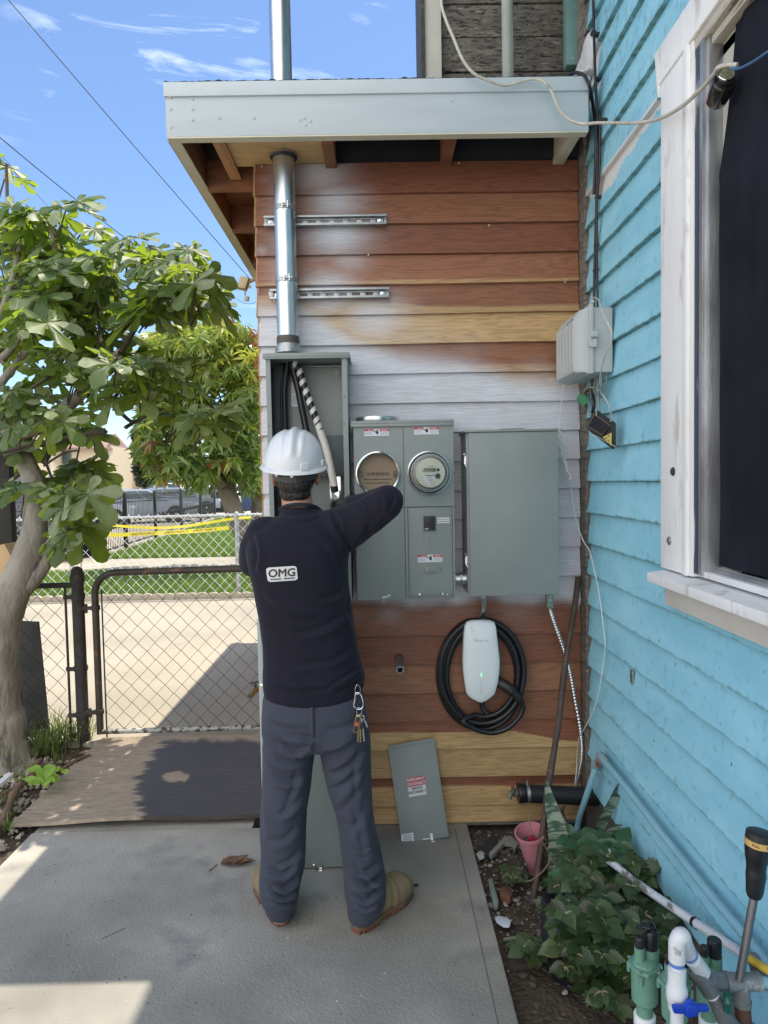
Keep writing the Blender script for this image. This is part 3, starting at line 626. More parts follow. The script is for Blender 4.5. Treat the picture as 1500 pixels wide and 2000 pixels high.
# screw heads on casing
for (u,v,mm) in ((1315,921,m_dark),(1308,1056,m_dgalv)):
    mb=MB(); mb.lathe([(.0135,0),(.013,.003),(.009,.006),(.004,.0065)],aX(u,v,tx-.0),(-1,0,0),16); mb.build('screw',mm,wf)
# vent pipe through the shed roof
vp=aY(991,80,3.15); mb=MB(); mb.tube([(vp.x,3.15,zt-.03),(vp.x,3.15,4.5)],.025,20); mb.lathe([(.034,0),(.030,.02),(.0255,.045)],(vp.x,3.15,zt),(0,0,1),16)
tag(mb.build('vent_pipe',M('old_grey_pipe_paint',(.34,.35,.32),rough=.6,var=.12,bump=.3,col2=(.04,.04,.04),thr=.66,s2=12,soft=.02),None),'grey painted vent pipe rising through the roof by the weathered boards','vent pipe')
# ================================================================ chain link
def chainlink(mb,x0,x1,z0,z1,y,d,r,knuckle=True,n=4):
    # zigzag wires, each one vertical column, woven with small y offset
    k=0; x=x0; dz=d; hz=d*.5
    rows=int((z1-z0)/hz)
    cols=int((x1-x0)/hz)
    for c in range(cols):
        pts=[]
        for j in range(rows+1):
            sx=((j+c)%2)
            xx=x0+c*hz+sx*hz; yy=y+(r*1.1 if j%2 else -r*1.1)
            jit=.0015*math.sin(c*3.3+j*1.7)
            pts.append((xx+jit,yy,z0+(z1-z0)*j/rows+jit))
        if pts: mb.tube(pts,r,n,caps=False)
        if knuckle and c%2==0: mb.tube([(x0+c*hz-.006,y,z1),(x0+c*hz,y,z1+.014),(x0+c*hz+.006,y,z1+.002)],r*1.1,4,caps=False)
# ---- dark gate
GY=4.18
gp=lambda u,v:aY(u,v,GY)
m_bwire=M('blackened_wire',(.06,.057,.055),rough=.5,metal=.5,var=.3)
pz=gp(150,1112); pb=-.03
post=thing('gate_post',(pz.x,GY,pb),'dark rusty round gate post with a domed cap, left of the gate','fence post')
mb=MB(); mb.tube([(pz.x,GY,pb),(pz.x,GY,pz.z-.02)],.036,20); mb.build('post',m_dark,post)
mb=MB(); mb.lathe([(.043,-.05),(.043,-.01),(.036,.005),(.036,.018),(.030,.034),(.016,.046),(.001,.05)],(pz.x,GY,pz.z-.03),(0,0,1),20,cap=False); mb.build('cap',m_dark,post)
for v in (1165,1305,1395,1435):
    mb=MB(); z=gp(150,v).z; mb.lathe([(.040,-.016),(.043,0),(.040,.016)],(pz.x,GY,z),(0,0,1),16); mb.obox((pz.x-.05,GY-.02,z),(.03,0,0),(0,.006,0),(0,0,.012)); mb.build('clamp_band',m_dark,post)
xl=gp(187,1200).x; zt_=gp(230,1118).z; zg=gp(230,1432).z; xr=.05
gate=thing('gate',(xl,GY,zg),'dark chain link walk gate with a rounded top rail, closed','gate')
bend=.13
pts=[(xl,GY,zg),(xl,GY,zt_-bend)]+[(xl+bend*(1-math.cos(a)),GY,zt_-bend+bend*math.sin(a)) for a in np.linspace(0,math.pi/2,7)[1:]]+[(-.56,GY,zt_+.012)]
mb=MB(); mb.tube(pts,.021,14); mb.build('gate_frame',M('rusty_gate_pipe',(.075,.062,.052),rough=.6,metal=.3,var=.3,scale=8,bump=.3,col2=(.22,.12,.08),thr=.56,s2=7),gate)
mb=MB(); mb.tube([(xl,GY,zg+.012),(-.56,GY,zg+.020)],.016,12); mb.build('bottom_rail',M('whitish_weathered_pipe',(.33,.34,.32),rough=.7,var=.2,col2=(.06,.05,.04),thr=.5,s2=30,bump=.5),gate)
mb=MB(); chainlink(mb,xl+.05,-.57,zg+.035,zt_-.012,GY-.012,.104,.0021,False); mb.build('mesh',m_bwire,gate)
mb=MB(); mb.tube([(xl+.045,GY-.012,zg-.04),(xl+.045,GY-.012,zt_-.1)],.005,8); mb.build('tension_bar',m_dark,gate)
for v in (1187,1390):
    mb=MB(); z=gp(187,v).z; mb.obox((xl-.03,GY-.01,z),(.045,0,0),(0,.012,0),(0,0,.010)); mb.lathe([(.027,-.014),(.027,.014)],(xl,GY,z),(0,0,1),14); mb.tube([(xl-.055,GY-.01,z-.03),(xl-.055,GY-.01,z+.025)],.011,10); mb.build('hinge',m_dark,gate,bevel=.002)
# ---- dark side fence left of the post
sf=thing('side_fence',(pz.x-.4,GY,0),'dark chain link fence panel between the fig trunk and the gate post','fence')
zt2=gp(130,1143).z; xf=gp(135,1300).x
mb=MB(); mb.tube([(-3.6,GY,zt2-.01),(pz.x-.03,GY,zt2)],.017,12); mb.build('top_rail',m_dark,sf)
mb=MB(); chainlink(mb,-3.4,xf,-.0,zt2-.01,GY-.01,.104,.0021,True); mb.build('mesh',m_bwire,sf)
mb=MB(); mb.tube([(xf,GY-.012,-.03),(xf,GY-.012,zt2-.01)],.008,8); mb.build('tension_bar',m_dark,sf)
# plank leaning behind
a=aZ(40,1470,0); p1,p2,p3,p4=aY(28,1213,4.2),aY(74,1215,4.2),aY(96,1440,4.2),aY(52,1440,4.2)
mb=MB(); mb.prism([p1,p2,p3,p4],(0,.02,0)); tag(mb.build('leaning_board',M('dark_grey_board',(.075,.075,.07),rough=.85,var=.3,bump=.4),None,bevel=.002),'dark grey board standing behind the side fence next to the fig trunk','board')
# ---- galvanised fence
GY2=9.38
q=lambda u,v:aY(u,v,GY2)
zt3=q(300,1010).z
gf=thing('galvanised_fence',(q(300,1000).x,GY2,0),'silver galvanised chain link fence in front of the grass and sidewalk','fence')
m_gw=M('galvanised_wire',(.72,.73,.74),rough=.5,metal=.2,var=.1)
xe=q(560,1000).x
mb=MB(); mb.tube([(-7.6,GY2,zt3-.02),(xe,GY2,zt3+.01)],.021,10); mb.build('top_rail',m_dgalv,gf)
mb=MB(); chainlink(mb,-7.6,xe,.02,zt3+.03,GY2-.03,.135,.0040,True,3); mb.build('mesh',m_gw,gf)
for u,rr,tp in ((138,.031,1015),(156,.010,1030),(463,.030,1003)):
    p=q(u,1060); mb=MB(); mb.tube([(p.x,GY2+.01,-.03),(p.x,GY2+.01,q(u,tp).z)],rr,12); mb.lathe([(rr*1.2,0),(rr*1.1,.02),(.004,.035)],(p.x,GY2+.01,q(u,tp).z-.005),(0,0,1),12,cap=False); mb.build('post',m_dgalv,gf)
# ---- caution tape
m_tape=M('yellow_tape',(.85,.72,.02),rough=.4,var=.04,bump=.05)
m_ink=M('black_ink',(.02,.02,.02),rough=.5)
def tape(pp,hh,name,label,texts,Y):
    P_=[aY(u,v,Y) for u,v in pp]; sp_=spline(P_,8)
    t=thing(name,P_[0],label,'barrier tape')
    mb=MB(); n=len(sp_)
    vs=[];
    for i,p in enumerate(sp_):
        tw=.25*math.sin(i*.35); vs+= [p+Vector((0,tw*hh*.5,hh/2)),p-Vector((0,tw*hh*.5,hh/2))]
    mb.add(vs,[(2*i,2*i+1,2*i+3,2*i+2) for i in range(n-1)])
    vs2=[v+Vector((0,.0015,0)) for v in vs]; mb.add(vs2,[(2*i,2*i+1,2*i+3,2*i+2)[::-1] for i in range(n-1)])
    mb.build('band',m_tape,t,recalc=False)
    for (u,v,s) in texts:
        o=aY(u,v,Y)-Vector((0,.006,0)); d=(aY(u+20,v-1.5,Y)-aY(u-20,v+1.5,Y)).normalized()
        text_part('CAUTION',s,m_ink,t,o,-d,(0,0,1),thick=.0004,sx=1.5) if False else text_part('CAUTION',s,m_ink,t,o,d,(0,0,1),thick=.0004,fn=lambda q_,o=o,d=d:o-d*q_.x*1.7+Vector((0,0,1))*q_.y)
    return t
tape([(82,1045),(180,1046),(290,1042),(380,1037),(447,1031)],.056,'caution_tape','lower yellow caution tape with mirrored black lettering, stretched behind the chain link',[(180,1046,.044),(280,1042.5,.044),(345,1039,.044),(400,1035,.044)],9.9)
tape([(186,1023),(230,1027),(300,1031),(360,1028),(443,1015),(490,1010)],.038,'caution_tape','upper yellow caution tape, sagging and twisted above the lettered one',[],9.95)

# ================================================================ fig tree
random.seed(11)
m_bark=M('pale_fig_bark',(.26,.235,.20),rough=.85,var=.3,scale=9,stretch=(1,1,.35),bump=1,bscale=40,dist=.01,col2=(.10,.085,.07),thr=.57,soft=.1,s2=11,col3=(.40,.37,.32),thr3=.64,s3=30)
m_twig=M('dark_fig_twig',(.085,.07,.055),rough=.8,var=.3,bump=.4)
fig=thing('fig_tree',aZ(30,1480,-.03),'large fig tree with lobed leaves and a pale trunk at the left edge','tree')
def limb(pts,ys,rs,name,mat,flare=0,n=14):
    P_=[aY(u,v,y) for (u,v),y in zip(pts,ys)]; S_=spline(P_,6); rr=np.interp(np.linspace(0,1,len(S_)),np.linspace(0,1,len(rs)),[r*y/F for r,y in zip(rs,ys)])
    S2=[p+Vector((noise1(i*.9,1),noise1(i*.8,2),0))*rr[i]*.06 for i,p in enumerate(S_)]
    rr=[r*(1+.05*float(noise1(i*.7,3))) for i,r in enumerate(rr)]
    return MB().tube(S2,rr,n)
tp=[(8,1500),(4,1440),(2,1380),(-2,1300),(2,1230),(22,1160),(48,1100),(66,1040),(70,985),(62,930),(40,885),(18,840),(0,790)]
ys=[3.88]*5+[3.9,3.95,4.0,4.05,4.1,4.15,4.2,4.2]
mb=limb(tp,ys,[62,46,38,36,34,33,28,24,21,19,18,19,20],'trunk',m_bark); mb.v+=[]
m2=limb([(-40,1290),(10,1190),(75,1120),(88,1090),(80,1060)],[3.92,3.9,3.95,4.0,4.0],[18,20,15,12,8],'x',m_bark); b0=len(mb.v); mb.v+=m2.v; mb.f+=[tuple(b0+i for i in f) for f in m2.f]
m2=limb([(18,850),(60,840),(100,825),(135,790),(160,770)],[4.15,4.1,4.1,4.05,4.0],[17,14,13,13,10],'x',m_bark); b0=len(mb.v); mb.v+=m2.v; mb.f+=[tuple(b0+i for i in f) for f in m2.f]
mb.build('trunk',m_bark,fig,smooth=60,recalc=False)
brs=[([(7,893),(80,868),(160,851),(208,843)],3.3,6),([(10,882),(90,862),(150,850),(205,838)],3.25,4),([(85,905),(115,850),(150,770),(190,710)],3.4,6),([(235,690),(265,640),(290,600),(318,575)],3.35,6),([(0,705),(30,670),(55,620),(70,590)],3.3,8),([(0,750),(40,700),(80,645),(95,590)],3.35,8),([(160,770),(200,715),(235,685)],3.3,7),([(150,770),(250,780),(300,770)],3.2,4),([(245,835),(270,820),(310,800)],3.2,4),([(230,800),(260,825),(285,812),(318,798)],3.15,4),([(0,955),(20,940),(50,915),(60,895)],3.4,5),([(0,935),(65,950)],3.4,2),([(88,900),(100,930),(115,960),(125,990)],3.3,3),([(300,590),(330,550),(345,500)],3.3,5),([(318,575),(360,560),(400,545)],3.3,3),([(95,590),(110,520),(100,440)],3.3,7),([(0,620),(20,560),(40,480)],3.4,7),([(10,480),(14,400),(12,320)],3.4,4),([(160,640),(185,600),(200,560)],3.4,4),([(85,910),(125,885),(155,880)],3.25,2.5),([(128,985),(130,1000),(133,1015)],3.2,2.5),([(190,710),(195,660),(190,600)],3.35,4),([(60,600),(130,560),(180,540)],3.3,4),([(0,820),(60,760),(100,735)],3.2,4)]
for pts,y,r in brs:
    y=y*1.22; ysx=[y+.1*math.sin(i) for i in range(len(pts))]
    limb(pts,ysx,[r,r*.85,r*.7,r*.55][:max(2,len(pts))],'branch',m_twig,n=8).build('branch',m_twig if r<7 else m_bark,fig,smooth=60,recalc=False)
# lobed fig leaf
def fig_outline(seed):
    rr=random.Random(seed); lobes=[(-122,.60,21),(-61,.88,19),(0,1.05,19),(61,.88,19),(122,.60,21)]; pts=[]
    for i,(a,l,w_) in enumerate(lobes):
        a+=rr.uniform(-5,5); l*=rr.uniform(.9,1.08)
        for da,k in ((-w_*.78,.52),(-w_*.98,.70),(-w_*.88,.86),(-w_*.45,.98),(0,1.04),(w_*.45,.98),(w_*.88,.86),(w_*.98,.70),(w_*.78,.52)):
            pts.append((rad(a+da*(1.05 if k<.9 else 1)),l*k))
        if i<4:
            n_=lobes[i+1]; pts.append((rad((a+n_[0])/2),.30+rr.uniform(-.07,.08)))
    pts.append((rad(180),.12))
    return pts
OUT=[fig_outline(s) for s in range(6)]
def add_leaf(mb,c,tip,nrm,size,oi,cup=.2,droop=.3):
    # tip: direction from stalk to tip ; nrm: upper side
    tip=Vector(tip).normalized(); nrm=(Vector(nrm)-tip*Vector(nrm).dot(tip)).normalized(); sd=tip.cross(nrm)
    o=OUT[oi]; c=Vector(c); vs=[c+tip*size*.02]
    def P3(a,r):
        x=math.sin(a)*r; y=math.cos(a)*r
        h=cup*abs(x)*.8-droop*max(0,y)**2*.6-.12*x*x+.05*math.sin(r*14+a*3)
        return c+sd*x*size*.56+tip*(y)*size*.56+nrm*h*size*.56
    n=len(o)
    for a,r in o: vs.append(P3(a,r*.5))
    for a,r in o: vs.append(P3(a,r))
    fs=[(0,1+i,1+(i+1)%n) for i in range(n)]+[(1+i,1+n+i,1+n+(i+1)%n,1+(i+1)%n) for i in range(n)]
    mb.add(vs,fs)
m_fig=leaf_mat('fig_leaf',[(.022,.05,.015),(.035,.07,.022),(.07,.11,.045),(.15,.19,.11),(.27,.30,.21),(.04,.075,.025)],trans=.34,rough=.48,tcol=(.50,.68,.05),spec=.5)
lf=MB()
# cluster ellipses in the crown : (u,v,ru,rv,Y,count)
CL=[(30,430,55,60,3.5,34),(105,455,85,70,3.4,56),(60,540,95,75,3.3,66),(150,560,85,80,3.35,62),(200,510,40,50,3.5,22),(20,640,60,70,3.4,20),(110,650,80,60,3.2,24),(190,640,50,50,3.5,22),
    (310,500,70,52,3.25,48),(350,560,75,60,3.3,54),(290,570,45,60,3.35,24),(395,560,38,42,3.2,18),(270,480,28,26,3.4,9),
    (150,720,75,40,3.1,28),(240,720,65,42,3.1,26),(310,730,70,36,3.05,24),(370,735,45,40,3.0,14),(330,790,50,40,3.0,11),(395,820,38,25,3.0,5),(345,810,20,25,3.1,4),
    (30,745,55,50,3.1,22),(60,805,50,35,3.1,10),(20,860,30,35,3.2,8),(150,820,60,36,3.3,6),(170,840,26,22,3.2,4),
    (150,905,46,26,3.2,8),(165,925,26,20,3.2,4),(105,935,42,20,3.15,6),(165,955,35,22,3.1,5),(65,955,40,22,3.2,6),(130,985,38,26,3.1,6),(132,1010,15,22,3.1,2),(10,330,26,36,3.4,9),(60,560,60,50,3.8,20),(170,580,60,50,3.9,16)]
stk_=MB()
for ci,(u,v,ru,rv,Y,n_) in enumerate(CL):
    Y*=1.25; n_=n_*(.7 if (v>690 and u>200) else 1)
    cen=aY(u,v,Y); base_t=cen+Vector((-.12,.05,-.22))
    for i in range(max(1,int(n_*.165+.5))):
        a=random.uniform(0,6.283); r=math.sqrt(random.random())
        tip=aY(u+ru*.92*r*math.cos(a),v+rv*.92*r*math.sin(a),Y+random.uniform(-.40,.45))
        stk_.tube([base_t.lerp(tip,.35)+Vector((0,0,-.05)),base_t.lerp(tip,.75)+Vector((0,0,-.03)),tip],[.006,.005,.004],5,caps=False)
        ph=random.uniform(0,6.283); k=random.randint(4,6); sc=random.uniform(.75,1.2)
        for j in range(k):
            aa=ph+j*2.4+random.uniform(-.3,.3); el=random.uniform(-.75,.35)
            d=Vector((math.cos(aa)*math.cos(el),math.sin(aa)*math.cos(el),math.sin(el))); pl=random.uniform(.05,.10)*Y/3.6
            p=tip+d*pl-Vector((0,0,.01*j)); dd=(d+Vector((0,0,-random.uniform(.1,.9)))).normalized()
            nn_=Vector((0,0,1))+d*random.uniform(.2,.8)+Vector((random.uniform(-.4,.4),random.uniform(-.9,.1),0))
            stk_.tube([tip,p],.0022,4,caps=False)
            add_leaf(lf,p,dd,nn_,sc*random.choice([.20,.24,.28,.31])*random.uniform(.85,1.1)*(Y/4.0),random.randrange(6),cup=random.uniform(.05,.35),droop=random.uniform(.1,.5))
stk_.build('twigs',m_twig,fig,smooth=60,recalc=False)
lf.build('crown',m_fig,fig,smooth=75,recalc=False)
# shadow-casting twig leaf group on the right over the path (spray of leaves above the plywood)
# ---- dark timber post with a box on it
pw=aY(8,1000,3.3)
mb=MB(); mb.box(aY(-14,900,4.3).x,aY(17,900,4.3).x,4.3,4.36,-.05,aY(10,872,4.3).z)
tag(mb.build('timber_post',M('dark_stained_timber',(.022,.02,.018),rough=.8,var=.3,bump=.4,stretch=(1,1,.2)),None,bevel=.004),'nearly black square timber post at the left edge behind the fig leaves','post')
mb=MB(); p=[aY(u,v,3.95) for u,v in ((-12,1068),(8,1062),(34,1110),(26,1150),(-12,1150))]
mb.prism(p,(0,.25,0)); tag(mb.build('wooden_box',M('warm_plywood_box',(.50,.33,.17),rough=.7,var=.12,scale=5,bump=.2),None,bevel=.003),'small tan wooden box with a pitched top in front of the dark post','box')

# ================================================================ mango tree
mg=thing('mango_tree',(aY(470,1060,12.6).x,12.6,0),'round mango tree with drooping leaves and red flushes beyond the fence','tree')
m_mbark=M('mango_bark',(.17,.14,.115),rough=.9,var=.3,scale=5,bump=1,bscale=20,dist=.02)
def limb2(pts,Y,rs): 
    P_=[aY(u,v,Y) for u,v in pts]; S_=spline(P_,5); rr=np.interp(np.linspace(0,1,len(S_)),np.linspace(0,1,len(rs)),[r*Y/F for r in rs]); return MB().tube(S_,list(rr),12)
mb=limb2([(486,1120),(478,1060),(458,1000),(440,950),(425,900),(405,840)],12.6,[19,16,18,17,13,8]); mb.build('trunk',m_mbark,mg,recalc=False)
limb2([(500,1060),(503,1000),(510,950),(505,850)],13.0,[12,13,14,8]).build('branch',m_mbark,mg,recalc=False)
limb2([(440,950),(400,905),(360,870),(330,850)],12.4,[9,8,6,4]).build('branch',m_mbark,mg,recalc=False)
limb2([(470,960),(490,900),(500,860)],12.4,[9,8,6]).build('branch',m_mbark,mg,recalc=False)
m_mango=leaf_mat('mango_leaf',[(.05,.09,.025),(.09,.15,.03),(.14,.20,.04),(.19,.24,.05),(.07,.12,.035),(.11,.17,.04)],trans=.35,rough=.35,tcol=(.30,.42,.05),spec=.6)
m_mred=leaf_mat('mango_flush',[(.20,.05,.04),(.28,.10,.05),(.16,.10,.07),(.25,.16,.06)],trans=.35,rough=.4,tcol=(.55,.15,.06))
m_myel=leaf_mat('mango_young_leaf',[(.32,.36,.06),(.38,.36,.07),(.26,.34,.06)],trans=.4,rough=.4,tcol=(.55,.6,.08))
mA,mBr,mY=MB(),MB(),MB()
def mango_leaf(mb,p,d,l,w_):
    d=Vector(d).normalized(); s=d.cross(Vector((random.uniform(-1,1),random.uniform(-1,1),random.uniform(-.3,1)))).normalized()
    P_=[];g=Vector((0,0,-1))
    c=Vector(p)
    pts=[c,c+d*l*.35,c+d*l*.7+g*l*.06,c+d*l+g*l*.18]
    mb.add([pts[0],pts[1]+s*w_,pts[2]+s*w_*.8,pts[3],pts[2]-s*w_*.8,pts[1]-s*w_],[(0,1,5),(1,2,4,5),(2,3,4)])
MC=[(330,690,62,50,10),(400,680,62,48,10),(460,690,40,60,8),(490,700,25,50,6),(440,640,22,14,3),(300,740,38,70,8),(350,760,70,60,10),(430,770,80,70,14),(485,790,35,70,8),(320,840,52,60,9),(290,850,22,60,4),(400,870,70,60,11),(470,880,45,60,8),(350,905,55,38,5),(400,925,40,26,3),(500,920,25,40,4),(350,650,40,20,4)]
for (u,v,ru,rv,k) in MC:
    for t in range(int(k*13)):
        a=random.uniform(0,6.283); r=random.random()**.45
        uu_=u+ru*r*math.cos(a); vv_=v+rv*r*math.sin(a); Y=12.6+random.uniform(-1,1)*1.1*math.sqrt(max(0,1-r*r*.8))
        c=aY(uu_,vv_,Y); nl=random.randint(6,12)
        red=(uu_>488 and vv_<790 and random.random()<.5) or random.random()<.015 or (uu_<320 and vv_>850 and random.random()<.15)
        yel=(not red) and random.random()<(.5 if vv_<760 else .08)
        tgt=mBr if red else (mY if yel else mA)
        for q_ in range(nl):
            aa=random.uniform(0,6.283); d=(math.cos(aa)*.7,math.sin(aa)*.7,random.uniform(-1.1,.25))
            mango_leaf(tgt,c+Vector((random.uniform(-.05,.05),)*3),d,random.uniform(.17,.30),random.uniform(.018,.030))
mA.build('crown',m_mango,mg,smooth=0,recalc=False); mY.build('young_leaves',m_myel,mg,smooth=0,recalc=False); mBr.build('red_leaves',m_mred,mg,smooth=0,recalc=False)
# ---- dark cypress further back
def blob_tree(name,label,Y,ell,n,mat,trunk,ls=.3,cat='tree'):
    t=thing(name,(aY(trunk[0],trunk[1],Y).x,Y,0),label,cat)
    mb=MB()
    for i in range(n):
        u,v,ru,rv=random.choice(ell); a=random.uniform(0,6.283); r=random.random()**.5
        c=aY(u+ru*r*math.cos(a),v+rv*r*math.sin(a),Y+random.uniform(-1,1)*ru*Y/F)
        for k in range(5):
            d=Vector((random.uniform(-1,1),random.uniform(-1,1),random.uniform(-.4,1))).normalized()*ls*random.uniform(.5,1); s=d.cross(Vector((random.random(),random.random(),1))).normalized()*ls*.3
            mb.add([c,c+d*.5+s,c+d,c+d*.5-s],[(0,1,2,3)])
    mb.build('crown',mat,t,smooth=0,recalc=False)
    p0=aY(trunk[0],trunk[1],Y); mb=MB(); mb.tube([(p0.x,Y,-.1),(p0.x,Y,p0.z)],[.16,.1],8); mb.build('trunk',m_mbark,t)
    return t
m_cyp=leaf_mat('cypress',[(.02,.035,.02),(.03,.05,.025),(.015,.03,.02)],trans=.1,rough=.7,tcol=(.1,.2,.05))
m_bush=leaf_mat('pale_bush',[(.12,.2,.05),(.2,.3,.07),(.28,.34,.12)],trans=.4,rough=.5)
blob_tree('cypress_tree','dark narrow cypress left of the mango crown in the distance',45,[(276,880,14,30),(280,920,16,30),(272,850,8,14),(300,925,18,22)],900,m_cyp,(278,950),.5)
blob_tree('palm_bush','small pale green palm-like plant in front of the cream building',30,[(218,945,12,10)],120,m_bush,(217,960),.35,'plant')
blob_tree('garden_tree','bright green round bush in the distance at the far left behind the fence',22,[(25,935,22,24),(10,925,20,20)],600,m_bush,(20,960),.22,'bush')

# ================================================================ buildings far behind
apt=thing('apartment_building',(aY(190,950,75).x,75,0),'cream two-storey apartment building with maroon window panels and a brown hipped roof','building')
m_cr=M('cream_stucco',(.55,.47,.34),rough=.9,var=.04,bump=.1,bscale=2); m_mar=M('maroon_panel',(.11,.03,.04),rough=.7); m_rf=M('brown_shingle',(.26,.17,.15),rough=.9,var=.15,scale=3); m_wf=M('white_frame',(.7,.7,.68),rough=.5); m_gls=M('window_glass_far',(.05,.075,.075),rough=.15)
Y0=75
def bx(mb,u0,v0,u1,v1,Y,d): a=aY(u0,v0,Y); b_=aY(u1,v1,Y); mb.box(min(a.x,b_.x),max(a.x,b_.x),Y,Y+d,min(a.z,b_.z),max(a.z,b_.z)); return mb
mb=MB(); bx(mb,-60,874,205,990,Y0,12); bx(mb,60,835,108,990,Y0-2,4)
mb.prism([aY(205,874,Y0),aY(258,895,Y0+18),aY(258,985,Y0+18),aY(205,990,Y0)],(-8,3,0)); mb.build('wall',m_cr,apt)
mb=MB(); A,B,C_,D=aY(100,874,Y0-1),aY(208,874,Y0-1),aY(222,848,Y0+4),aY(120,848,Y0+4)
mb.add([A,B,C_,D,A-Vector((0,0,.15)),B-Vector((0,0,.15)),aY(262,888,Y0+19),aY(225,846,Y0+12)],[(0,1,2,3),(4,5,1,0),(1,6,7,2),(1,5,6)]); bx(mb,55,828,112,836,Y0-2.5,4); mb.build('roof',m_rf,apt,recalc=False)
# angled facade elements on the right face, each bay: maroon strip with windows
def onface(t,v): # t 0..1 along the right face
    return aY(205+53*t,v,Y0+18*t-.2)
for (t0,t1) in ((.12,.36),(.58,.80)):
    mb=MB(); mb.prism([onface(t0,866+14*t0),onface(t1,866+14*t1),onface(t1,978),onface(t0,978)],(0,.1,0)); mb.build('maroon_panel',m_mar,apt)
    for (va,vb) in ((879,907),(931,954)):
        p_=[onface(t0,va),onface(t1,va+2),onface(t1,vb),onface(t0,vb)]; mb=MB(); mb.prism([p-Vector((0,.25,0)) for p in p_],(0,.1,0)); wfr=mb.build('window',m_wf,apt)
        for s0,s1 in ((.12,.46),(.54,.88)):
            q_=[p_[0].lerp(p_[1],s0),p_[0].lerp(p_[1],s1),p_[3].lerp(p_[2],s1),p_[3].lerp(p_[2],s0)]; mb=MB(); mb.prism([p-Vector((0,.32,.0))+Vector((0,0,-.12 if i<2 else .12)) for i,p in enumerate(q_)],(0,.05,0)); mb.build('pane',m_gls,wfr)
mb=MB(); bx(mb,121,881,139,906,Y0-.15,.1); mb.build('doorway',m_gls,apt)
mb=MB(); bx(mb,80,868,97,898,Y0-2.2,.1); w1=mb.build('window',m_wf,apt); mb=MB(); bx(mb,82,870,95,896,Y0-2.3,.1); mb.build('pane',m_gls,w1)
b2=thing('tile_roof_house',(aY(270,940,85).x,85,0),'low peach house with an orange tiled roof behind the cream building','house')
mb=MB(); bx(mb,255,918,345,990,85,8); mb.build('wall',M('peach_stucco',(.40,.27,.19),rough=.9),b2)
mb=MB(); mb.prism([aY(250,920,84),aY(350,920,84),aY(340,900,90),aY(250,900,90)],(0,0,.2)); mb.build('roof',M('orange_tiles',(.45,.2,.1),rough=.9,var=.2,scale=4),b2)
mb=MB(); bx(mb,314,926,328,945,84.8,.1); mb.build('window',m_gls,b2)
# low dark wall with corrugated white top
sh=thing('carport',(aY(480,960,42).x,42,0),'low dark shed with a white corrugated roof right of the mango trunk','shed')
mb=MB(); bx(mb,415,962,540,995,42,3); mb.build('wall',M('dark_wall',(.05,.045,.045),rough=.9),sh)
mb=MB(); n_=40; a0=aY(412,964,41.6); a1=aY(560,958,41.6); b0=aY(412,948,46)
for i in range(n_):
    xA=a0.x+(a1.x-a0.x)*i/n_; xB=a0.x+(a1.x-a0.x)*(i+1)/n_; h=.06*(i%2); h2=.06*((i+1)%2)
    mb.add([(xA,41.6,a0.z+h),(xB,41.6,a0.z+h2),(xB,46,b0.z+h2),(xA,46,b0.z+h)],[(0,1,2,3)])
mb.build('roof',M('white_corrugated',(.6,.6,.6),rough=.6),sh,recalc=False)
# green mesh fence strip
mb=MB(); bx(mb,286,936,340,962,70,.1); tag(mb.build('green_screen',M('green_mesh',(.05,.14,.10),rough=.9),None),'dark green privacy screen far behind the parked cars','screen')
# ---- utility pole
up=thing('utility_pole',(aY(440,900,40).x,40,0),'wooden utility pole with a crossarm and transformer cans above the mango tree','utility pole')
X0=aY(440,600,40).x
mb=MB(); mb.tube([(X0,40.4,-.1),(X0-.05,40.4,aY(437,557,40).z)],[.19,.13],12); mb.build('pole',M('pole_wood',(.25,.24,.23),rough=.9),up)
mb=MB(); a,b_=aY(400,567,40),aY(491,560,40); mb.obox((a+b_)/2,(b_-a)/2,(0,.06,0),(0,0,.07)); mb.build('crossarm',M('crossarm_wood',(.2,.18,.16),rough=.9),up)
for uu_ in (424,441):
    mb=MB(); mb.tube([aY(uu_,590,40),aY(uu_,576,40)],.07,8); mb.build('insulator',m_dgalv,up)
    mb=MB(); mb.tube([aY(uu_,577,40),aY(uu_+(9 if uu_>430 else -6),566,40)],.02,6); mb.build('brace',m_dgalv,up)
zA,zB=aY(431,588,40).z,aY(431,626,40).z; xx_=aY(431,600,40).x
mb=MB(); mb.lathe([(.30,zB),(.34,zB+.05),(.34,zA-.1),(.36,zA-.06),(.34,zA),(.2,zA+.1),(.02,zA+.13)],(xx_,39.9,0),(0,0,1),18,cap=False); mb.build('transformer',M('pale_transformer',(.42,.45,.47),rough=.5),up)
# second thin pole far away
p=aY(92,830,70); mb=MB(); mb.tube([(p.x,70,-.1),(p.x,70,aY(92,793,70).z)],.12,8); mb.obox((p.x,70,aY(92,800,70).z),(1.0,0,0),(0,.06,0),(0,0,.06)); tag(mb.build('utility_pole',M('far_pole',(.3,.3,.3),rough=.9),None),'thin distant utility pole seen between the fig branches','utility pole')
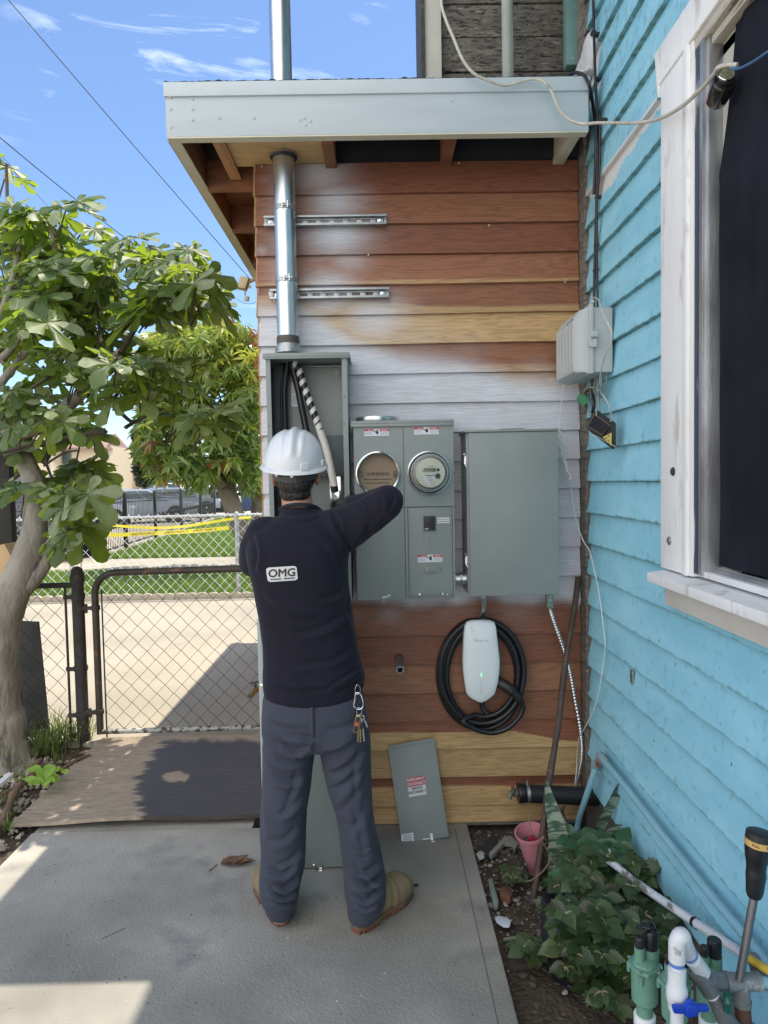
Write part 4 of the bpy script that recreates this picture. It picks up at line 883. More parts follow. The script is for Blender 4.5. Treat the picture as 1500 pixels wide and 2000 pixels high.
# ---- power lines
m_line=M('overhead_wire',(.03,.03,.04),rough=.6)
def wire(u0,v0,Y0_,u1,v1,Y1,r,label,sag=.0,grp='overhead wires',n=14):
    a,b_=aY(u0,v0,Y0_),aY(u1,v1,Y1); pts=[a.lerp(b_,t)+Vector((0,0,-sag*4*t*(1-t))) for t in np.linspace(0,1,n)]
    tag(MB().tube(pts,r,5).build('overhead_wire',m_line,None,smooth=60),label,'wire',grp)
wire(8,-10,12,491,548,16,.009,'single thick wire running from the top left corner down to the lamp on the eave',.02)
wire(-20,252,10,262,478,14,.008,'wire passing just above the fig crown',.03)
wire(-10,290,10,100,410,13,.004,'thin wire through the top of the fig crown')
for i,(u0,v0,u1,v1) in enumerate([(150,575,330,700),(180,600,345,688),(200,640,300,670),(150,700,275,745),(170,790,275,770),(160,805,280,788),(205,560,330,640)]):
    wire(u0,v0,30,u1,v1,36,.018,['distant wire highest through the gap between fig and mango','distant wire second through the gap between fig and mango','short distant wire low behind the fig twigs','distant wire behind the lower fig branch','level distant wire above the cream building roof','level distant wire just over the cream roof, lower of two','distant wire crossing down to the mango top'][i])
wire(449,568,40,500,590,39,.014,'slack wire drooping from the crossarm to the eave',.35)
# ---- flood light / camera box on the back corner of the eave
fb=thing('eave_lamp',aY(480,555,4.4),'cream junction box with a small white lamp hung at the back corner of the eave','lamp')
def Q(u,v,y=4.4): return aY(u,v,y)
m_cb=M('cream_box_paint',(.62,.52,.30),rough=.5)
mb=MB(); c=Q(476,554); ex=(Q(487,554)-Q(466,550))*.5; ez_=Vector((.013,.005,.036)); mb.obox(c,ex*.8,Vector((0,.035,0)),ez_); mb.build('box',m_cb,fb,bevel=.003)
mb=MB(); mb.tube([Q(478,562),Q(479,577)],.006,8); mb.lathe([(.004,0),(.016,.004),(.016,.03),(.002,.034)],Q(481,583)-Vector((0,0,.018)),(.2,0,1),12); mb.build('lamp_head',M('white_lamp',(.75,.75,.75),rough=.4),fb)
mb=MB(); mb.tube([Q(484,552),Q(497,545)],.012,8); mb.build('arm',m_cb,fb)

# ================================================================ vehicles
def mat_car(n,c,r=.25): return M(n,c,rough=r,var=.02,bump=0,coat=.6,rvar=.02)
m_tyre=M('tyre_rubber',(.02,.02,.02),rough=.9); m_rim=M('rim',(.5,.5,.52),rough=.3,metal=.9); m_tail=M('tail_light',(.55,.02,.02),rough=.2,coat=.5); m_cgl=M('car_glass',(.03,.045,.055),rough=.06,var=.1,bump=0,coat=.3)
def car(name,label,loc,rz,Lc,Wc,Hc,prof,cab,paint,pick=False,cat='car',group=None):
    t=thing(name,loc,label,cat,group); t.rotation_euler=(0,0,rz); WL[t.name]=Vector((0,0,0))
    W2=Wc/2
    def sect(prof,y0,y1,taper):
        mb=MB(); zmx=max(z for x,z in prof); zmn=min(z for x,z in prof)
        ys=[-1,-.86,.86,1]; rows=[]
        vs=[]
        for yk in ys:
            for x,z in prof:
                f=(z-zmn)/(zmx-zmn+1e-6); yy=(W2*yk)*(1-taper*f)-0; inset=.04 if abs(yk)==1 else 0
                cx=sum(p[0] for p in prof)/len(prof); cz=sum(p[1] for p in prof)/len(prof)
                vs.append((cx+(x-cx)*(1-inset),yy,cz+(z-cz)*(1-inset)))
        n=len(prof); fs=[(r*n+i,r*n+(i+1)%n,(r+1)*n+(i+1)%n,(r+1)*n+i) for r in range(3) for i in range(n)]+[tuple(range(n))[::-1],tuple(3*n+i for i in range(n))]
        return mb.add(vs,fs)
    sect(prof,0,0,.06).build('body',paint,t,bevel=.03,seg=2)
    sect(cab,0,0,.22).build('cabin',paint,t,bevel=.03)
    # glass band: slightly larger copy of the cabin between belt and roof
    cx=sum(p[0] for p in cab)/len(cab); zm=max(z for x,z in cab); zn=min(z for x,z in cab)
    g=[(cx+(x-cx)*1.0,z) for x,z in cab]
    xs=[x for x,z in cab]; xt=[x for x,z in cab if z>zm-.05]
    x0b,x1b,x0t,x1t=min(xs)+.12,max(xs)-.12,min(xt)+.06,max(xt)-.06
    for sy in (-1,1):
        nP=3
        for k in range(nP):
            mb=MB(); f0,f1=k/nP+.015,(k+1)/nP-.015; zb_,zt_=zn+.08,zm-.09
            yb=W2*(1-.22*.15)+.012; yt=W2*(1-.22*.82)+.012
            mb.prism([(x0b+(x1b-x0b)*f0,sy*yb,zb_),(x0b+(x1b-x0b)*f1,sy*yb,zb_),(x0t+(x1t-x0t)*f1,sy*yt,zt_),(x0t+(x1t-x0t)*f0,sy*yt,zt_)],(0,-sy*.02,0)); mb.build('side_window',m_cgl,t,smooth=0)
    for sx,nmn in ((0,'rear_window'),(1,'windscreen')):
        xb=(max(xs) if sx else min(xs)); xtt=(max(xt) if sx else min(xt)); o_=.02*(1 if sx else -1); mb=MB()
        mb.prism([(xb+o_-(xb-xtt)*.12,-W2*.82,zn+.1),(xb+o_-(xb-xtt)*.12,W2*.82,zn+.1),(xtt+o_+(xb-xtt)*.16,W2*.68,zm-.08),(xtt+o_+(xb-xtt)*.16,-W2*.68,zm-.08)],(-o_,0,0)); mb.build(nmn,m_cgl,t,smooth=0)
    for xw in (Lc*.19,Lc*.80):
        for sy in (-1,1):
            mb=MB(); mb.lathe([(.20,-.11),(.33,-.11),(.35,-.07),(.35,.07),(.33,.11),(.20,.11)],(xw,sy*(W2-.09),.35),(0,sy,0),24); wh=mb.build('wheel',m_tyre,t)
            mb=MB(); mb.lathe([(.21,.09),(.21,.112),(.17,.10),(.06,.085),(.05,.115),(.001,.118)],(xw,sy*(W2-.09),.35),(0,sy,0),20,cap=False); mb.build('rim',m_rim,wh)
    zbt=max(z for x,z in prof)
    for sy in (-1,1):
        mb=MB(); mb.obox((min(x for x,z in prof)+.03,sy*(W2-.10),zbt-.16),(.05,0,0),(0,.08,0),(0,0,.15)); mb.build('tail_light',m_tail,t,bevel=.015)
        mb=MB(); mb.obox((max(x for x,z in prof)-.06,sy*(W2-.22),zbt-.22),(.06,0,0),(0,.14,0),(0,0,.06)); mb.build('headlight',M('headlight_glass',(.6,.62,.64),rough=.1) if 'headlight_glass' not in bpy.data.materials else bpy.data.materials['headlight_glass'],t,bevel=.015)
    mb=MB(); mb.obox((min(x for x,z in prof)-.0,0,.50),(.07,0,0),(0,W2*.95,0),(0,0,.10)); mb.build('bumper',m_black if pick else paint,t,bevel=.03)
    return t
suv=[(0,.35),(4.6,.35),(4.65,.75),(4.45,.98),(3.3,1.05),(.02,1.05),(-.02,.7)]; suvc=[(.05,1.03),(3.5,1.03),(2.75,1.62),(.35,1.66)]
trk=[(0,.45),(5.4,.45),(5.45,.9),(5.3,1.12),(4.0,1.15),(0,1.15)]; trkc=[(1.6,1.13),(4.15,1.13),(3.45,1.75),(1.8,1.78)]
sed=[(0,.32),(4.5,.32),(4.52,.62),(4.3,.80),(3.2,.92),(.8,.94),(.05,.86)]; sedc=[(.6,.92),(3.4,.92),(2.6,1.38),(1.3,1.40)]
L0=aZ(108,1090,0)
car('pickup_truck','dark grey pickup truck with a red tail light behind the fig tree',(-6.9,13.9,0),rad(112),5.4,1.85,1.78,trk,trkc,mat_car('dark_grey_paint',(.05,.055,.06)),True,'truck')
def cpos(u,Y): return (aY(u,950,Y).x,Y,0)
car('parked_car','silver-blue van parked behind the black iron fence',cpos(240,33),rad(28),4.7,1.8,1.5,sed,sedc,mat_car('blue_silver_paint',(.16,.20,.26)))
car('parked_car','white car at the far end of the lot, left of the red figure-like post',cpos(268,52),rad(20),4.4,1.8,1.5,suv,suvc,mat_car('white_paint',(.62,.63,.64)))
car('parked_car','pale silver car behind the right end of the iron fence',cpos(318,40),rad(8),4.6,1.8,1.4,sed,sedc,mat_car('silver_paint',(.42,.44,.45)))
car('parked_car','white suv furthest right among the parked cars under the mango tree',cpos(362,60),rad(10),4.6,1.8,1.7,suv,suvc,mat_car('white_paint_b',(.66,.66,.66)))
car('parked_car','blue-grey car low behind the tall fence gate at left',cpos(150,27),rad(25),4.5,1.8,1.4,sed,sedc,mat_car('slate_paint',(.22,.25,.30)))
car('parked_car','grey car at the far left behind the short iron fence',cpos(5,22),rad(60),4.5,1.8,1.4,sed,sedc,mat_car('grey_paint',(.30,.31,.34)))
# ---- bins
for i,(u,mm,lb) in enumerate(((426,(.015,.02,.02),'black wheeled bin left of the mango trunk'),(485,(.02,.04,.10),'dark blue wheeled bin between the mango trunks'),(505,(.02,.05,.035),'dark green wheeled bin beside the blue one'))):
    p=cpos(u,36); t=thing('wheeled_bin',p,lb,'bin','wheeled bins')
    m_=M('bin_plastic',mm,rough=.5); mb=MB(); mb.prism([(p[0]-.36,36,.06),(p[0]+.36,36,.06),(p[0]+.42,36,1.0),(p[0]-.42,36,1.0)],(0,.7,0)); mb.build('body',m_,t,bevel=.03)
    mb=MB(); mb.prism([(p[0]-.45,35.95,1.005),(p[0]+.45,35.95,1.005),(p[0]+.4,35.95,1.10),(p[0]-.4,35.95,1.10)],(0,.8,0)); mb.build('lid',m_,t,bevel=.03)
    mb=MB(); mb.lathe([(.1,-.03),(.1,.03)],(p[0]-.3,36.65,.1),(1,0,0),12); mb.build('wheel',m_tyre,t); mb=MB(); mb.lathe([(.1,-.03),(.1,.03)],(p[0]+.3,36.65,.1),(1,0,0),12); mb.build('wheel',m_tyre,t)
    if i==0: mb=MB(); mb.box(p[0]-.14,p[0]+.14,35.93,35.96,.62,.70); mb.build('label_plate',M('pale_plate',(.5,.5,.5)),t)
# ---- black ornamental iron fence
m_iron=M('black_iron',(.02,.02,.022),rough=.5,var=.1,bump=0)
ifn=thing('iron_fence',aZ(190,1080,0),'black ornamental iron fence with scrollwork running back beside the lawn','fence')
P0=Vector((-6.15,15.0,0)); P1=Vector((-7.3,30.5,0))
def fence_run(A,B,h,nb,par,orn=True):
    d=(B-A); bars=MB(); sc=MB()
    for i in range(nb+1):
        p=A+d*(i/nb); hh=h-(.0 if i%2 else .03)
        bars.tube([p+Vector((0,0,.06)),p+Vector((0,0,hh))],.0085,4,caps=False)
        if orn and i%4==2: sc.ell(p+Vector((0,0,h*.55)),(.05,.05,.07),6,4)
        if orn: 
            sc.tube([p+Vector((0,0,h)),p+Vector((.03,0,h+.06)),p+Vector((-.03,0,h+.10)),p+Vector((-.02,0,h+.05))],.009,4,caps=False)
    bars.build('bars',m_iron,par); 
    sc.build('scrollwork',m_iron,par)
    r=MB()
    for z in (.10,h*.93,h): r.tube([A+Vector((0,0,z)),B+Vector((0,0,z))],.016,4)
    r.build('rail',m_iron,par)
fence_run(P0,P1,1.22,120,ifn)
for k in (.0,.13,.32,.55,.78,1.0):
    p=P0+(P1-P0)*k; mb=MB(); mb.box(p.x-.04,p.x+.04,p.y-.04,p.y+.04,0,1.38 if k else 1.62); mb.build('post',m_iron,ifn)
gt=thing('iron_gate',(-6.6,15,0),'black iron gate end frame standing left of the ornamental fence','gate')
p=aY(168,940,15); mb=MB(); mb.box(P0.x-.33,P0.x-.27,14.96,15.04,0,1.60); mb.box(P0.x-.33,P0.x,14.97,15.03,1.54,1.60); mb.build('frame',m_iron,gt); 
mb=MB()
for i in range(5): mb.box(P0.x-.27+.05*i,P0.x-.262+.05*i,14.99,15.01,.05,.62)
mb.build('bars',m_iron,gt)
ifl=thing('short_iron_fence',(aY(20,1000,12.5).x,12.5,0),'short run of black iron fence with scrolls at the far left','fence')
fence_run(Vector((-9.5,12.6,0)),Vector((aY(58,990,12.5).x,12.5,0)),1.12,34,ifl)
# ================================================================ electrical gear on the shed wall
m_ink=bpy.data.materials.get('black_ink') or M('black_ink',(.02,.02,.02),rough=.5)
m_lab=M('label_white',(.62,.64,.68),rough=.4,var=.03,bump=0); m_labred=M('label_red',(.45,.02,.05),rough=.4,var=.03,bump=0); m_lor=M('label_orange',(.6,.2,.05),rough=.4,bump=0)
m_hinkw=M('label_ink_white',(.75,.75,.78),rough=.5,bump=0)
EY=Vector((0,0,1)); EX=Vector((1,0,0))
def decal(par,nme,mat,u0,v0,u1,v1,Y,th=.0012):
    a=aY(u0,v0,Y); b=aY(u1,v1,Y); return MB().box(min(a.x,b.x),max(a.x,b.x),Y-th,Y,min(a.z,b.z),max(a.z,b.z)).build(nme,mat,par,smooth=0)
def fine(par,rows,Y,name='fine_print',mat=None):
    mb=MB()
    for (u0,v0,u1,v1,n,hh) in rows:
        a=aY(u0,v0,Y); b=aY(u1,v1,Y)
        for i in range(n):
            z=a.z+(b.z-a.z)*(i+.5)/n; x=a.x; 
            while x<b.x-.001:
                wl=random.uniform(.002,.007); x2=min(x+wl,b.x); mb.box(x,x2,Y-.0004,Y,z-hh/2,z+hh/2); x=x2+.0012
    return mb.build(name,mat or m_ink,par,smooth=0)
# ---- riser
PY=2.99
pc=aY(556,400,PY)
rs=thing('conduit_riser',(pc.x,PY,aY(560,690,PY).z),'tall galvanised steel conduit riser running up the siding and through the eave','conduit')
zb_=aY(565,685,PY).z
mb=MB(); mb.tube([(pc.x,PY,zb_),(pc.x,PY,aY(556,400,PY).z),(pc.x,PY,4.4)],.0455,36); mb.build('pipe',m_galv,rs,smooth=60)
mb=MB(); mb.lathe([(.047,.0),(.049,.008),(.049,.032),(.047,.04)],(pc.x,PY,zb_+.02),(0,0,1),30); mb.build('dark_band',M('pipe_dope',(.10,.09,.08),rough=.6,metal=.4,var=.3),rs)
mb=MB(); mb.lathe([(.056,-.012),(.056,.01),(.050,.022),(.048,.03)],(pc.x,PY,zb_+.0),(0,0,1),30); mb.build('hub',m_dgalv,rs)
for v in (409,549):
    z=aY(556,v,PY).z; mb=MB(); mb.lathe([(.0458,-.011),(.0475,-.010),(.0475,.010),(.0458,.011)],(pc.x,PY,z),(0,0,1),30)
    st=mb.build('pipe_strap',m_dgalv,rs)
    mb=MB(); 
    for s in (-.011,.011): mb.obox((pc.x+s+.008,PY-.053,z),(.0016,0,0),(0,.010,0),(0,0,.014))
    mb.tube([(pc.x-.014,PY-.055,z),(pc.x+.032,PY-.055,z)],.0028,8); mb.build('strap_bolt',m_galv,st)
mb=MB(); mb.lathe([(.06,0),(.056,.006),(.047,.008)],(pc.x,PY,SZ+.0),(0,0,-1),30); mb.build('collar',m_black,rs)
for (v,ua,ub,lb) in ((429,515,755,'upper'),(572,527,760,'lower')):
    a=aY(ua,v+3,3.04); b=aY(ub,v-2,3.04); z=(a.z+b.z)/2; h=.0215; yb=WY-.019
    t=thing('strut_channel',(a.x,yb,z-h),'%s slotted steel strut channel screwed to the siding behind the riser'%lb,'strut','strut channels holding the riser')
    mb=MB(); 
    # back plate with oval slots cut as gaps between webs
    L_=b.x-a.x; ns=9; pit=L_/ns
    mb.box(a.x,b.x,yb-.003,yb,z-h,z-.007); mb.box(a.x,b.x,yb-.003,yb,z+.007,z+h)
    for i in range(ns+1): mb.box(a.x+max(0,i*pit-.012),min(b.x,a.x+i*pit+.012),yb-.0031,yb-.0001,z-.0071,z+.0071)
    mb.box(a.x,b.x,yb-.022,yb-.003,z+h-.0025,z+h); mb.box(a.x,b.x,yb-.022,yb-.003,z-h,z-h+.0025)
    mb.box(a.x,b.x,yb-.0245,yb-.0215,z+h-.009,z+h); mb.box(a.x,b.x,yb-.0245,yb-.0215,z-h,z-h+.009)
    mb.build('channel',m_dgalv,t,bevel=.0006)
    for xx in (a.x+.028,b.x-.028):
        mb=MB(); mb.lathe([(.013,0),(.013,.002),(.0075,.003),(.0075,.009),(.004,.010)],(xx,yb-.0035,z),(0,-1,0),12); mb.build('screw',m_galv,t)
mb=MB(); mb.ell(aY(530,574,3.05),(.012,.006,.016)); mb.ell(aY(536,586,3.05),(.004,.004,.012)); mb.build('caulk',M('white_sealant',(.6,.6,.6),rough=.6,bump=.6),rs)

# ---- open meter main enclosure
BF=2.86; BBK=3.058
xl,xr=aY(522,830,BF).x,aY(680,830,BF).x; il,ir=aY(531,830,BF).x,aY(670,830,BF).x
zt_=aY(600,698,BF).z; zb2=aY(690,1178,BF).z
bxo=thing('meter_enclosure',(xl,BF,zb2),'tall open grey electrical enclosure with exposed service cables under the riser','electrical box')
mb=MB(); mb.box(xl,xl+.004,BF,BBK,zb2,zt_); mb.box(xl+.004,xr-.004,BBK-.004,BBK,zb2,zt_); mb.box(xr-.004,xr,BF,BBK,zb2,zt_); mb.box(xl+.004,xr-.004,BF,BBK-.004,zb2,zb2+.004)
mb.box(xl+.004,il,BF,BF+.004,zb2+.004,zt_); mb.box(ir,xr-.004,BF,BF+.004,zb2+.004,zt_)
mb.build('case',m_elec,bxo)
mb=MB(); mb.box(xl-.010,xr+.012,BF-.012,BBK+.003,zt_+.001,zt_+.018); mb.box(xl-.010,xr+.012,BF-.012,BF-.009,zt_-.006,zt_+.0005); mb.build('top_cap',m_elec,bxo,bevel=.002)
mb=MB(); mb.box(xl+.0045,aY(559,800,BBK).x,BBK-.03,BBK-.0045,zb2+.01,zt_-.002); mb.box(xl+.0042,xl+.006,BF+.005,BBK-.03,zb2+.01,zt_-.002); mb.build('dark_side_strip',m_elecd,bxo)  # dark strip along the left of the enclosure's interior
mb=MB(); a=aY(612,852,3.03); mb.box(a.x,xr-.006,3.00,3.03,aY(640,931,3.0).z,a.z); mb.build('insulating_barrier',m_elecd,bxo,bevel=.002)
for (u,v) in ((657,727),(553,730)):
    mb=MB(); mb.lathe([(.0155,0),(.0155,.002),(.0125,.002),(.0125,.0035),(.009,.0035),(.009,.002),(.004,.002)],aY(u,v,BBK-.005),(0,-1,0),22); mb.build('knockout',M('knockout_grey',(.24,.27,.25),rough=.4,metal=.2),bxo)
mb=MB(); mb.lathe([(.006,0),(.005,.002)],aY(662,800,BBK-.005),(0,-1,0),12); mb.build('dimple',m_elec,bxo)
mb=MB(); a=aY(608,700,BBK-.01); mb.box(a.x,xr-.01,BBK-.03,BBK-.012,zt_-.012,zt_-.009); mb.tube([aY(633,705,3.02),aY(637,702,3.0),aY(640,710,3.0)],.0012,5); mb.build('hinge_rod',m_dgalv,bxo)
for (u,v) in ((525,832),(673,775),(672,828)):
    mb=MB(); mb.lathe([(.0028,0),(.0028,.0006)],aY(u,v,BF-.0003),(0,-1,0),10); mb.build('screw_hole',m_black,bxo)
lb=decal(bxo,'warning_label',m_lab,568,737,595,794,BBK-.006); decal(lb,'label_header',m_lor,569,738,577,748,BBK-.0078)
fine(lb,[(571,756,580,768,3,.0016),(571,772,592,790,6,.0012)],BBK-.0078)
# cables in the box
mb=MB(); mb.tube([(pc.x-.004,PY,zt_+.01),aY(555,760,3.0),aY(557,850,3.0),aY(562,1000,3.0)],.0145,14); mb.tube([(pc.x-.012,PY,zt_+.01),aY(549,760,2.99),aY(552,860,2.99)],.006,10); tag(mb.build('service_cable',m_rubber,None,smooth=60),'plain black service cable hanging vertically in the open enclosure','cable','service cables in the enclosure')
mb=MB(); mb.tube(spline([(pc.x+.008,PY-.005,zt_+.01),aY(579,745,2.985),aY(588,790,2.98),aY(600,850,2.98),aY(612,930,2.98)]),.0145,14); tag(mb.build('service_cable',m_rubber,None,smooth=60),'black service cable slanting behind the striped one','cable','service cables in the enclosure')
# striped cable : helical white tape over black
m_tapew=M('white_tape',(.62,.60,.56),rough=.5,var=.08,bump=.3,bscale=120,dist=.002)
sp_=spline([(pc.x+.012,PY-.02,zt_+.012),aY(583,720,2.96),aY(592,750,2.955),aY(607,790,2.95),aY(625,840,2.95),aY(638,880,2.95),aY(647,920,2.95),aY(653,950,2.95)],10)
mb=MB(); mb.tube(sp_,.0150,16); c0=mb; t=thing('taped_cable',sp_[-1],'black service cable spiral wrapped in white tape, ending in a lug','cable','service cables in the enclosure')
c0.build('cable',m_rubber,t,smooth=60)
# helix strips
n=len(sp_); acc=[0]
for i in range(1,n): acc.append(acc[-1]+(sp_[i]-sp_[i-1]).length)
tot=acc[-1]
def at_len(s):
    i=min(max(int(np.searchsorted(acc,s))-1,0),n-2); f=(s-acc[i])/(acc[i+1]-acc[i]+1e-9); return sp_[i].lerp(sp_[i+1],f),(sp_[i+1]-sp_[i]).normalized()
mb=MB()
def helix(s0,s1,pitch,width,r):
    m_=int((s1-s0)/pitch*20); vs=[]
    for i in range(m_+1):
        s=s0+(s1-s0)*i/m_; a=2*math.pi*(s-s0)/pitch
        for w_ in (-.5,.5):
            p,T_=at_len(min(max(s+w_*width,0),tot)); u=(Vector((1,0,0))-T_*T_.x).normalized(); v_=T_.cross(u); vs.append(p+(u*math.cos(a)+v_*math.sin(a))*r)
    mb.add(vs,[(2*i,2*i+1,2*i+3,2*i+2) for i in range(m_)])
helix(.02,.31,.043,.020,.0158); helix(.31,.345,.036,.026,.0160)
mb.build('spiral_tape',m_tapew,t,recalc=False,smooth=60)
mb=MB(); m_=60; vs=[at_len(.335+(tot-.335-.0)*i/m_)[0] for i in range(m_+1)]; mb.tube(vs,[.0165+.0008*math.sin(i*1.9) for i in range(m_+1)],16); mb.build('wrapped_end',m_tapew,t,smooth=60)
lg=thing('cable_lug',aY(655,975,3.0),'bright metal terminal lug on a base plate with the taped cable clamped in it','lug')
mb=MB(); a=aY(644,928,3.02); b=aY(668,992,3.02); mb.box(a.x,b.x,3.005,3.02,b.z,a.z); mb.build('base_plate',m_chrome,lg,bevel=.002)
mb=MB(); a=aY(646,958,2.97); b=aY(665,982,2.97); mb.box(a.x,b.x,2.95,3.004,b.z,a.z); mb.build('lug_block',m_chrome,lg,bevel=.004)
mb=MB(); mb.lathe([(.011,0),(.011,.006),(.006,.006),(.006,.002),(.001,.002)],aY(654,971,2.95),(0,-1,0),18,cap=False); mb.build('set_screw',m_dgalv,lg)
mb=MB(); mb.tube([aY(652,948,2.95),aY(654,960,2.955)],.017,16); mb.tube([aY(655,982,2.97),aY(656,990,2.99)],.017,16); mb.build('black_sleeve',m_black,lg)

# ---- twin meter centre
MF=2.87
xa,xm,xb=aY(691,900,MF).x,aY(788.5,900,MF).x,aY(886,900,MF).x
ztm=aY(788,829,MF).z; zbl=aY(745,1172,MF).z; zbr=aY(840,1165,MF).z
mc=thing('meter_cabinet',(xa,MF,zbl),'grey twin meter panel with one glass meter and one empty socket','meter panel')
mb=MB(); mb.box(xa,xb,MF+.012,WY-.019,zbl+.002,ztm+.004); mb.build('case',m_elec,mc,bevel=.002)
mb=MB(); mb.box(xa-.008,xb+.003,MF-.010,WY-.019,ztm+.0045,ztm+.017); mb.box(xa-.008,xb+.003,MF-.010,MF-.006,ztm-.008,ztm+.0042); mb.build('top_cap',m_elec,mc,bevel=.0015)
def holed(mb,x0,x1,z0,z1,cx,cz,r,y,th,n=48):
    # rectangular plate with a round hole
    ring=[];out=[]
    for k in range(n):
        a=2*math.pi*k/n; dx,dz=math.cos(a),math.sin(a); ring.append((cx+r*dx,cz+r*dz))
        t=min([((x1-cx)/dx if dx>0 else (x0-cx)/dx) if abs(dx)>1e-6 else 9,((z1-cz)/dz if dz>0 else (z0-cz)/dz) if abs(dz)>1e-6 else 9]); out.append((cx+t*dx,cz+t*dz))
    vs=[(x,y,z) for x,z in ring]+[(x,y,z) for x,z in out]+[(x,y+th,z) for x,z in ring]+[(x,y+th,z) for x,z in out]
    fs=[]
    for k in range(n):
        j=(k+1)%n; fs+=[(k,j,n+j,n+k),(2*n+k,3*n+k,3*n+j,2*n+j),(k,2*n+k,2*n+j,j),(n+k,n+j,3*n+j,3*n+k)]
    mb.add(vs,fs)
    # corners
    for (x,z) in ((x0,z0),(x1,z0),(x1,z1),(x0,z1)):
        c=sorted(range(n),key=lambda k:(out[k][0]-x)**2+(out[k][1]-z)**2)[:2]
        mb.add([(x,y,z),(out[c[0]][0],y,out[c[0]][1]),(out[c[1]][0],y,out[c[1]][1])],[(0,1,2)])
zmid=aY(788,990,MF).z
cl=aY(738,925,MF); cr_=aY(838,924,MF); rr_=.089
mb=MB(); holed(mb,xa+.001,xm-.0012,zmid,ztm+.003,cl.x,cl.z,rr_-.006,MF,.011); mb.build('socket_cover',m_elec,mc,smooth=0)
mb=MB(); holed(mb,xm+.0012,xb,zmid,ztm+.003,cr_.x,cr_.z,rr_-.006,MF-.001,.011); mb.build('meter_cover',m_elec,mc,smooth=0)
mb=MB(); mb.box(xa+.003,xm-.001,MF+.001,MF+.012,zbl,zmid-.0025); mb.build('lower_cover',m_elec,mc,bevel=.0015)
mb=MB(); mb.box(xm+.002,xm+.012,MF-.002,MF+.0119,zbr,zmid-.003); mb.box(xb-.008,xb,MF-.002,MF+.0119,zbr,zmid-.003); mb.build('breaker_frame',m_elec,mc,bevel=.001)
xbl=aY(798,1080,MF).x; xbr=aY(885,1080,MF).x
mb=MB(); mb.box(xm+.014,xb-.010,MF+.003,MF+.0119,zbr+.005,zmid-.004); mb.build('breaker_cover',m_elec,mc,bevel=.0012)
# retaining rings
for c,nm_ in ((cl,'empty_ring'),(cr_,'meter_ring')):
    mb=MB(); n=40; prof=[(rr_-.008,-.002),(rr_-.008,.010),(rr_-.006,.016),(rr_-.001,.018),(rr_+.003,.016),(rr_+.004,.010),(rr_+.004,-.002)]
    mb.lathe(prof,(c.x,MF,c.z),(0,-1,0),n,cap=False); mb.build(nm_,m_galv if nm_=='meter_ring' else m_chrome,mc)
m_kraft=M('kraft_card',(.25,.19,.13),rough=.8,var=.08,bump=.1)
cd=MB().lathe([(rr_-.009,0),(rr_-.009,.002)],(cl.x,MF+.0105,cl.z),(0,-1,0),40).build('card',m_kraft,mc)
yb=MF+.0078
text_part('WIREMAN',.0205,m_ink,cd,(cl.x,yb,aY(737,926,yb).z),EX,EY,sx=1.0)
fine(cd,[(710,934,764,938.5,1,.0034),(714,941,760,945.5,1,.0034)],yb)
mb=MB(); 
for u in (706,770): p=aY(u,925,MF+.02); mb.box(p.x-.004,p.x+.004,MF+.002,MF+.0078,p.z-.014,p.z+.010)
mb.build('jaw_tabs',m_elecd,cd)
# glass meter
mt=thing('electric_meter',(cr_.x,MF,cr_.z-.08),'round glass electric meter with a small display, in the right socket','meter')
mb=MB(); mb.lathe([(rr_-.010,0),(rr_-.010,.03),(rr_-.018,.034),(.001,.034)],(cr_.x,MF,cr_.z),(0,-1,0),40,cap=False); mb.build('base',M('meter_base_grey',(.16,.16,.15),rough=.4),mt)
mb=MB(); mb.lathe([(.060,0),(.060,.05),(.058,.052),(.001,.052)],(cr_.x,MF-.022,cr_.z),(0,-1,0),40,cap=False); dial=mb.build('dial',M('meter_face_cream',(.50,.52,.42),rough=.5,var=.03,bump=0),mt)
dy=MF-.0745
mb=MB(); x0=cr_.x-.038; pts=[(x0,cr_.z-.004),(cr_.x+.030,cr_.z-.004),(cr_.x+.018,cr_.z-.020),(cr_.x+.006,cr_.z-.047),(cr_.x-.006,cr_.z-.050),(cr_.x-.026,cr_.z-.036)]
mb.prism([(x,dy-.0003,z) for x,z in pts],(0,-.0006,0)); mb.build('nameplate',M('nameplate_silver',(.55,.57,.60),rough=.35,bump=0),dial)
mb=MB(); mb.box(cr_.x-.027,cr_.x+.022,dy-.002,dy,cr_.z+.004,cr_.z+.020); mb.build('display',M('lcd_olive',(.16,.17,.12),rough=.25,bump=0),dial)
text_part('888888',.0125,m_ink,dial,(cr_.x,dy-.0026,cr_.z+.012),EX,EY,thick=.0002)
mb=MB(); mb.lathe([(.0062,0),(.0062,.003)],(cr_.x+.031,dy,cr_.z+.012),(0,-1,0),16); mb.lathe([(.0105,0),(.0105,.003)],(cr_.x+.029,dy,cr_.z-.013),(0,-1,0),20); mb.build('buttons',m_black,dial)
mb=MB()
for (xo,zo,wd,h) in ((-.010,.027,.022,.002),(-.033,.010,.003,.008),(-.020,-.010,.036,.0045),(-.016,-.0165,.026,.002),(-.010,-.024,.018,.002),(-.010,-.030,.020,.0022),(-.004,-.038,.012,.0015),(-.002,-.043,.008,.0015)):
    x=cr_.x+xo
    while x<cr_.x+xo+wd: mb.box(x,x+.0024,dy-.0016,dy-.0009,cr_.z+zo-h/2,cr_.z+zo+h/2); x+=.0034
mb.build('fine_print',m_ink,dial,smooth=0)
m_glass,N,L,P=nm('meter_glass'); P.inputs['Transmission Weight'].default_value=1; P.inputs['Roughness'].default_value=.02; P.inputs['IOR'].default_value=1.12; P.inputs['Base Color'].default_value=(.97,.98,.97,1); P.inputs['Coat Weight'].default_value=.35; P.inputs['Coat Roughness'].default_value=.03
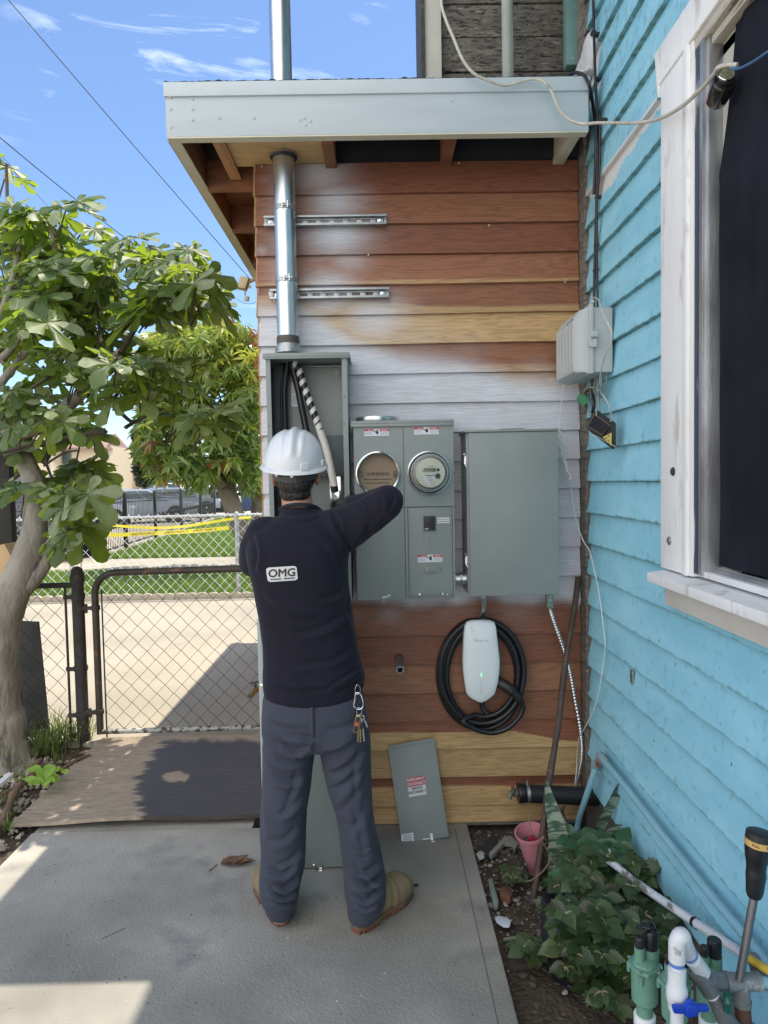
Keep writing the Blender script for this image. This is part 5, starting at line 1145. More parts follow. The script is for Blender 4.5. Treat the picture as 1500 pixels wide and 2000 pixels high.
mb=MB(); mb.lathe([(rr_-.012,.016),(rr_-.013,.050),(rr_-.016,.068),(rr_-.024,.083),(rr_-.040,.090),(.001,.093)],(cr_.x,MF,cr_.z),(0,-1,0),44,cap=False); mb.build('glass_cover',m_glass,mt,smooth=70)
mb=MB(); 
for r_,h_ in ((rr_-.0125,.030),(rr_-.0125,.044),(rr_-.020,.0775)): mb.lathe([(r_,h_),(r_+.0018,h_+.001),(r_,h_+.002)],(cr_.x,MF,cr_.z),(0,-1,0),44,cap=False)
mb.build('glass_rib',M('frosted_rib',(.42,.43,.42),rough=.2),mt)
# stickers
def sticker(par,u0,v0,u1,v1,Y):
    s=decal(par,'warning_sticker',m_lab,u0,v0,u1,v1,Y); w_=(u1-u0)/48.; Yk=Y-.0013
    decal(s,'red_header',m_labred,u0,v0,u0+18*w_,v0+3.6,Yk,.0005); decal(s,'red_header',m_labred,u0+30*w_,v0,u1,v0+3.6,Yk,.0005)
    fine(s,[(u0+1,v0+5,u0+16*w_,v1-1.5,3,.0012),(u0+31*w_,v0+5,u1-1,v1-1.5,3,.0012)],Yk,'fine_print',M('print_grey',(.12,.13,.2),rough=.5) if 'print_grey' not in bpy.data.materials else bpy.data.materials['print_grey'])
    fine(s,[(u0+7*w_,v0+.8,u0+16*w_,v0+2.8,1,.002),(u0+33*w_,v0+.8,u0+44*w_,v0+2.8,1,.002)],Yk-.0006,'header_print',m_hinkw)
    c=aY((u0+u1)/2+1,(v0+v1)/2+.5,Yk); mb=MB(); mb.lathe([(.0062,0),(.0062,.0005)],c,(0,-1,0),8)
    for i in range(4): mb.obox(c+Vector((-.0042+.0028*i,-.0004,.008)),(.001,0,0),(0,.0002,0),(0,0,.0042-.0006*abs(i-1.5)))
    mb.obox(c+Vector((-.011,-.0004,.006)),(.0055,0,-.003),(0,.0002,0),(.0008,0,.0015)); mb.build('pictogram',m_ink,s,smooth=0)
sticker(mc,711,838.5,760,851,MF); sticker(mc,808.5,835,857,848,MF-.001); sticker(mc,816,1084,864,1097.5,MF+.003)
m_emb=M('embossed_grey',(.19,.24,.235),rough=.4,bump=0)
def frame_emb(par,u0,v0,u1,v1,Y,w_=.0012,name='embossed_square',mat=None):
    a=aY(u0,v0,Y); b=aY(u1,v1,Y); mb=MB()
    for (x0,x1,z0,z1) in ((a.x,b.x,a.z-w_,a.z),(a.x,b.x,b.z,b.z+w_),(a.x,a.x+w_,b.z+w_,a.z-w_),(b.x-w_,b.x,b.z+w_,a.z-w_)): mb.box(x0,x1,Y-.001,Y,z0,z1)
    mb.build(name,mat or m_emb,par,smooth=0)
frame_emb(mc,768,861,780,873,MF); frame_emb(mc,866,858,878,870,MF-.001); frame_emb(mc,826,1041,839,1069,MF+.003); frame_emb(mc,840,1041,852,1069,MF+.003)
a=aY(827,1008,MF+.003); b=aY(850.5,1035.5,MF+.003)
mb=MB(); mb.box(a.x,b.x,MF-.006,MF+.003,b.z,a.z); br=mb.build('breaker',m_black,mc,bevel=.001)
mb=MB(); mb.box(a.x+.010,b.x-.012,MF-.014,MF-.0061,a.z-.035,a.z-.012); mb.build('breaker_handle',m_black,br,bevel=.002)
text_part('200A',.0078,m_hinkw,br,(a.x+.0125,MF-.0066,b.z+.007),EX,EY,thick=.0002,fat=.0002)
l2=decal(mc,'rating_label',m_lab,854,1011,878,1021.5,MF+.003); fine(l2,[(855,1013,877,1015.5,1,.0022),(855,1017,877,1020,1,.0026)],MF+.0016)
a=aY(829,1106,MF+.003); b=aY(855,1118,MF+.003)
mb=MB(); mb.box(a.x,b.x,MF-.004,MF+.003,b.z,a.z); hn=mb.build('pull_handle',m_elec,mc,bevel=.002); mb=MB(); mb.box(a.x+.017,b.x-.016,MF-.007,MF-.0041,b.z+.009,a.z-.001); mb.build('latch',m_emb,hn,bevel=.001)
mb=MB(); p=aY(862,1113,MF+.003); mb.box(p.x-.001,p.x+.001,MF+.001,MF+.003,p.z-.006,p.z+.004); mb.build('slot',m_black,mc)
for (u,v) in ((820,1161),(865,1160),(873,1161)):
    mb=MB(); mb.lathe([(.006,0),(.006,.003),(.003,.006)],aY(u,v,MF-.001),(0,-1,0),12); mb.build('screw',m_chrome,mc)
mb=MB(); p=aY(752,1166,MF-.004); mb.obox(p+Vector((0,0,.0)),(.012,0,.002),(0,.001,0),(0,0,.0045)); mb.tube([p+Vector((-.004,-.003,-.004)),p+Vector((-.012,-.006,-.018)),p+Vector((-.006,-.006,-.026)),p+Vector((.001,-.004,-.018)),p+Vector((.002,-.003,-.004))],.0014,6); mb.lathe([(.0075,0),(.007,.002),(.003,.003)],aY(760,1164,MF-.004),(0,-1,0),14); mb.build('seal_hasp',m_dgalv,mc)
mb=MB(); p=aY(862,1160,MF); mb.tube([aY(860,1158,MF-.004),aY(867,1164,MF-.007),aY(872,1157,MF-.007),aY(876,1163,MF-.004)],.0022,6); mb.build('hasp_wire',m_chrome,mc)
# loose ring on top
rc=aY(737,820,2.955); zc_=ztm+.018
mb=MB(); n=48
mb.lathe([(.0915,0),(.093,.004),(.093,.016),(.0915,.020),(.090,.016),(.090,.004),(.0915,0)],(rc.x,2.965,zc_),(0,0,1),n,cap=False); t=mb.build('spare_meter_ring',m_galv,None,smooth=60)
tag(t,'loose shiny metal ring lying on top of the twin meter panel','ring')
# ---- nipple between boxes
XD=aY(905,1000,MF).x
n0=aY(889,1131,2.95); n1=aY(912,1130,2.95)
nip=thing('pipe_nipple',(n0.x,2.95,n0.z-.03),'short steel pipe nipple joining the meter panel and the plain grey box','pipe fitting')
mb=MB(); mb.tube([(xb-.001,2.95,n0.z),(XD+.02,2.95,n0.z)],.024,20); mb.build('nipple',m_galv,nip,smooth=60)
mb=MB(); mb.tube([(xb+.001,2.95,n0.z),(xb+.009,2.95,n0.z)],.031,8); mb.tube([(XD-.009,2.95,n0.z),(XD-.001,2.95,n0.z)],.031,8); mb.build('locknut',m_dgalv,nip,smooth=0)
# ---- plain disconnect box
DF=2.86
xd0=aY(917,1000,DF).x; xd1=aY(1091,1000,DF).x; zd1=aY(1000,843,DF).z; zd0=aY(1000,1163,DF).z; XD=xd0-.012
db=thing('disconnect_box',(xd0,DF,zd0),'plain grey steel box with a blank hinged door, right of the meters','electrical box')
mb=MB(); mb.box(xd0-.008,xd1+.002,DF+.016,WY-.019,zd0+.004,zd1); mb.build('case',m_elec,db,bevel=.002)
mb=MB(); mb.box(xd0,xd1,DF,DF+.0155,zd0,zd1-.001); mb.build('door',m_elec,db,bevel=.003)
mb=MB(); mb.box(xd0-.018,xd1+.003,DF-.006,WY-.019,zd1+.0005,zd1+.010); mb.build('top_cap',m_elec,db,bevel=.002)
a=aY(975,838,2.95);b=aY(1020,838,2.95); mb=MB(); mb.box(a.x,b.x,2.93,2.99,zd1+.0105,zd1+.018); mb.build('hub_plate',m_elecd,db,bevel=.002)
for v in (896,1090):
    p=aY(911,v,2.90); mb=MB(); mb.box(xd0-.014,xd0-.0085,2.885,2.90,p.z-.022,p.z+.012); mb.tube([(xd0-.015,2.885,p.z+.004),(xd0-.017,2.872,p.z-.02),(xd0-.008,2.872,p.z-.036),(xd0-.005,2.878,p.z-.030)],.0016,6); mb.lathe([(.006,0),(.004,.004)],(xd0-.014,2.892,p.z+.018),(-1,0,0),10); mb.build('door_latch',m_chrome,db)
# ---- liquidtight elbow down to the charger
e0=aY(943,1164,2.95)
t=thing('elbow_conduit',(e0.x,2.95,e0.z-.1),'short bent silver conduit from the plain box down to the white charger','conduit')
mb=MB(); mb.tube(spline([(e0.x,2.95,zd0+.004),aY(945,1178,2.97),aY(944,1192,2.99),aY(938,1206,3.03),aY(935,1215,3.04)]),.0115,14); mb.build('tube',m_galv,t,smooth=60)
mb=MB(); mb.tube([(e0.x,2.95,zd0+.003),(e0.x,2.95,zd0-.008)],.0165,8); mb.tube([(e0.x,2.95,zd0-.009),(e0.x+.001,2.952,zd0-.020)],.0135,18); mb.build('connector',m_chrome,t)
# ---- wall charger
CY=WY-.020; yb=CY; yf=2.955
out=[(911,1214),(920,1211),(940,1210),(957,1211),(965,1214),(968,1221),(971,1245),(974,1270),(976,1292),(975,1312),(972,1332),(968,1348),(965,1356),(957,1363),(948,1369),(940,1372),(932,1370),(922,1365),(914,1359),(910,1352),(907,1335),(904,1312),(903,1290),(904,1262),(905,1240),(907,1222)]
O=[aY(u,v,yf+.02) for u,v in out]; cx=sum(p.x for p in O)/len(O); cz=sum(p.z for p in O)/len(O)
ch=thing('wall_charger',(cx,yf,min(p.z for p in O)),'white rounded wall charger with a tiny green light, on the siding','charger')
mb=MB(); n=len(O); secs=[(yb,.93),(yf+.045,.97),(yf+.02,1.0),(yf+.010,.992),(yf+.004,.97),(yf,.93),(yf-.006,.75),(yf-.011,.5),(yf-.013,.22)]
for (y,s) in secs: mb.v+= [(cx+(p.x-cx)*s,y,cz+(p.z-cz)*s) for p in O]
for i in range(len(secs)-1):
    for k in range(n): mb.f.append((i*n+k,i*n+(k+1)%n,(i+1)*n+(k+1)%n,(i+1)*n+k))
mb.f+=[tuple(range(n)),tuple((len(secs)-1)*n+k for k in range(n))]
m_chg=M('charger_white',(.74,.80,.82),rough=.22,var=.02,bump=0,coat=.3); bod=mb.build('body',m_chg,ch,smooth=50)
yy=yf-.0128
text_part('TESLA',.0135,M('charger_logo_grey',(.30,.34,.37),rough=.4,bump=0),bod,(aY(940,1252,yy).x,yf-.0125,aY(940,1252,yy).z),EX,EY,thick=.0006,space=1.9)
mb=MB(); p=aY(940,1318,yy); mb.box(p.x-.0009,p.x+.0009,yf-.0140,yf-.011,p.z-.008,p.z+.008); mb.build('status_light',M('green_led',(.1,.8,.3),emit=((.15,1,.35),1.2)),bod)
mb=MB(); p=aY(940,1342,yy); mb.box(p.x-.0004,p.x+.0004,yf-.0122,yf-.004,p.z-.032,p.z+.030); mb.build('groove',M('groove_grey',(.35,.38,.4)),bod)
# film / adhesive residue
mb=MB(); random.seed(4)
for i in range(26):
    u=random.gauss(925,4.5)-6*(i<9); v=1216+i*1.45; p=aY(u,v,yf-.0105); mb.ell((p.x,yf-.0098-.0008*(i>6),p.z),(random.uniform(.002,.005),.0006,random.uniform(.001,.004)),8,6)
mb.build('residue',M('glossy_residue',(.72,.76,.79),rough=.15),bod)
# ---- coiled cable
pts=[]
def ell_pts(cx,cy,rx,ry,a0,a1,n,y):
    return [aY(cx+rx*math.cos(rad(90-a)) ,cy-ry*math.sin(rad(90-a)),y) for a in np.linspace(a0,a1,n)]
loops=[(940,1316,84,108,3.036),(943,1318,79,106,3.015),(938,1314,76,100,3.04),(944,1316,72,97,3.018),(941,1320,68,94,3.038),(942,1312,82,101,2.996),(945,1312,67,88,3.0)]
path=[aY(941,1368,3.02),aY(943,1382,3.018),aY(952,1394,3.012),aY(968,1399,3.01)]
for i,(cx_,cy_,rx,ry,y) in enumerate(loops):
    a0=150 if i==0 else 0
    path+=ell_pts(cx_,cy_,rx,ry,a0,360 if i<len(loops)-1 else 205,int(20*(360-a0)/360)+1,y)[:-1]
path+= [aY(u,v,2.975) for u,v in ((905,1408),(928,1424),(960,1431),(990,1423),(1012,1403),(1021,1385),(1019,1372))]
ck=thing('charging_cable',aY(940,1430,3.0),'thick black charging cable coiled in loops around the white charger','cable')
mb=MB(); mb.tube(spline(path,4),.0118,10); mb.build('cable',m_rubber,ck,smooth=60)
mb=MB(); hp=[aY(1020,1374,2.975),aY(1008,1358,2.965),aY(992,1343,2.97),aY(976,1334,2.985),aY(955,1325,3.0)]; mb.tube(spline(hp),[.013]*3+[.019]*6+[.024]*9+[.026]*7,14); mb.build('plug_handle',m_black,ck,smooth=60)
# ---- stub pipe
pst=aY(779,1287,3.06); t=thing('pipe_stub',(pst.x,2.86,pst.z),'short threaded steel pipe stub sticking out of the siding beside the person','pipe')
mb=MB(); mb.lathe([(.0165+.0006*(i%2),i*.004) for i in range(8)]+[(.0162,.034),(.0162,.19),(.0125,.19),(.012,.10)],(pst.x,WY-.012,pst.z),(0,-1,0),18,cap=False); mb.build('pipe',m_dgalv,t)
mb=MB(); mb.lathe([(.012,.10),(.001,.10)],(pst.x,WY-.012,pst.z),(0,-1,0),18,cap=False); mb.lathe([(.021,0),(.020,.004)],(pst.x,WY-.014,pst.z),(0,-1,0),18); mb.build('bore',m_black,t)
# ---- flexible metal conduit
fc=thing('flex_conduit',aY(1125,1540,3.02),'thin ribbed flexible metal conduit dropping from the plain box into the corner','conduit')
c0=aY(1073,1164,2.96)
path=spline([(c0.x,2.96,aY(1073,1186,2.96).z),aY(1085,1222,2.98),aY(1102,1270,3.0),aY(1113,1310,3.01),aY(1122,1360,3.02),aY(1133,1420,3.03),aY(1137,1465,3.03),aY(1132,1505,3.02),aY(1120,1545,3.0),aY(1098,1580,2.98),aY(1110,1615,2.96)],18)
mb=MB(); mb.tube(path,[.0098 if i%2 else .0062 for i in range(len(path))],10); mb.build('conduit',m_galv,fc,smooth=0)
mb=MB(); mb.box(c0.x-.014,c0.x+.014,2.945,2.975,aY(1073,1186,2.96).z,zd0+.003); mb.build('connector',M('greenish_zinc',(.22,.27,.22),rough=.5,metal=.5,var=.2),fc,bevel=.003)
for dz in (.010,.024,.038):
    mb=MB(); mb.lathe([(.0055,0),(.005,.003),(.002,.0035)],(c0.x,2.944,zd0-dz+.0),(0,-1,0),10); mb.build('screw',m_dgalv,fc)
# ---- leaning door with the emergency disconnect label
cq=[aY(757,1457,3.035),aY(848,1441,3.035),aY(877,1635,2.915),aY(785,1648,2.905)]
ld_=thing('leaning_door',cq[3],'small grey removed door tilted against the siding, with a red and white label','panel door')
nrm=((cq[1]-cq[0]).cross(cq[3]-cq[0])).normalized(); 
if nrm.y>0: nrm=-nrm
def PL(s,t,off=0): return cq[0].lerp(cq[1],s).lerp(cq[3].lerp(cq[2],s),t)+nrm*off
mb=MB(); mb.prism([p for p in cq],-nrm*.022); mb.build('door',m_elec,ld_,bevel=.003)
mb=MB(); mb.prism([PL(.0,0,.0005),PL(1,0,.0005),PL(1,.035,.0005),PL(0,.035,.0005)],nrm*.0025); mb.build('top_lip',m_elec,ld_,bevel=.001)
def uvpl(u,v):
    d=ray(u,v); t=(cq[0]-CO).dot(nrm)/d.dot(nrm); return CO+d*t
S4=[uvpl(u,v) for u,v in ((794,1520),(829,1514),(833.5,1551),(799,1557))]
def S_(s,t,off): return S4[0].lerp(S4[1],s).lerp(S4[3].lerp(S4[2],s),t)+nrm*off
mb=MB(); mb.prism([S_(0,0,0),S_(1,0,0),S_(1,1,0),S_(0,1,0)],nrm*.001); stk=mb.build('warning_sticker',m_lab,ld_,smooth=0)
mb=MB(); mb.prism([S_(0,0,.0012),S_(1,0,.0012),S_(1,.48,.0012),S_(0,.48,.0012)],nrm*.0004); mb.build('red_half',m_labred,stk,smooth=0)
exs=(S4[1]-S4[0]).normalized(); eys=(S4[0]-S4[3]).normalized()
for (tx_,tt,mm,sz,sx) in (('EMERGENCY',.13,m_hinkw,.0150,.90),('DISCONNECT',.355,m_hinkw,.0155,.80),('SERVICE',.60,m_ink,.0150,.90),('DISCONNECT',.80,m_ink,.0155,.80)):
    c=S_(.5,tt,.0022); text_part(tx_,sz,mm,stk,c,exs,eys,thick=.0002,fat=.00035,sx=sx)
L4=[uvpl(u,v) for u,v in ((783.5,1630),(807,1626),(808.5,1643),(785.5,1647))]
mb=MB(); mb.prism([p+nrm*.0 for p in L4],nrm*.001); lb=mb.build('white_label',m_lab,ld_,smooth=0)
mb=MB()
for i in range(5):
    a=L4[0].lerp(L4[3],.14+.18*i).lerp(L4[1].lerp(L4[2],.14+.18*i),.12); b=L4[0].lerp(L4[3],.14+.18*i).lerp(L4[1].lerp(L4[2],.14+.18*i),.88); mb.obox((a+b)/2+nrm*.0014,(b-a)/2,nrm*.0002,eys*.0009)
mb.build('fine_print',m_ink,lb,smooth=0)
mb=MB(); p=uvpl(843,1634); mb.obox(p+nrm*.004,exs*.006,nrm*.001,eys*.014); mb.lathe([(.009,0),(.009,.002),(.004,.002),(.004,0)],uvpl(846,1646)+nrm*.004,nrm,14,cap=False); mb.obox(uvpl(832,1638)+nrm*.003,exs*.016,nrm*.001,eys*.002); mb.build('hasp',m_dgalv,ld_)
# ---- big removed cover leaning behind the person's legs
c4_=[aY(502,1208,2.842),aY(690,1203,2.842),aY(698,1692,2.705),aY(516,1699,2.705)]
bc=thing('leaning_cover',c4_[3],'tall grey enclosure cover standing on the slab behind the person\'s legs','panel cover')
nr2=((c4_[1]-c4_[0]).cross(c4_[3]-c4_[0])).normalized(); nr2=nr2 if nr2.y<0 else -nr2
mb=MB(); mb.prism(c4_,-nr2*.012); mb.build('cover',m_elec,bc,bevel=.003)
mb=MB(); k=.055; mb.prism([c4_[0]+nr2*.0006,c4_[0].lerp(c4_[1],k)+nr2*.0006,c4_[3].lerp(c4_[2],k)+nr2*.0006,c4_[3]+nr2*.0006],nr2*.003); mb.build('edge_flange',M('pale_grey_flange',(.33,.39,.37),rough=.45,var=.04),bc,bevel=.001)
def uv2(u,v): d=ray(u,v); t=(c4_[0]-CO).dot(nr2)/d.dot(nr2); return CO+d*t
mb=MB(); mb.lathe([(.005,0),(.005,.003)],uv2(511,1337)+nr2*.0036,nr2,12); mb.build('screw',m_chrome,bc)
mb=MB(); mb.lathe([(.008,0),(.007,.005),(.003,.006)],uv2(612,1690),nr2,14); mb.obox(uv2(626,1690)+nr2*.006,(.006,0,0),nr2*.002,(0,0,.012)); mb.obox(uv2(623,1698)+nr2*.01,(.014,0,0),(0,.008,0),(0,0,.0015)); mb.build('hasp',m_chrome,bc)
mb=MB(); a=uv2(633,1498); mb.obox(a+nr2*.001,(.007,0,0),nr2*.0008,(0,0,.012)); mb.build('slot_plate',m_elecd,bc)
# ---- brass hose bib at the shed's left side
hb=thing('hose_bib',aY(496,1345,3.15),'small brass hose tap at the left corner behind the leaning cover','tap')
m_brass=M('tarnished_brass',(.30,.22,.11),rough=.4,metal=.9,var=.3,bump=.2)
mb=MB(); mb.tube([aY(510,1347,3.15),aY(500,1345,3.12),aY(494,1352,3.1),aY(489,1360,3.08)],[.012,.014,.013,.014],14); mb.build('body',m_brass,hb,smooth=60)
mb=MB(); mb.tube([aY(498,1345,3.12),aY(499,1336,3.12)],.006,10); mb.obox(aY(498,1333,3.12),(.020,0,.004),(0,.006,0),(0,0,.004)); mb.build('handle',m_black,hb,bevel=.001)
# ================================================================ person
PE=thing('person',(-.19,2.44,0),'person in a white hard hat, navy long-sleeved shirt and slate work trousers, seen from behind','person')
PSH=-.042
_aY0=aY
def aY(u,v,Y): return _aY0(u,v,Y+PSH) if Y<2.62 else _aY0(u,v,Y)
def dpx(w_,Y): return w_*Y/F
def sec(mb_secs,xl,xr,v,Y,ry,e=2.0,dy=0):
    a=aY(xl,v,Y); b=aY(xr,v,Y); c=(a+b)/2; c.z=aY((xl+xr)/2,v,Y).z
    mb_secs.append((c,(b-a)/2*Vector((1,1,0)) if False else Vector(((b.x-a.x)/2,0,0)),Vector((0,ry,0)),e))
def fold_disp(V,Nn,folds,front=True):
    u,v=px_np(V); d=np.zeros(len(V))
    vd=V-np.array([0,0,CAMZ]); vd/=np.linalg.norm(vd,axis=1)[:,None]
    face=np.clip(-(Nn*vd).sum(1)*2.2,0,1)
    for pts,amp,wd in folds:
        P_=np.array([[p[0],p[1]] for p in spline([(a,b,0) for a,b in pts],6)])
        best=np.full(len(V),1e9); tt=np.zeros(len(V))
        m=len(P_)-1
        for i in range(m):
            a=P_[i]; b=P_[i+1]; ab=b-a; L2=(ab**2).sum()+1e-9
            t=np.clip(((u-a[0])*ab[0]+(v-a[1])*ab[1])/L2,0,1)
            dx=u-(a[0]+t*ab[0]); dy=v-(a[1]+t*ab[1]); ds=np.sqrt(dx*dx+dy*dy); sg=np.sign(ab[0]*dy-ab[1]*dx)
            up=ds<np.abs(best); best=np.where(up,ds*np.where(sg==0,1,sg),best); tt=np.where(up,(i+t)/m,tt)
        env=np.sin(np.clip(tt,0,1)*math.pi)**.6; x=best/wd
        # asymmetrical fold: ridge on one side, valley on the other
        prof=np.exp(-np.abs(x/.8)**1.5)-.85*np.exp(-((x-1.15)/.5)**2)
        prof=np.where(np.abs(x)>4,0,prof)
        d+=amp*env*prof
    return d*face
def cloth(name,col,col2,rough=.85,weave=900):
    m=M(name,col,rough=rough,var=.10,scale=7,bump=.25,bscale=weave,dist=.0008,col2=col2,thr=.58,soft=.2,s2=5,spec=.2)
    P=m.node_tree.nodes['Principled BSDF']; P.inputs['Sheen Weight'].default_value=.10; P.inputs['Sheen Roughness'].default_value=.5; P.inputs['Sheen Tint'].default_value=(.6,.62,.7,1)
    return m
m_shirt=cloth('navy_shirt_cloth',(.011,.0105,.020),(.015,.014,.025))
m_trou=cloth('slate_trouser_cloth',(.047,.052,.073),(.038,.043,.063))
m_skin=M('skin',(.42,.23,.155),rough=.5,var=.08,scale=20,bump=.2,bscale=300,dist=.0008,spec=.4); m_skin.node_tree.nodes['Principled BSDF'].inputs['Subsurface Weight'].default_value=.12; m_skin.node_tree.nodes['Principled BSDF'].inputs['Subsurface Radius'].default_value=(.02,.008,.004)
# ---- shirt : torso loft + sleeves, fused
TY=2.50
tor=[]
sec(tor,550,622,990,2.545,.070,2.0)
sec(tor,545,640,1006,2.53,.085,2.1)
sec(tor,508,668,1020,2.515,.105,2.3)
sec(tor,489,682,1040,2.50,.120,2.4)
sec(tor,482,684,1070,2.49,.130,2.5)
sec(tor,485,680,1100,2.49,.133,2.5)
sec(tor,494,681,1140,2.49,.132,2.5)
sec(tor,502,687,1180,2.495,.128,2.5)
sec(tor,509,692,1220,2.50,.124,2.5)
sec(tor,514,698,1260,2.50,.124,2.5)
sec(tor,515,706,1295,2.495,.126,2.5)
sec(tor,514,713,1318,2.49,.128,2.5)
sec(tor,515,712,1338,2.49,.128,2.5)
sec(tor,517,706,1352,2.488,.126,2.5)
sec(tor,522,700,1362,2.487,.122,2.4)
sh=MB(); sh.loft(tor,40)
def cap_tube(mb,pts,rs,n=20):
    mb.tube(spline(pts,6),list(np.interp(np.linspace(0,1,(len(pts)-1)*6+1),np.linspace(0,1,len(rs)),rs)),n)
    mb.ell(pts[0],rs[0],14,10); mb.ell(pts[-1],rs[-1],14,10)
# right arm: shoulder -> elbow -> forearm back towards the box
RS=[aY(640,1046,2.50),aY(672,1032,2.48),aY(710,1012,2.45),aY(748,988,2.42),aY(757,979,2.42)]
cap_tube(sh,RS,[.092,.084,.070,.060,.058])
cap_tube(sh,[aY(757,979,2.42),aY(738,981,2.50),aY(712,985,2.60),aY(693,985,2.68)],[.058,.052,.044,.038])
# left arm: upper arm slightly out, forearm forwards
LS=[aY(520,1050,2.50),aY(502,1070,2.52),aY(493,1092,2.56),aY(492,1103,2.60)]
cap_tube(sh,LS,[.078,.064,.050,.046])
cap_tube(sh,[aY(492,1103,2.60),aY(525,1060,2.68),aY(560,1020,2.74)],[.046,.042,.036])
V,Nn,fs=remesh(sh,.0062,6)
sf_=[([(514,1150),(560,1190),(620,1200)],.004,12),([(690,1200),(640,1235),(580,1250)],.004,12),([(700,1270),(650,1300),(560,1310)],.004,10),([(520,1240),(560,1260),(600,1290)],.0035,10),
 ([(676,1090),(668,1060),(652,1030),(640,1005)],.006,8),([(685,1080),(700,1050),(712,1020)],.004,9),([(700,1062),(740,1018),(775,1000)],.0035,8),([(655,995),(668,1012),(672,1035)],.005,6),([(700,972),(712,990),(716,1010)],.0035,5),([(740,955),(752,975),(752,1000)],.003,6),([(770,950),(776,975),(766,1000)],.003,6),
 ([(540,1008),(580,1016),(625,1006)],.003,6),([(600,1030),(640,1060),(672,1100)],.004,12),([(500,1040),(510,1080),(505,1120)],.004,8),([(690,1150),(660,1170),(620,1180)],.0035,9),([(523,1335),(580,1342),(660,1336)],.003,7),([(712,1305),(680,1325),(640,1350)],.005,6),([(705,1325),(680,1340),(655,1356)],-.004,4),([(530,1290),(570,1330),(590,1350)],.003,9),([(560,1230),(600,1270),(650,1290)],.0025,14),([(690,1240),(670,1200),(665,1140)],.003,10)]
d=fold_disp(V,Nn,[(a,b*2.0,c) for a,b,c in sf_])
V=V+Nn*d[:,None]+Nn*(.0012*noise1(V[:,0]*40+V[:,2]*23,3)*noise1(V[:,2]*31,4))[:,None]
# ragged hem thickness: open-looking lower edge is left closed, tucked over the trousers
from_np(V,fs).build('shirt',m_shirt,PE,smooth=70,recalc=False)
shV,shF=V,fs
bvh=BVHTree.FromPolygons([Vector(p) for p in V],fs)
m_rib=M('dark_rib_collar',(.015,.015,.027),rough=.9,bump=.4,bscale=400)
cc=[aY(u,v,y) for u,v,y in ((547,997,2.55),(556,990,2.50),(575,986,2.472),(597,986,2.472),(614,990,2.50),(624,997,2.55),(615,1008,2.60),(585,1010,2.64),(556,1008,2.60))]
mb=MB(); mb.tube(spline(cc,5,closed=True),.0075,10,closed=True); mb.build('collar',m_rib,PE,smooth=70)
# printed badge: OMG on a white rounded rectangle (nothing else of the print)
def onshirt(u,v,off):
    d_=ray(u,v).normalized(); h=bvh.ray_cast(CO,d_); 
    return (h[0]-d_*off) if h[0] is not None else CO+d_*2.4
bq=[(519,1109),(579,1105),(582,1133),(523,1137)]
def bad(s,t): 
    a=(bq[0][0]+(bq[1][0]-bq[0][0])*s,bq[0][1]+(bq[1][1]-bq[0][1])*s); b=(bq[3][0]+(bq[2][0]-bq[3][0])*s,bq[3][1]+(bq[2][1]-bq[3][1])*s)
    return a[0]+(b[0]-a[0])*t,a[1]+(b[1]-a[1])*t
mb=MB(); NU,NV=24,12
def rr(s,t):
    # squircle the corners
    x=2*s-1;y=2*t-1; k=.16; 
    if abs(y)>1-k*2.2: 
        q=(abs(y)-(1-k*2.2))/(k*2.2); x*= (1-k*(1-math.sqrt(max(0,1-q*q))))
    return (x+1)/2,t
mb.grid(lambda i,j:onshirt(*bad(*rr(i,j)),.0022),NU,NV); bdg=mb.build('printed_badge',M('screen_print_white',(.60,.60,.62),rough=.7,var=.05,bump=.2,bscale=400),PE,recalc=False)
u0,v0=bad(.5,.45)
text_part('OMG',22,m_ink,bdg,(0,0,0),EX,EY,fn=lambda q_:onshirt(u0+q_.x*1.05,v0-q_.y*.98-q_.x*.06,.0036),thick=0,fat=.55)
mb=MB(); mb.grid(lambda i,j:onshirt(*bad(.10+.36*i,.80+.07*j),.0036),10,1); mb.grid(lambda i,j:onshirt(*bad(.54+.36*i,.80+.07*j),.0036),10,1); mb.build('underline',m_ink,bdg,recalc=False)
# ---- trousers
tr=MB()
hip=[]
sec(hip,520,704,1340,2.49,.112,2.5); sec(hip,514,711,1362,2.488,.122,2.6); sec(hip,512,717,1395,2.487,.128,2.6); sec(hip,512,722,1425,2.487,.126,2.5); sec(hip,517,722,1452,2.49,.112,2.4)
tr.loft(hip,36)
lg_=[]
for (a,b,v,Y,ry) in ((514,622,1420,2.49,.108),(513,617,1460,2.488,.102),(513,611,1500,2.485,.095),(512,607,1540,2.478,.092),(509,600,1580,2.47,.090),(508,598,1620,2.462,.088),(510,597,1660,2.452,.085),(509,596,1690,2.445,.085),(506,590,1715,2.44,.086),(508,584,1742,2.435,.085),(513,582,1758,2.43,.078),(520,579,1773,2.425,.070),(526,577,1783,2.42,.060)): sec(lg_,a,b,v,Y,ry,2.2)
tr.loft(lg_,28)
lg_=[]
for (a,b,v,Y,ry) in ((612,722,1420,2.49,.108),(622,724,1455,2.488,.103),(632,725,1500,2.482,.097),(640,726,1540,2.472,.092),(654,728,1580,2.46,.088),(661,733,1615,2.447,.085),(665,743,1655,2.435,.085),(670,750,1690,2.425,.086),(671,754,1715,2.42,.087),(672,755,1740,2.412,.085),(676,753,1760,2.405,.078),(678,746,1776,2.40,.070),(680,738,1787,2.395,.062),(683,730,1795,2.39,.054)): sec(lg_,a,b,v,Y,ry,2.2)
tr.loft(lg_,28)
V,Nn,fs=remesh(tr,.0058,5)
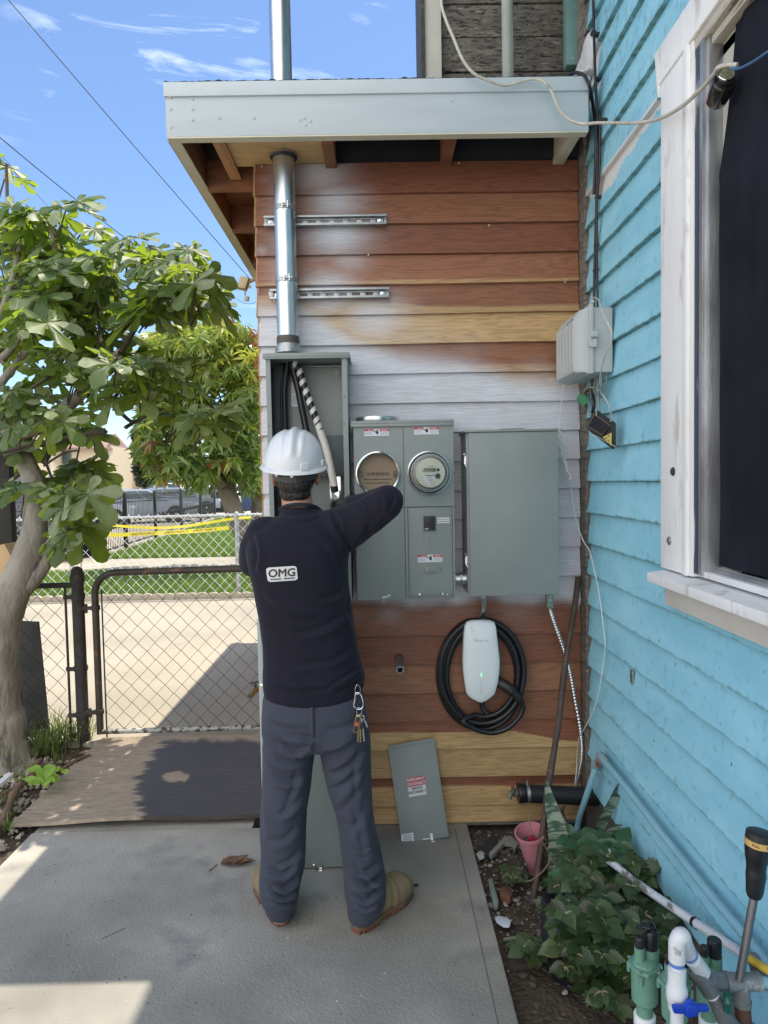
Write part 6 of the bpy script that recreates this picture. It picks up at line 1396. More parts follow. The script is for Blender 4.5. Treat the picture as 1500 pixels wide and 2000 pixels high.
tf=[([(613,1454),(590,1448),(555,1443)],.007,8),([(612,1458),(585,1475),(560,1470),(545,1460)],.007,8),([(605,1490),(570,1500),(540,1490),(520,1465)],.007,9),([(600,1520),(575,1535),(545,1530),(515,1500)],.008,9),([(595,1560),(570,1590),(545,1600)],.006,9),
 ([(630,1462),(655,1458),(690,1440)],.007,8),([(640,1500),(668,1490),(695,1462)],.007,9),([(640,1530),(665,1522),(700,1490)],.006,9),([(652,1575),(685,1540),(716,1490)],.005,12),([(660,1590),(690,1600),(715,1588)],.0025,9),([(672,1652),(702,1663),(735,1646)],-.003,4),([(676,1668),(704,1677),(728,1668)],-.0025,3),([(730,1560),(715,1600),(690,1640)],.004,11),
 ([(590,1620),(560,1650),(525,1655)],.005,10),([(594,1665),(570,1690),(540,1700)],.007,8),([(585,1690),(555,1715),(520,1705)],.008,8),([(588,1712),(562,1738),(530,1735)],.008,7),([(583,1740),(555,1757),(520,1745)],.008,6),([(578,1765),(555,1772),(528,1765)],.006,5),([(513,1690),(530,1722),(560,1745)],.006,7),
 ([(748,1690),(715,1712),(680,1700)],.008,8),([(752,1712),(720,1736),(690,1728)],.008,7),([(750,1738),(718,1765),(690,1752)],.008,7),([(742,1765),(715,1780),(690,1768)],.006,6),([(675,1700),(690,1735),(720,1755)],.007,7),([(700,1690),(725,1720),(748,1735)],.005,7),
 ([(615,1365),(614,1400),(616,1452)],-.003,3),([(517,1400),(545,1435),(600,1440)],.004,12),([(520,1395),(560,1410),(606,1415)],.003,10),([(720,1400),(690,1430),(640,1440)],.004,12),([(522,1540),(520,1590),(525,1640)],.004,9),([(716,1470),(700,1500),(705,1560)],.004,8),([(590,1500),(580,1550),(560,1600)],.005,9),([(700,1570),(715,1620),(725,1680)],.004,10)]
tf=[(a,b*(1.7 if 1480<a[0][1]<1690 else 2.3),c*(1.1 if b>0 else 1)) for a,b,c in tf]
d=fold_disp(V,Nn,tf)
V=V+Nn*d[:,None]+Nn*(.0012*noise1(V[:,0]*50+V[:,2]*33,5)*noise1(V[:,2]*41,6))[:,None]
from_np(V,fs).build('trousers',m_trou,PE,smooth=75,recalc=False)
bvt=BVHTree.FromPolygons([Vector(p) for p in V],fs)
def ontr(u,v,off):
    d_=ray(u,v).normalized(); h=bvt.ray_cast(CO,d_); return (h[0]-d_*off) if h[0] is not None else None
m_st=M('trouser_stitching',(.045,.05,.065),rough=.9)
def seam(pts,nm_,r=.0011):
    P_=[ontr(p.x,p.y,.0002) for p in spline([(a,b,0) for a,b in pts],6)]; P_=[p for p in P_ if p is not None]
    if len(P_)>2: MB().tube(P_,r,5).build(nm_,m_st,PE,smooth=60)
seam([(614,1366),(613,1400),(612,1442)],'seam'); seam([(618.5,1366),(617.5,1400),(617,1442)],'seam',.0008)
seam([(634,1364),(665,1362),(694,1350)],'pocket_edge'); seam([(634,1371),(665,1369),(694,1357)],'pocket_edge',.0008)
seam([(690,1458),(708,1464),(722,1470)],'pocket_edge'); seam([(688,1463),(706,1469),(720,1475)],'pocket_edge',.0008); seam([(722,1470),(722,1510),(720,1545)],'seam')
seam([(530,1786),(555,1789),(574,1785)],'hem'); seam([(682,1794),(700,1799),(730,1797)],'hem')
# ---- boots
m_boot=M('tan_suede',(.245,.185,.115),rough=.9,var=.14,scale=14,bump=.4,bscale=160,dist=.0015,spec=.2); m_sole=M('brick_rubber_sole',(.15,.065,.038),rough=.75,var=.2,bump=.3); m_solb=M('brown_midsole',(.14,.095,.055),rough=.8)
def boot(heel,toe,nm_='boot'):
    heel=Vector(heel); toe=Vector(toe); f=(toe-heel).normalized(); s=f.cross(Vector((0,0,1))); L_=.295
    def P3(a,b,c): return heel+f*a+s*b+Vector((0,0,c))
    mb=MB(); secs=[]
    for (a,w_,h,zc) in ((-.012,.022,.03,.06),(.0,.036,.05,.075),(.03,.042,.065,.09),(.07,.044,.075,.100),(.11,.047,.068,.094),(.15,.052,.057,.082),(.19,.058,.052,.074),(.23,.057,.049,.070),(.262,.046,.041,.062),(.284,.026,.026,.050)):
        secs.append((P3(a,0,zc-.012),s*w_,Vector((0,0,h)),2.4))
    mb.loft(secs,22); 
    mb.loft([(P3(.045,0,.07),s*.042,f*.055,2.2),(P3(.055,0,.13),s*.036,f*.042,2.2),(P3(.06,0,.15),s*.034,f*.038,2.2)],20)
    V,Nn,fs=remesh(mb,.0055,4); V[:,2]=np.maximum(V[:,2],.030)
    a_=(V-np.array(heel))@np.array(f); V=V+Nn*(.0018*np.sin(a_*170)*smst(.10,.13,a_)*smst(.19,.16,a_))[:,None]
    bt=from_np(V,fs).build(nm_,m_boot,PE,smooth=70,recalc=False)
    outl=[]
    for k in range(36):
        t=2*math.pi*k/36; c_=math.cos(t); a=.135+.152*c_; w_=.052*(1-.18*(abs((a-.12)/.06)<1)*(1-abs((a-.12)/.06)))*(1.12 if c_>.2 else .92)
        b=w_*math.copysign(abs(math.sin(t))**.75,math.sin(t)); outl.append((a,b))
    so=MB(); so.prism([P3(a,b,.018) for a,b in outl],(0,0,.014)); so.build('midsole',m_solb,bt,bevel=.004)
    so=MB()
    hl=[(a,b) for a,b in outl]
    so.prism([P3(a*1.0+.0,b*.97,.012) for a,b in outl],(0,0,.008))
    n=19
    for i in range(n):
        a=-.008+.285*i/(n-1)
        if .085<a<.115: continue
        w_=.047 if a>.15 else .040
        w_*=math.sqrt(max(.12,1-((a-.135)/.155)**4))
        so.obox(P3(a,0,.0065),f*.0062,s*w_,(0,0,.0065))
    so.build('sole',m_sole,bt,bevel=.002)
    ln=MB(); 
    for i in range(4): a=.105+.022*i; z_=.135-.02*i; ln.tube([P3(a,-.022,z_-.012),P3(a+.004,0,z_+.002),P3(a,.022,z_-.012)],.0022,6)
    ln.build('laces',M('boot_laces',(.12,.08,.05),rough=.9) if 'boot_laces' not in bpy.data.materials else bpy.data.materials['boot_laces'],bt)
    return bt
boot(aZ(551,1804,0),aZ(513,1724,0)); boot(aZ(699,1819,0),aZ(780,1757,0))
# ---- body: head, neck, torso core, arms, legs, hands as one surface
HC=aY(578,928,2.56)
bd=MB()
hs=1.0
def H(x,y,z): return HC+Vector((x,y,z))
bd.ell(H(0,-.005,.030),(.076,.094,.095),24,16)
bd.ell(H(0,.030,-.015),(.064,.068,.085),20,14)
bd.ell(H(0,.055,-.075),(.040,.040,.030),16,10)
bd.ell(H(0,.103,-.018),(.011,.015,.020),10,8); bd.ell(H(0,.092,.006),(.008,.016,.022),10,8)
bd.ell(H(0,.088,.030),(.052,.014,.010),14,8)
bd.ell(H(0,.091,-.047),(.022,.010,.006),12,8); bd.ell(H(0,.090,-.058),(.019,.010,.006),12,8)
for s in (-1,1):
    Mx=Matrix.Rotation(rad(18*s),3,'Z')
    bd.ell(H(.079*s,.000,-.008),(.010,.022,.032),14,10,Mx); bd.ell(H(.077*s,.006,-.030),(.007,.010,.012),10,8)
    bd.ell(H(.040*s,.075,-.022),(.020,.018,.018),12,8)
NB=aY(583,1010,2.535)
bd.tube(spline([H(0,.000,-.03),H(.002,-.010,-.085),NB,NB-Vector((0,0,.05))],4),[.058,.058,.056,.056,.056,.056,.058,.060,.063,.066,.07,.075,.08],20)
tc2=[]
for (c,a,b,e) in tor[2:]: tc2.append((c,a*.86,b*.84,e))
bd.loft(tc2,24)
cap_tube(bd,RS,[.060,.058,.046,.040,.038],14); cap_tube(bd,[aY(757,979,2.42),aY(738,981,2.50),aY(712,984,2.60),aY(688,983,2.70)],[.038,.036,.029,.024],14)
cap_tube(bd,LS,[.055,.048,.038,.036],14); cap_tube(bd,[aY(492,1103,2.60),aY(525,1060,2.68),aY(572,1010,2.76)],[.036,.032,.024],14)
cap_tube(bd,[aY(565,1410,2.49),aY(560,1540,2.475),aY(553,1640,2.455),aY(548,1760,2.43),aY(548,1785,2.42)],[.080,.068,.05,.038,.036],14)
cap_tube(bd,[aY(668,1410,2.49),aY(680,1540,2.472),aY(702,1640,2.44),aY(710,1760,2.40),aY(706,1790,2.39)],[.080,.068,.05,.038,.036],14)
bd.ell(aY(615,1400,2.49),(.14,.085,.10),20,12)
def hand(mb,wr,dirv,palm_n,sz=1.0,curl=.5,side=1,rad_=1.0):
    dirv=Vector(dirv).normalized(); pn=(Vector(palm_n)-dirv*Vector(palm_n).dot(dirv)).normalized(); sd=dirv.cross(pn)*side; wr=Vector(wr)
    pc_=wr+dirv*.045*sz
    MM=Matrix((sd,dirv,pn)).transposed()
    mb.ell(pc_,(.040*sz*rad_,.050*sz,.016*sz*rad_),16,10,MM); mb.ell(wr+dirv*.07*sz,(.040*sz*rad_,.020*sz,.014*sz*rad_),14,8,MM)
    for k,(off,ln,r) in enumerate(((-.030,.068,.0082),(-.010,.078,.0088),(.010,.073,.0085),(.029,.058,.0074))):
        p=wr+dirv*.082*sz+sd*off*sz; dd=dirv.copy(); pts=[p-dirv*.012*sz,p]
        for j,fr_ in enumerate((.42,.32,.26)):
            ang=curl*(.5+.5*j)+.08*k; dd=(dirv*math.cos(ang*(j+.6))+pn*math.sin(ang*(j+.6))).normalized(); p=p+dd*ln*fr_*sz; pts.append(p)
        rs=[r*sz*rad_*x for x in (1.05,1.05,1.0,.92,.75)]
        mb.tube(pts,rs,10); 
        for q_,r_ in zip(pts,rs): mb.ell(q_,r_,10,8)
    b=wr+dirv*.025*sz-sd*.034*sz; t1=b+(dirv*.55-sd*.7+pn*.35).normalized()*.035*sz; t2=t1+(dirv*.9-sd*.1+pn*.45).normalized()*.030*sz; t3=t2+(dirv*.9+sd*.2+pn*.4).normalized()*.022*sz
    rs=[.012*sz*rad_,.0105*sz*rad_,.0095*sz*rad_,.008*sz*rad_]; mb.tube([b,t1,t2,t3],rs,10)
    for q_,r_ in zip([b,t1,t2,t3],rs): mb.ell(q_,r_,10,8)
RW=aY(688,983,2.72); RD=(Vector(aY(657,978,2.90))-RW); LW=aY(572,1010,2.78); LD=Vector(aY(600,985,2.93))-LW
hand(bd,RW,RD,(0,.3,-1),.92,.55,1,.9); hand(bd,LW,LD,(.6,.3,-.6),.92,.6,-1,.9)
V,Nn,fs=remesh(bd,.0048,3)
from_np(V,fs).build('body',m_skin,PE,smooth=70,recalc=False)
for s in (-1,1):
    MB().ell(H(.030*s,.083,.008),(.0125,.0125,.0125),14,10).build('eye',M('eye_white',(.7,.68,.65),rough=.2) if 'eye_white' not in bpy.data.materials else bpy.data.materials['eye_white'],PE)
# gloves
m_glv=M('grey_work_glove',(.045,.05,.055),rough=.8,var=.3,scale=60,bump=.5,bscale=300,dist=.001,col2=(.11,.12,.12),thr=.6,s2=60)
for (w_,d_,pn,sd) in ((RW,RD,(0,.3,-1),1),(LW,LD,(.6,.3,-.6),-1)):
    gm=MB(); hand(gm,w_,d_,pn,1.0,.55,sd,1.12); gm.tube([w_-d_.normalized()*.05,w_+d_.normalized()*.03],[.036,.032],16); V,Nn,fs=remesh(gm,.0032,2); from_np(V,fs).build('glove',m_glv,PE,smooth=70,recalc=False)
# ---- hair
m_hair,N,L,P=nm('black_grey_hair')
tc=N.new('ShaderNodeTexCoord'); mp=N.new('ShaderNodeMapping'); mp.inputs['Scale'].default_value=(260,260,22); L.new(tc.outputs['Object'],mp.inputs[0]); n=N.new('ShaderNodeTexNoise'); n.inputs['Scale'].default_value=1; n.inputs['Detail'].default_value=3; L.new(mp.outputs[0],n.inputs[0])
r=N.new('ShaderNodeValToRGB'); e=r.color_ramp.elements; e[0].position=.45; e[1].position=.75; e[0].color=(.010,.009,.009,1); e[1].color=(.085,.075,.07,1); L.new(n.outputs[0],r.inputs[0]); L.new(r.outputs[0],P.inputs['Base Color']); P.inputs['Roughness'].default_value=.5
b=N.new('ShaderNodeBump'); b.inputs['Strength'].default_value=.8; b.inputs['Distance'].default_value=.002; L.new(n.outputs[0],b.inputs['Height']); L.new(b.outputs[0],P.inputs['Normal'])
hr=MB(); hr.ell(H(0,-.012,.028),(.083,.095,.098),24,16); hr.ell(H(0,-.050,-.025),(.062,.046,.050),20,12); hr.ell(H(0,-.040,-.062),(.057,.040,.042),18,10); hr.ell(H(.002,-.036,-.085),(.046,.034,.028),16,10)
V,Nn,fs=remesh(hr,.0045,2)
rel=V-np.array(HC); keep_f=(rel[:,1]<.012-.35*np.clip(rel[:,2]+.0,-.1,.1)) | (rel[:,2]>.045)
V=V+Nn*(np.random.default_rng(5).normal(0,.0009,len(V)))[:,None]
fs2=[f for f in fs if all(keep_f[i] for i in f)]
hair=from_np(V,fs2).build('hair',m_hair,PE,smooth=80,recalc=False)
st=MB(); rg=np.random.default_rng(8); cand=np.where((rel[:,2]<.005)&(rel[:,1]<.0))[0]
for i in rg.choice(cand,900):
    p=Vector(V[i]); n_=Vector(Nn[i]); dn=Vector((rg.normal(0,.25),rg.normal(0,.15),-1)); dn=(dn-n_*dn.dot(n_)).normalized(); l=rg.uniform(.008,.018)
    s_=n_.cross(dn)*.0005; e_=p+dn*l+n_*.0025; st.add([p-s_,p+s_,e_],[(0,1,2)])
st.build('strands',m_hair,hair,smooth=0,recalc=False)
# suspension strap below the hat
mb=MB(); pts=[H(.074*math.sin(a),-.012-.088*math.cos(a),-.004-.012*math.cos(a)) for a in np.linspace(-1.5,1.5,17)]
for i in range(16):
    a,b_=pts[i],pts[i+1]; nrm_=Vector((math.sin(-1.5+3*i/16),-math.cos(-1.5+3*i/16),0)); mb.obox((a+b_)/2+nrm_*.006,(b_-a)/2*1.02,nrm_*.0015,(0,0,.012 if 5<i<10 else .008))
mb.build('head_band',M('dark_grey_band',(.05,.05,.047),rough=.5,bump=.2),PE)
# ---- hard hat
HT=aY(575,905,2.55); tilt=Matrix.Rotation(rad(13),3,'X') @ Matrix.Rotation(rad(2.5),3,'Y')
m_hat=M('white_hat_plastic',(.66,.68,.71),rough=.30,var=.03,scale=8,bump=.06,bscale=14,dist=.003,coat=.25,col2=(.50,.52,.54),thr=.66,soft=.1,s2=14)
hm=MB(); n=96; rows=[]; nr_=34
RX,RYb,RZ=.108,.128,.125
for j in range(nr_+1):
    ph=math.pi/2*j/nr_
    for k in range(n):
        t=2*math.pi*k/n
        r=math.cos(ph)**.80; z=math.sin(ph)**1.02
        x=RX*r*math.sin(t); y=-RYb*r*math.cos(t); zz=RZ*z
        # three crown ridges running front to back
        k_=0
        for c0,w_,a_ in ((0,.012,.0075),(-.036,.008,.004),(.036,.008,.004)):
            k_+=a_*math.exp(-((x-c0)/w_)**2)*smst(.25,.6,z)*(1 if c0==0 else smst(1.05,.8,z)*.9)
        k_-= .004*(math.exp(-((abs(x)-.022)/.008)**2))*smst(.3,.6,z)
        nn_=Vector((x/RX**2,y/RYb**2,zz/RZ**2)).normalized() if (x or y or zz) else Vector((0,0,1))
        rows.append(HT+tilt@(Vector((x,y,zz))+nn_*k_))
for j in range(nr_):
    for k in range(n): hm.f.append((j*n+k,j*n+(k+1)%n,(j+1)*n+(k+1)%n,(j+1)*n+k))
hm.v=rows
hat=hm.build('hard_hat',m_hat,PE,smooth=60)
# brim: flares out and down, longer at the front
bm_=MB(); prof=[(0,0),(.004,-.002),(.011,-.006),(.015,-.010),(.0155,-.0135),(.013,-.0125),(.004,-.006),(-.003,-.004)]
for (a,h) in prof:
    for k in range(n):
        t=2*math.pi*k/n; ext=1+ (1.4 if math.cos(t)<-.2 else 0)*smst(.2,1,-math.cos(t)) if a>.001 else 1
        bm_.v.append(HT+tilt@Vector(((RX+a*ext)*math.sin(t),-(RYb+a*ext)*math.cos(t),h)))
for j in range(len(prof)-1):
    for k in range(n): bm_.f.append((j*n+k,j*n+(k+1)%n,(j+1)*n+(k+1)%n,(j+1)*n+k))
bm_.build('brim',m_hat,hat,smooth=50)
def onhat(t,z,out=0): 
    ph=math.asin(z); r=math.cos(ph)**.8; return HT+tilt@Vector(((RX*r+out)*math.sin(t),-(RYb*r+out)*math.cos(t),RZ*z))
for t,wd,hh in ((rad(27),.0155,.013),(rad(76),.013,.011),(rad(-68),.013,.012)):
    mb=MB(); c=onhat(t,.10,.001); tx_=Vector((math.cos(t),math.sin(t),0)); nn_=Vector((math.sin(t),-math.cos(t),0)); mb.obox(c,tilt@tx_*wd,tilt@nn_*.0055,tilt@Vector((0,0,hh))); mb.build('slot_boss',m_hat,hat,bevel=.003)
for t in (rad(-24),rad(3)):
    mb=MB(); c=HT+tilt@Vector(((RX+.012)*math.sin(t),-(RYb+.012)*math.cos(t),-.016)); mb.lathe([(.0055,-.001),(.0055,.001),(.0022,.001),(.0022,-.001)],c,(0,-1,0),14,cap=False); mb.build('chin_strap_eyelet',m_hat,hat)
# ---- keys
aY=_aY0
KY=min(ontr(702,1400,.0).y,ontr(694,1415,.0).y,ontr(698,1440,.0).y)-.012 if ontr(702,1400,0) else 2.36
kp=lambda u,v,o=0:aY(u,v,KY+o)
ks_=thing('key_bunch',kp(702,1430),'silver carabiner with keys and a small framed tag hanging at the person\'s right hip','keys')
def loop(mb,pts,r): mb.tube(spline(pts,5,closed=True),r,8,closed=True)
mb=MB(); loop(mb,[kp(u,v) for u,v in ((698,1337),(694,1345),(694,1353),(698,1357),(703,1352),(703,1343))],.0009); mb.build('ring',m_chrome,ks_)
mb=MB(); loop(mb,[kp(u,v,-.003) for u,v in ((695,1354),(693,1368),(691,1378),(696,1384),(703,1385),(709,1380),(708,1366),(703,1355))],.0021); mb.build('carabiner',m_chrome,ks_)
mb=MB(); loop(mb,[kp(u,v) for u,v in ((698,1383),(697,1392),(701,1397),(706,1392),(706,1384))],.0009); mb.build('ring',m_chrome,ks_)
m_gold=M('brass_key',(.45,.36,.18),rough=.3,metal=1,bump=0)
t4=[kp(696,1396,-.004),kp(705,1399,-.004),kp(698,1433,-.004),kp(689,1429,-.004)]
mb=MB(); mb.prism(t4,(0,.002,0)); tg=mb.build('tag_frame',m_gold,ks_,bevel=.0005)
c=sum(t4,Vector())/4; mb=MB(); mb.prism([c+(p-c)*.84-Vector((0,.0004,0)) for p in t4],(0,-.0006,0)); mb.build('tag_face',m_black,tg)
mb=MB(); mb.lathe([(.0085,0),(.0085,.0005)],c-Vector((0,.0011,0)),(0,-1,0),18); mb.build('tag_disc',M('tag_red',(.45,.06,.05),rough=.4),tg)
mb=MB(); mb.lathe([(.0045,0),(.0045,.0005)],c-Vector((0,.0017,0)),(0,-1,0),14); mb.build('tag_centre',m_gold,tg)
for (a,b_,hd) in (((701,1400),(699,1447),m_gold),((703,1400),(704,1448),m_gold),((706,1398),(711,1446),m_chrome),((707,1396),(717,1419),m_chrome)):
    p,q_=kp(*a,.0),kp(*b_,.0); d_=(q_-p).normalized(); sd=d_.cross(Vector((0,1,0))); mb=MB(); mb.lathe([(.0065,0),(.0065,.0016)],p+d_*.007,(0,-1,0),14); mb.obox(p+d_*((q_-p).length*.5+.004),d_*((q_-p).length*.5),(0,.0008,0),sd*.0022)
    for k in range(3): mb.obox(p+d_*((q_-p).length*(.6+.13*k))+sd*.003,d_*.0018,(0,.0006,0),sd*.0012)
    mb.build('key',hd,ks_)
mb=MB(); mb.obox(kp(706,1417,.001),(.006,0,0),(0,.003,0),(0,0,.013)); mb.build('key_fob',m_black,ks_,bevel=.003)
# ================================================================ things on the blue wall
m_nid=M('grey_box_plastic',(.42,.44,.44),rough=.5,var=.06,bump=.15,bscale=30,col2=(.30,.31,.31),thr=.64,s2=10)
yr=aX(1197,660,BX-.012).y; ya=aX(1156,660,BX-.090).y
nb=thing('telecom_box',(BX-.08,2.7,1.95),'grey plastic utility box with ribbed cover and latch on the blue wall','utility box')
z1=aY(1160,600,yr).z; z0=aY(1160,727,yr).z; YF=2.96
mb=MB(); mb.box(BX-.088,BX-.012,yr,YF,z0,z1); mb.build('base',m_nid,nb,bevel=.006)
mb=MB(); mb.box(BX-.105,BX-.089,yr-.012,YF+.01,z0-.006,z1+.012); mb.build('flange',m_nid,nb,bevel=.004)
xs=[(BX-.106,0),(BX-.125,.006),(BX-.150,.016),(BX-.158,.022)]
def ncov(i,j):
    # curved cover: bulges away from the wall in the middle of its height
    z=z0-.004+(z1+.006-z0)*j; y=yr+.0+(YF-yr)*i
    bul=.050*(min(1,(j*30)**.5) if j<.5 else (1-.0*j)*(1 if j<.80 else 1-.55*((j-.80)/.20)**1.5)); edge=min(1,min(i,1-i)*9)**.4; bul=bul if 0<j<1 else 0
    rib=.0022*math.cos(i*2*math.pi*7)*(1 if .12<j<.86 else 0)*(.1<i<.95)
    return (BX-.1055-bul*edge-rib,y,z)
mb=MB().grid(ncov,90,40); mb.build('cover',m_nid,nb,smooth=40,recalc=False)
mb=MB()
for i in range(6):
    x=.14+i*.125; 
    p=Vector(ncov(x,.845)); mb.box(p.x-.0012,p.x+.002,p.y-.008,p.y+.008,p.z-.0018,p.z+.0018)
mb.build('vent_slots',m_black,nb)
zc=aY(1160,664,yr).z
mb=MB(); mb.box(BX-.112,BX-.078,yr-.022,yr-.012,zc-.030,zc-.004); mb.box(BX-.104,BX-.074,yr-.020,yr-.0125,zc+.008,zc+.032); mb.box(BX-.092,BX-.082,yr-.030,yr-.0125,zc-.032,zc+.0); mb.build('latch',m_nid,nb,bevel=.003)
mb=MB(); mb.box(BX-.10,BX-.086,yr-.014,yr-.002,z1+.0121,z1+.026); mb.build('hinge_ear',m_nid,nb,bevel=.003)
# cables
m_wgrey=M('old_white_cable',(.52,.49,.42),rough=.5,var=.15,scale=30,bump=.1,col2=(.3,.27,.22),thr=.62,s2=20); m_wg2=M('dull_grey_cable',(.22,.25,.23),rough=.5,var=.2)
def cable(name,pts,r,mat,label,grp=None,seg=6,closed=False,n=8):
    P_=spline(pts,seg); o=MB().tube(P_,r if not hasattr(r,'__len__') else list(np.interp(np.linspace(0,1,len(P_)),np.linspace(0,1,len(r)),r)),n).build(name,mat,None,smooth=70); return tag(o,label,'cable',grp)
wx=BX-.022
cable('wall_cable',[aX(1158,-20,wx),aX(1160,60,wx),aX(1163,160,wx-.01),aX(1166,215,wx),aX(1167,300,wx),aX(1165,400,wx),aX(1162,500,wx),aX(1160,600,wx)],.0058,m_rubber,'thick black cable running straight down the blue wall into the grey box')
cable('wall_cable',[aX(1172,225,wx+.005),aX(1171,330,wx+.002),aX(1166,400,wx+.002),aX(1166,480,wx),aX(1167,600,wx)],.0048,m_rubber,'second black cable clipped just right of the thick one')
cable('wall_cable',[aY(1114,144,2.80),aY(1128,142,2.76),aY(1142,149,2.74),aY(1152,170,2.72),aX(1158,205,wx-.004),aX(1164,250,wx-.006),aX(1163,320,wx-.004),aX(1160,380,wx-.004)],.0065,m_rubber,'black cable arching over the corner of the roof edge to the blue wall')
for k,(u,v) in enumerate(((1163,68),(1177,235),(1165,385),(1161,528),(1156,65),(1166,155),(1163,480))):
    p=aX(u,v,wx); mb=MB(); mb.box(p.x-.004,p.x+.015,p.y-.012,p.y+.012,p.z-.0045,p.z+.0045); mb.lathe([(.004,0),(.003,.004)],p+Vector((-.002,-.010,0)),(-1,0,0),8); tag(mb.build('cable_clip',m_black,None,bevel=.001),'black cable clip on the wall cables, '+['topmost, level with the top of the weathered boards','just below the roof edge','midway between roof edge and utility box','lowest, right above the utility box','near the very top of the green corner post','beside the white mastic patch','a hand above the lowest clip'][k],'cable clip','clips on the wall cables')
WP=[(861,-20,2.72),(863,12,2.71),(872,42,2.70),(886,75,2.69),(903,115,2.69),(925,143,2.69),(955,158,2.70),(985,167,2.715),(1010,162,2.72),(1040,154,2.715),(1062,160,2.70),(1078,180,2.69),(1092,212,2.69),(1112,234,2.69),(1140,242,2.66),(1165,240,2.58),(1200,240,2.45),(1240,240,2.28),(1285,233,2.11),(1330,209,1.95),(1368,175,1.83),(1394,146,1.75),(1402,133,1.72),(1420,127,1.70),(1440,127,1.68)]
cable('power_cord',[aY(u,v,y) for u,v,y in WP],.0058,m_wgrey,'long off-white cord swooping over the roof edge to the window',seg=5)
cable('blue_wire',[aY(1428,133,1.69),aY(1442,134,1.67),aY(1465,124,1.62),(aY(1490,108,1.57)),aY(1530,80,1.5)],.0032,M('blue_wire_jacket',(.05,.14,.28),rough=.5),'thin blue wire leaving the small camera toward the right edge')
# window camera
cmn=thing('window_camera',aY(1410,165,1.74),'small black round camera with a cloudy lens at the top of the window','camera')
o=aY(1410,172,1.76); ax=Vector((-.12,-1,.30)).normalized()
mb=MB(); mb.lathe([(.018,-.05),(.026,-.04),(.029,0),(.029,.018),(.026,.022),(.020,.022),(.020,.030),(.017,.031)],o,ax,28); mb.build('body',M('glossy_black',(.012,.012,.012),rough=.12,coat=.5,bump=0),cmn)
p_=o+ax*.030+Vector((0,0,.009)); mb=MB(); mb.lathe([(.0205,-.004),(.0205,.002),(.019,.003),(.0185,.001)],p_,ax,28,cap=False); mb.build('lens_ring',m_chrome,cmn)
mb=MB(); mb.lathe([(.0185,0),(.014,.003),(.001,.004)],p_,ax,24,cap=False); mb.build('lens',M('cloudy_lens',(.22,.22,.15),rough=.2,coat=.6,bump=0),cmn)
# tangle under the box
wt=BX-.03
tang=[([(1158,728),(1157,760),(1160,790),(1156,810)],.007,m_rubber),([(1166,735),(1168,770),(1170,805)],.006,m_wg2),([(1172,722),(1174,750),(1166,770),(1160,755),(1163,738)],.003,m_wg2),([(1184,722),(1184,745),(1180,765),(1172,776),(1163,772),(1158,758),(1157,742)],.003,m_wg2),([(1139,766),(1146,758),(1158,757),(1170,762),(1180,775),(1188,790),(1193,802),(1192,815)],.0026,m_wgrey),([(1148,775),(1149,790),(1152,805),(1160,812)],.0024,m_wg2),([(1140,772),(1150,780),(1149,768),(1158,764)],.0028,m_wg2),([(1194,805),(1191,812),(1193,822)],.002,m_wg2)]
for i,(pp,r,mm) in enumerate(tang):
    cable('loose_wire',[aX(u,v,wt-.012*(i%3)) for u,v in pp],r,mm,['black lead dropping from the utility box, thickest of the tangled wires','dark grey lead just right of the thick black one under the utility box','grey wire making a short loop close under the utility box','grey wire making the widest loop under the utility box','pale wire arching from the green tag over to the solar lamp','grey wire running down left of the tangle to the lamp hook','grey wire knotted beside the green tag','thin wire stub at the right top of the solar lamp'][i],'wires tangled under the utility box')
cable('thin_wire',[aX(1157,581,wx-.02),aX(1168,585,wx-.045),aX(1177,610,wx-.07),aX(1187,632,wx-.07),aX(1195,650,wx-.06),aX(1192,672,wx-.06),aX(1180,700,wx-.06),aX(1174,725,wx-.05),aX(1170,752,wx-.03)],.0028,m_wgrey,'thin pale wire looping in front of the grey utility box')
m_green=M('green_tag_plastic',(.02,.26,.09),rough=.4)
c=aX(1135,779,BX-.05); mb=MB(); pts=[aX(u,v,BX-.05) for u,v in ((1126,777),(1133,768),(1144,773),(1146,786),(1139,794),(1129,786))]; mb.prism(pts,(.004,0,.0)); tag(mb.build('green_tag',m_green,None,bevel=.001),'small bright green plastic tag hanging by the shed corner','tag')
# string lights wire down the corner
SW=[(1103,735,2.99),(1100,760,2.99),(1096,790,2.985),(1093,825,2.98),(1093,835,2.97),(1094,860,2.965),(1097,890,2.96),(1106,915,2.97),(1114,935,2.98),(1116,960,2.98),(1119,985,2.98),(1126,1020,2.97),(1140,1058,2.9),(1151,1075,2.84),(1160,1110,2.82),(1170,1160,2.78),(1178,1220,2.74),(1182,1265,2.72),(1176,1310,2.73),(1170,1350,2.75),(1158,1390,2.79),(1140,1425,2.88),(1130,1445,2.95),(1127,1475,2.98),(1126,1505,2.99),(1121,1545,2.99)]
cable('thin_white_wire',[aY(u,v,y) for u,v,y in SW],.0021,M('thin_white_jacket',(.55,.60,.62),rough=.5),'thin white wire hanging loosely down the corner of the two walls')
mb=MB(); random.seed(2)
for v in np.arange(836,938,5.5):
    u=np.interp(v,[835,860,890,915,935],[1093,1094,1098,1107,1115]); p=aY(u+random.uniform(-2,2),v,2.965); mb.ell(p,(random.uniform(.004,.009),.005,random.uniform(.005,.011)),8,6)
tag(mb.build('tape_wrap',M('crinkled_white_tape',(.55,.54,.50),rough=.7,bump=.5),None),'crumpled white tape wound on the thin wire beside the plain box','tape')
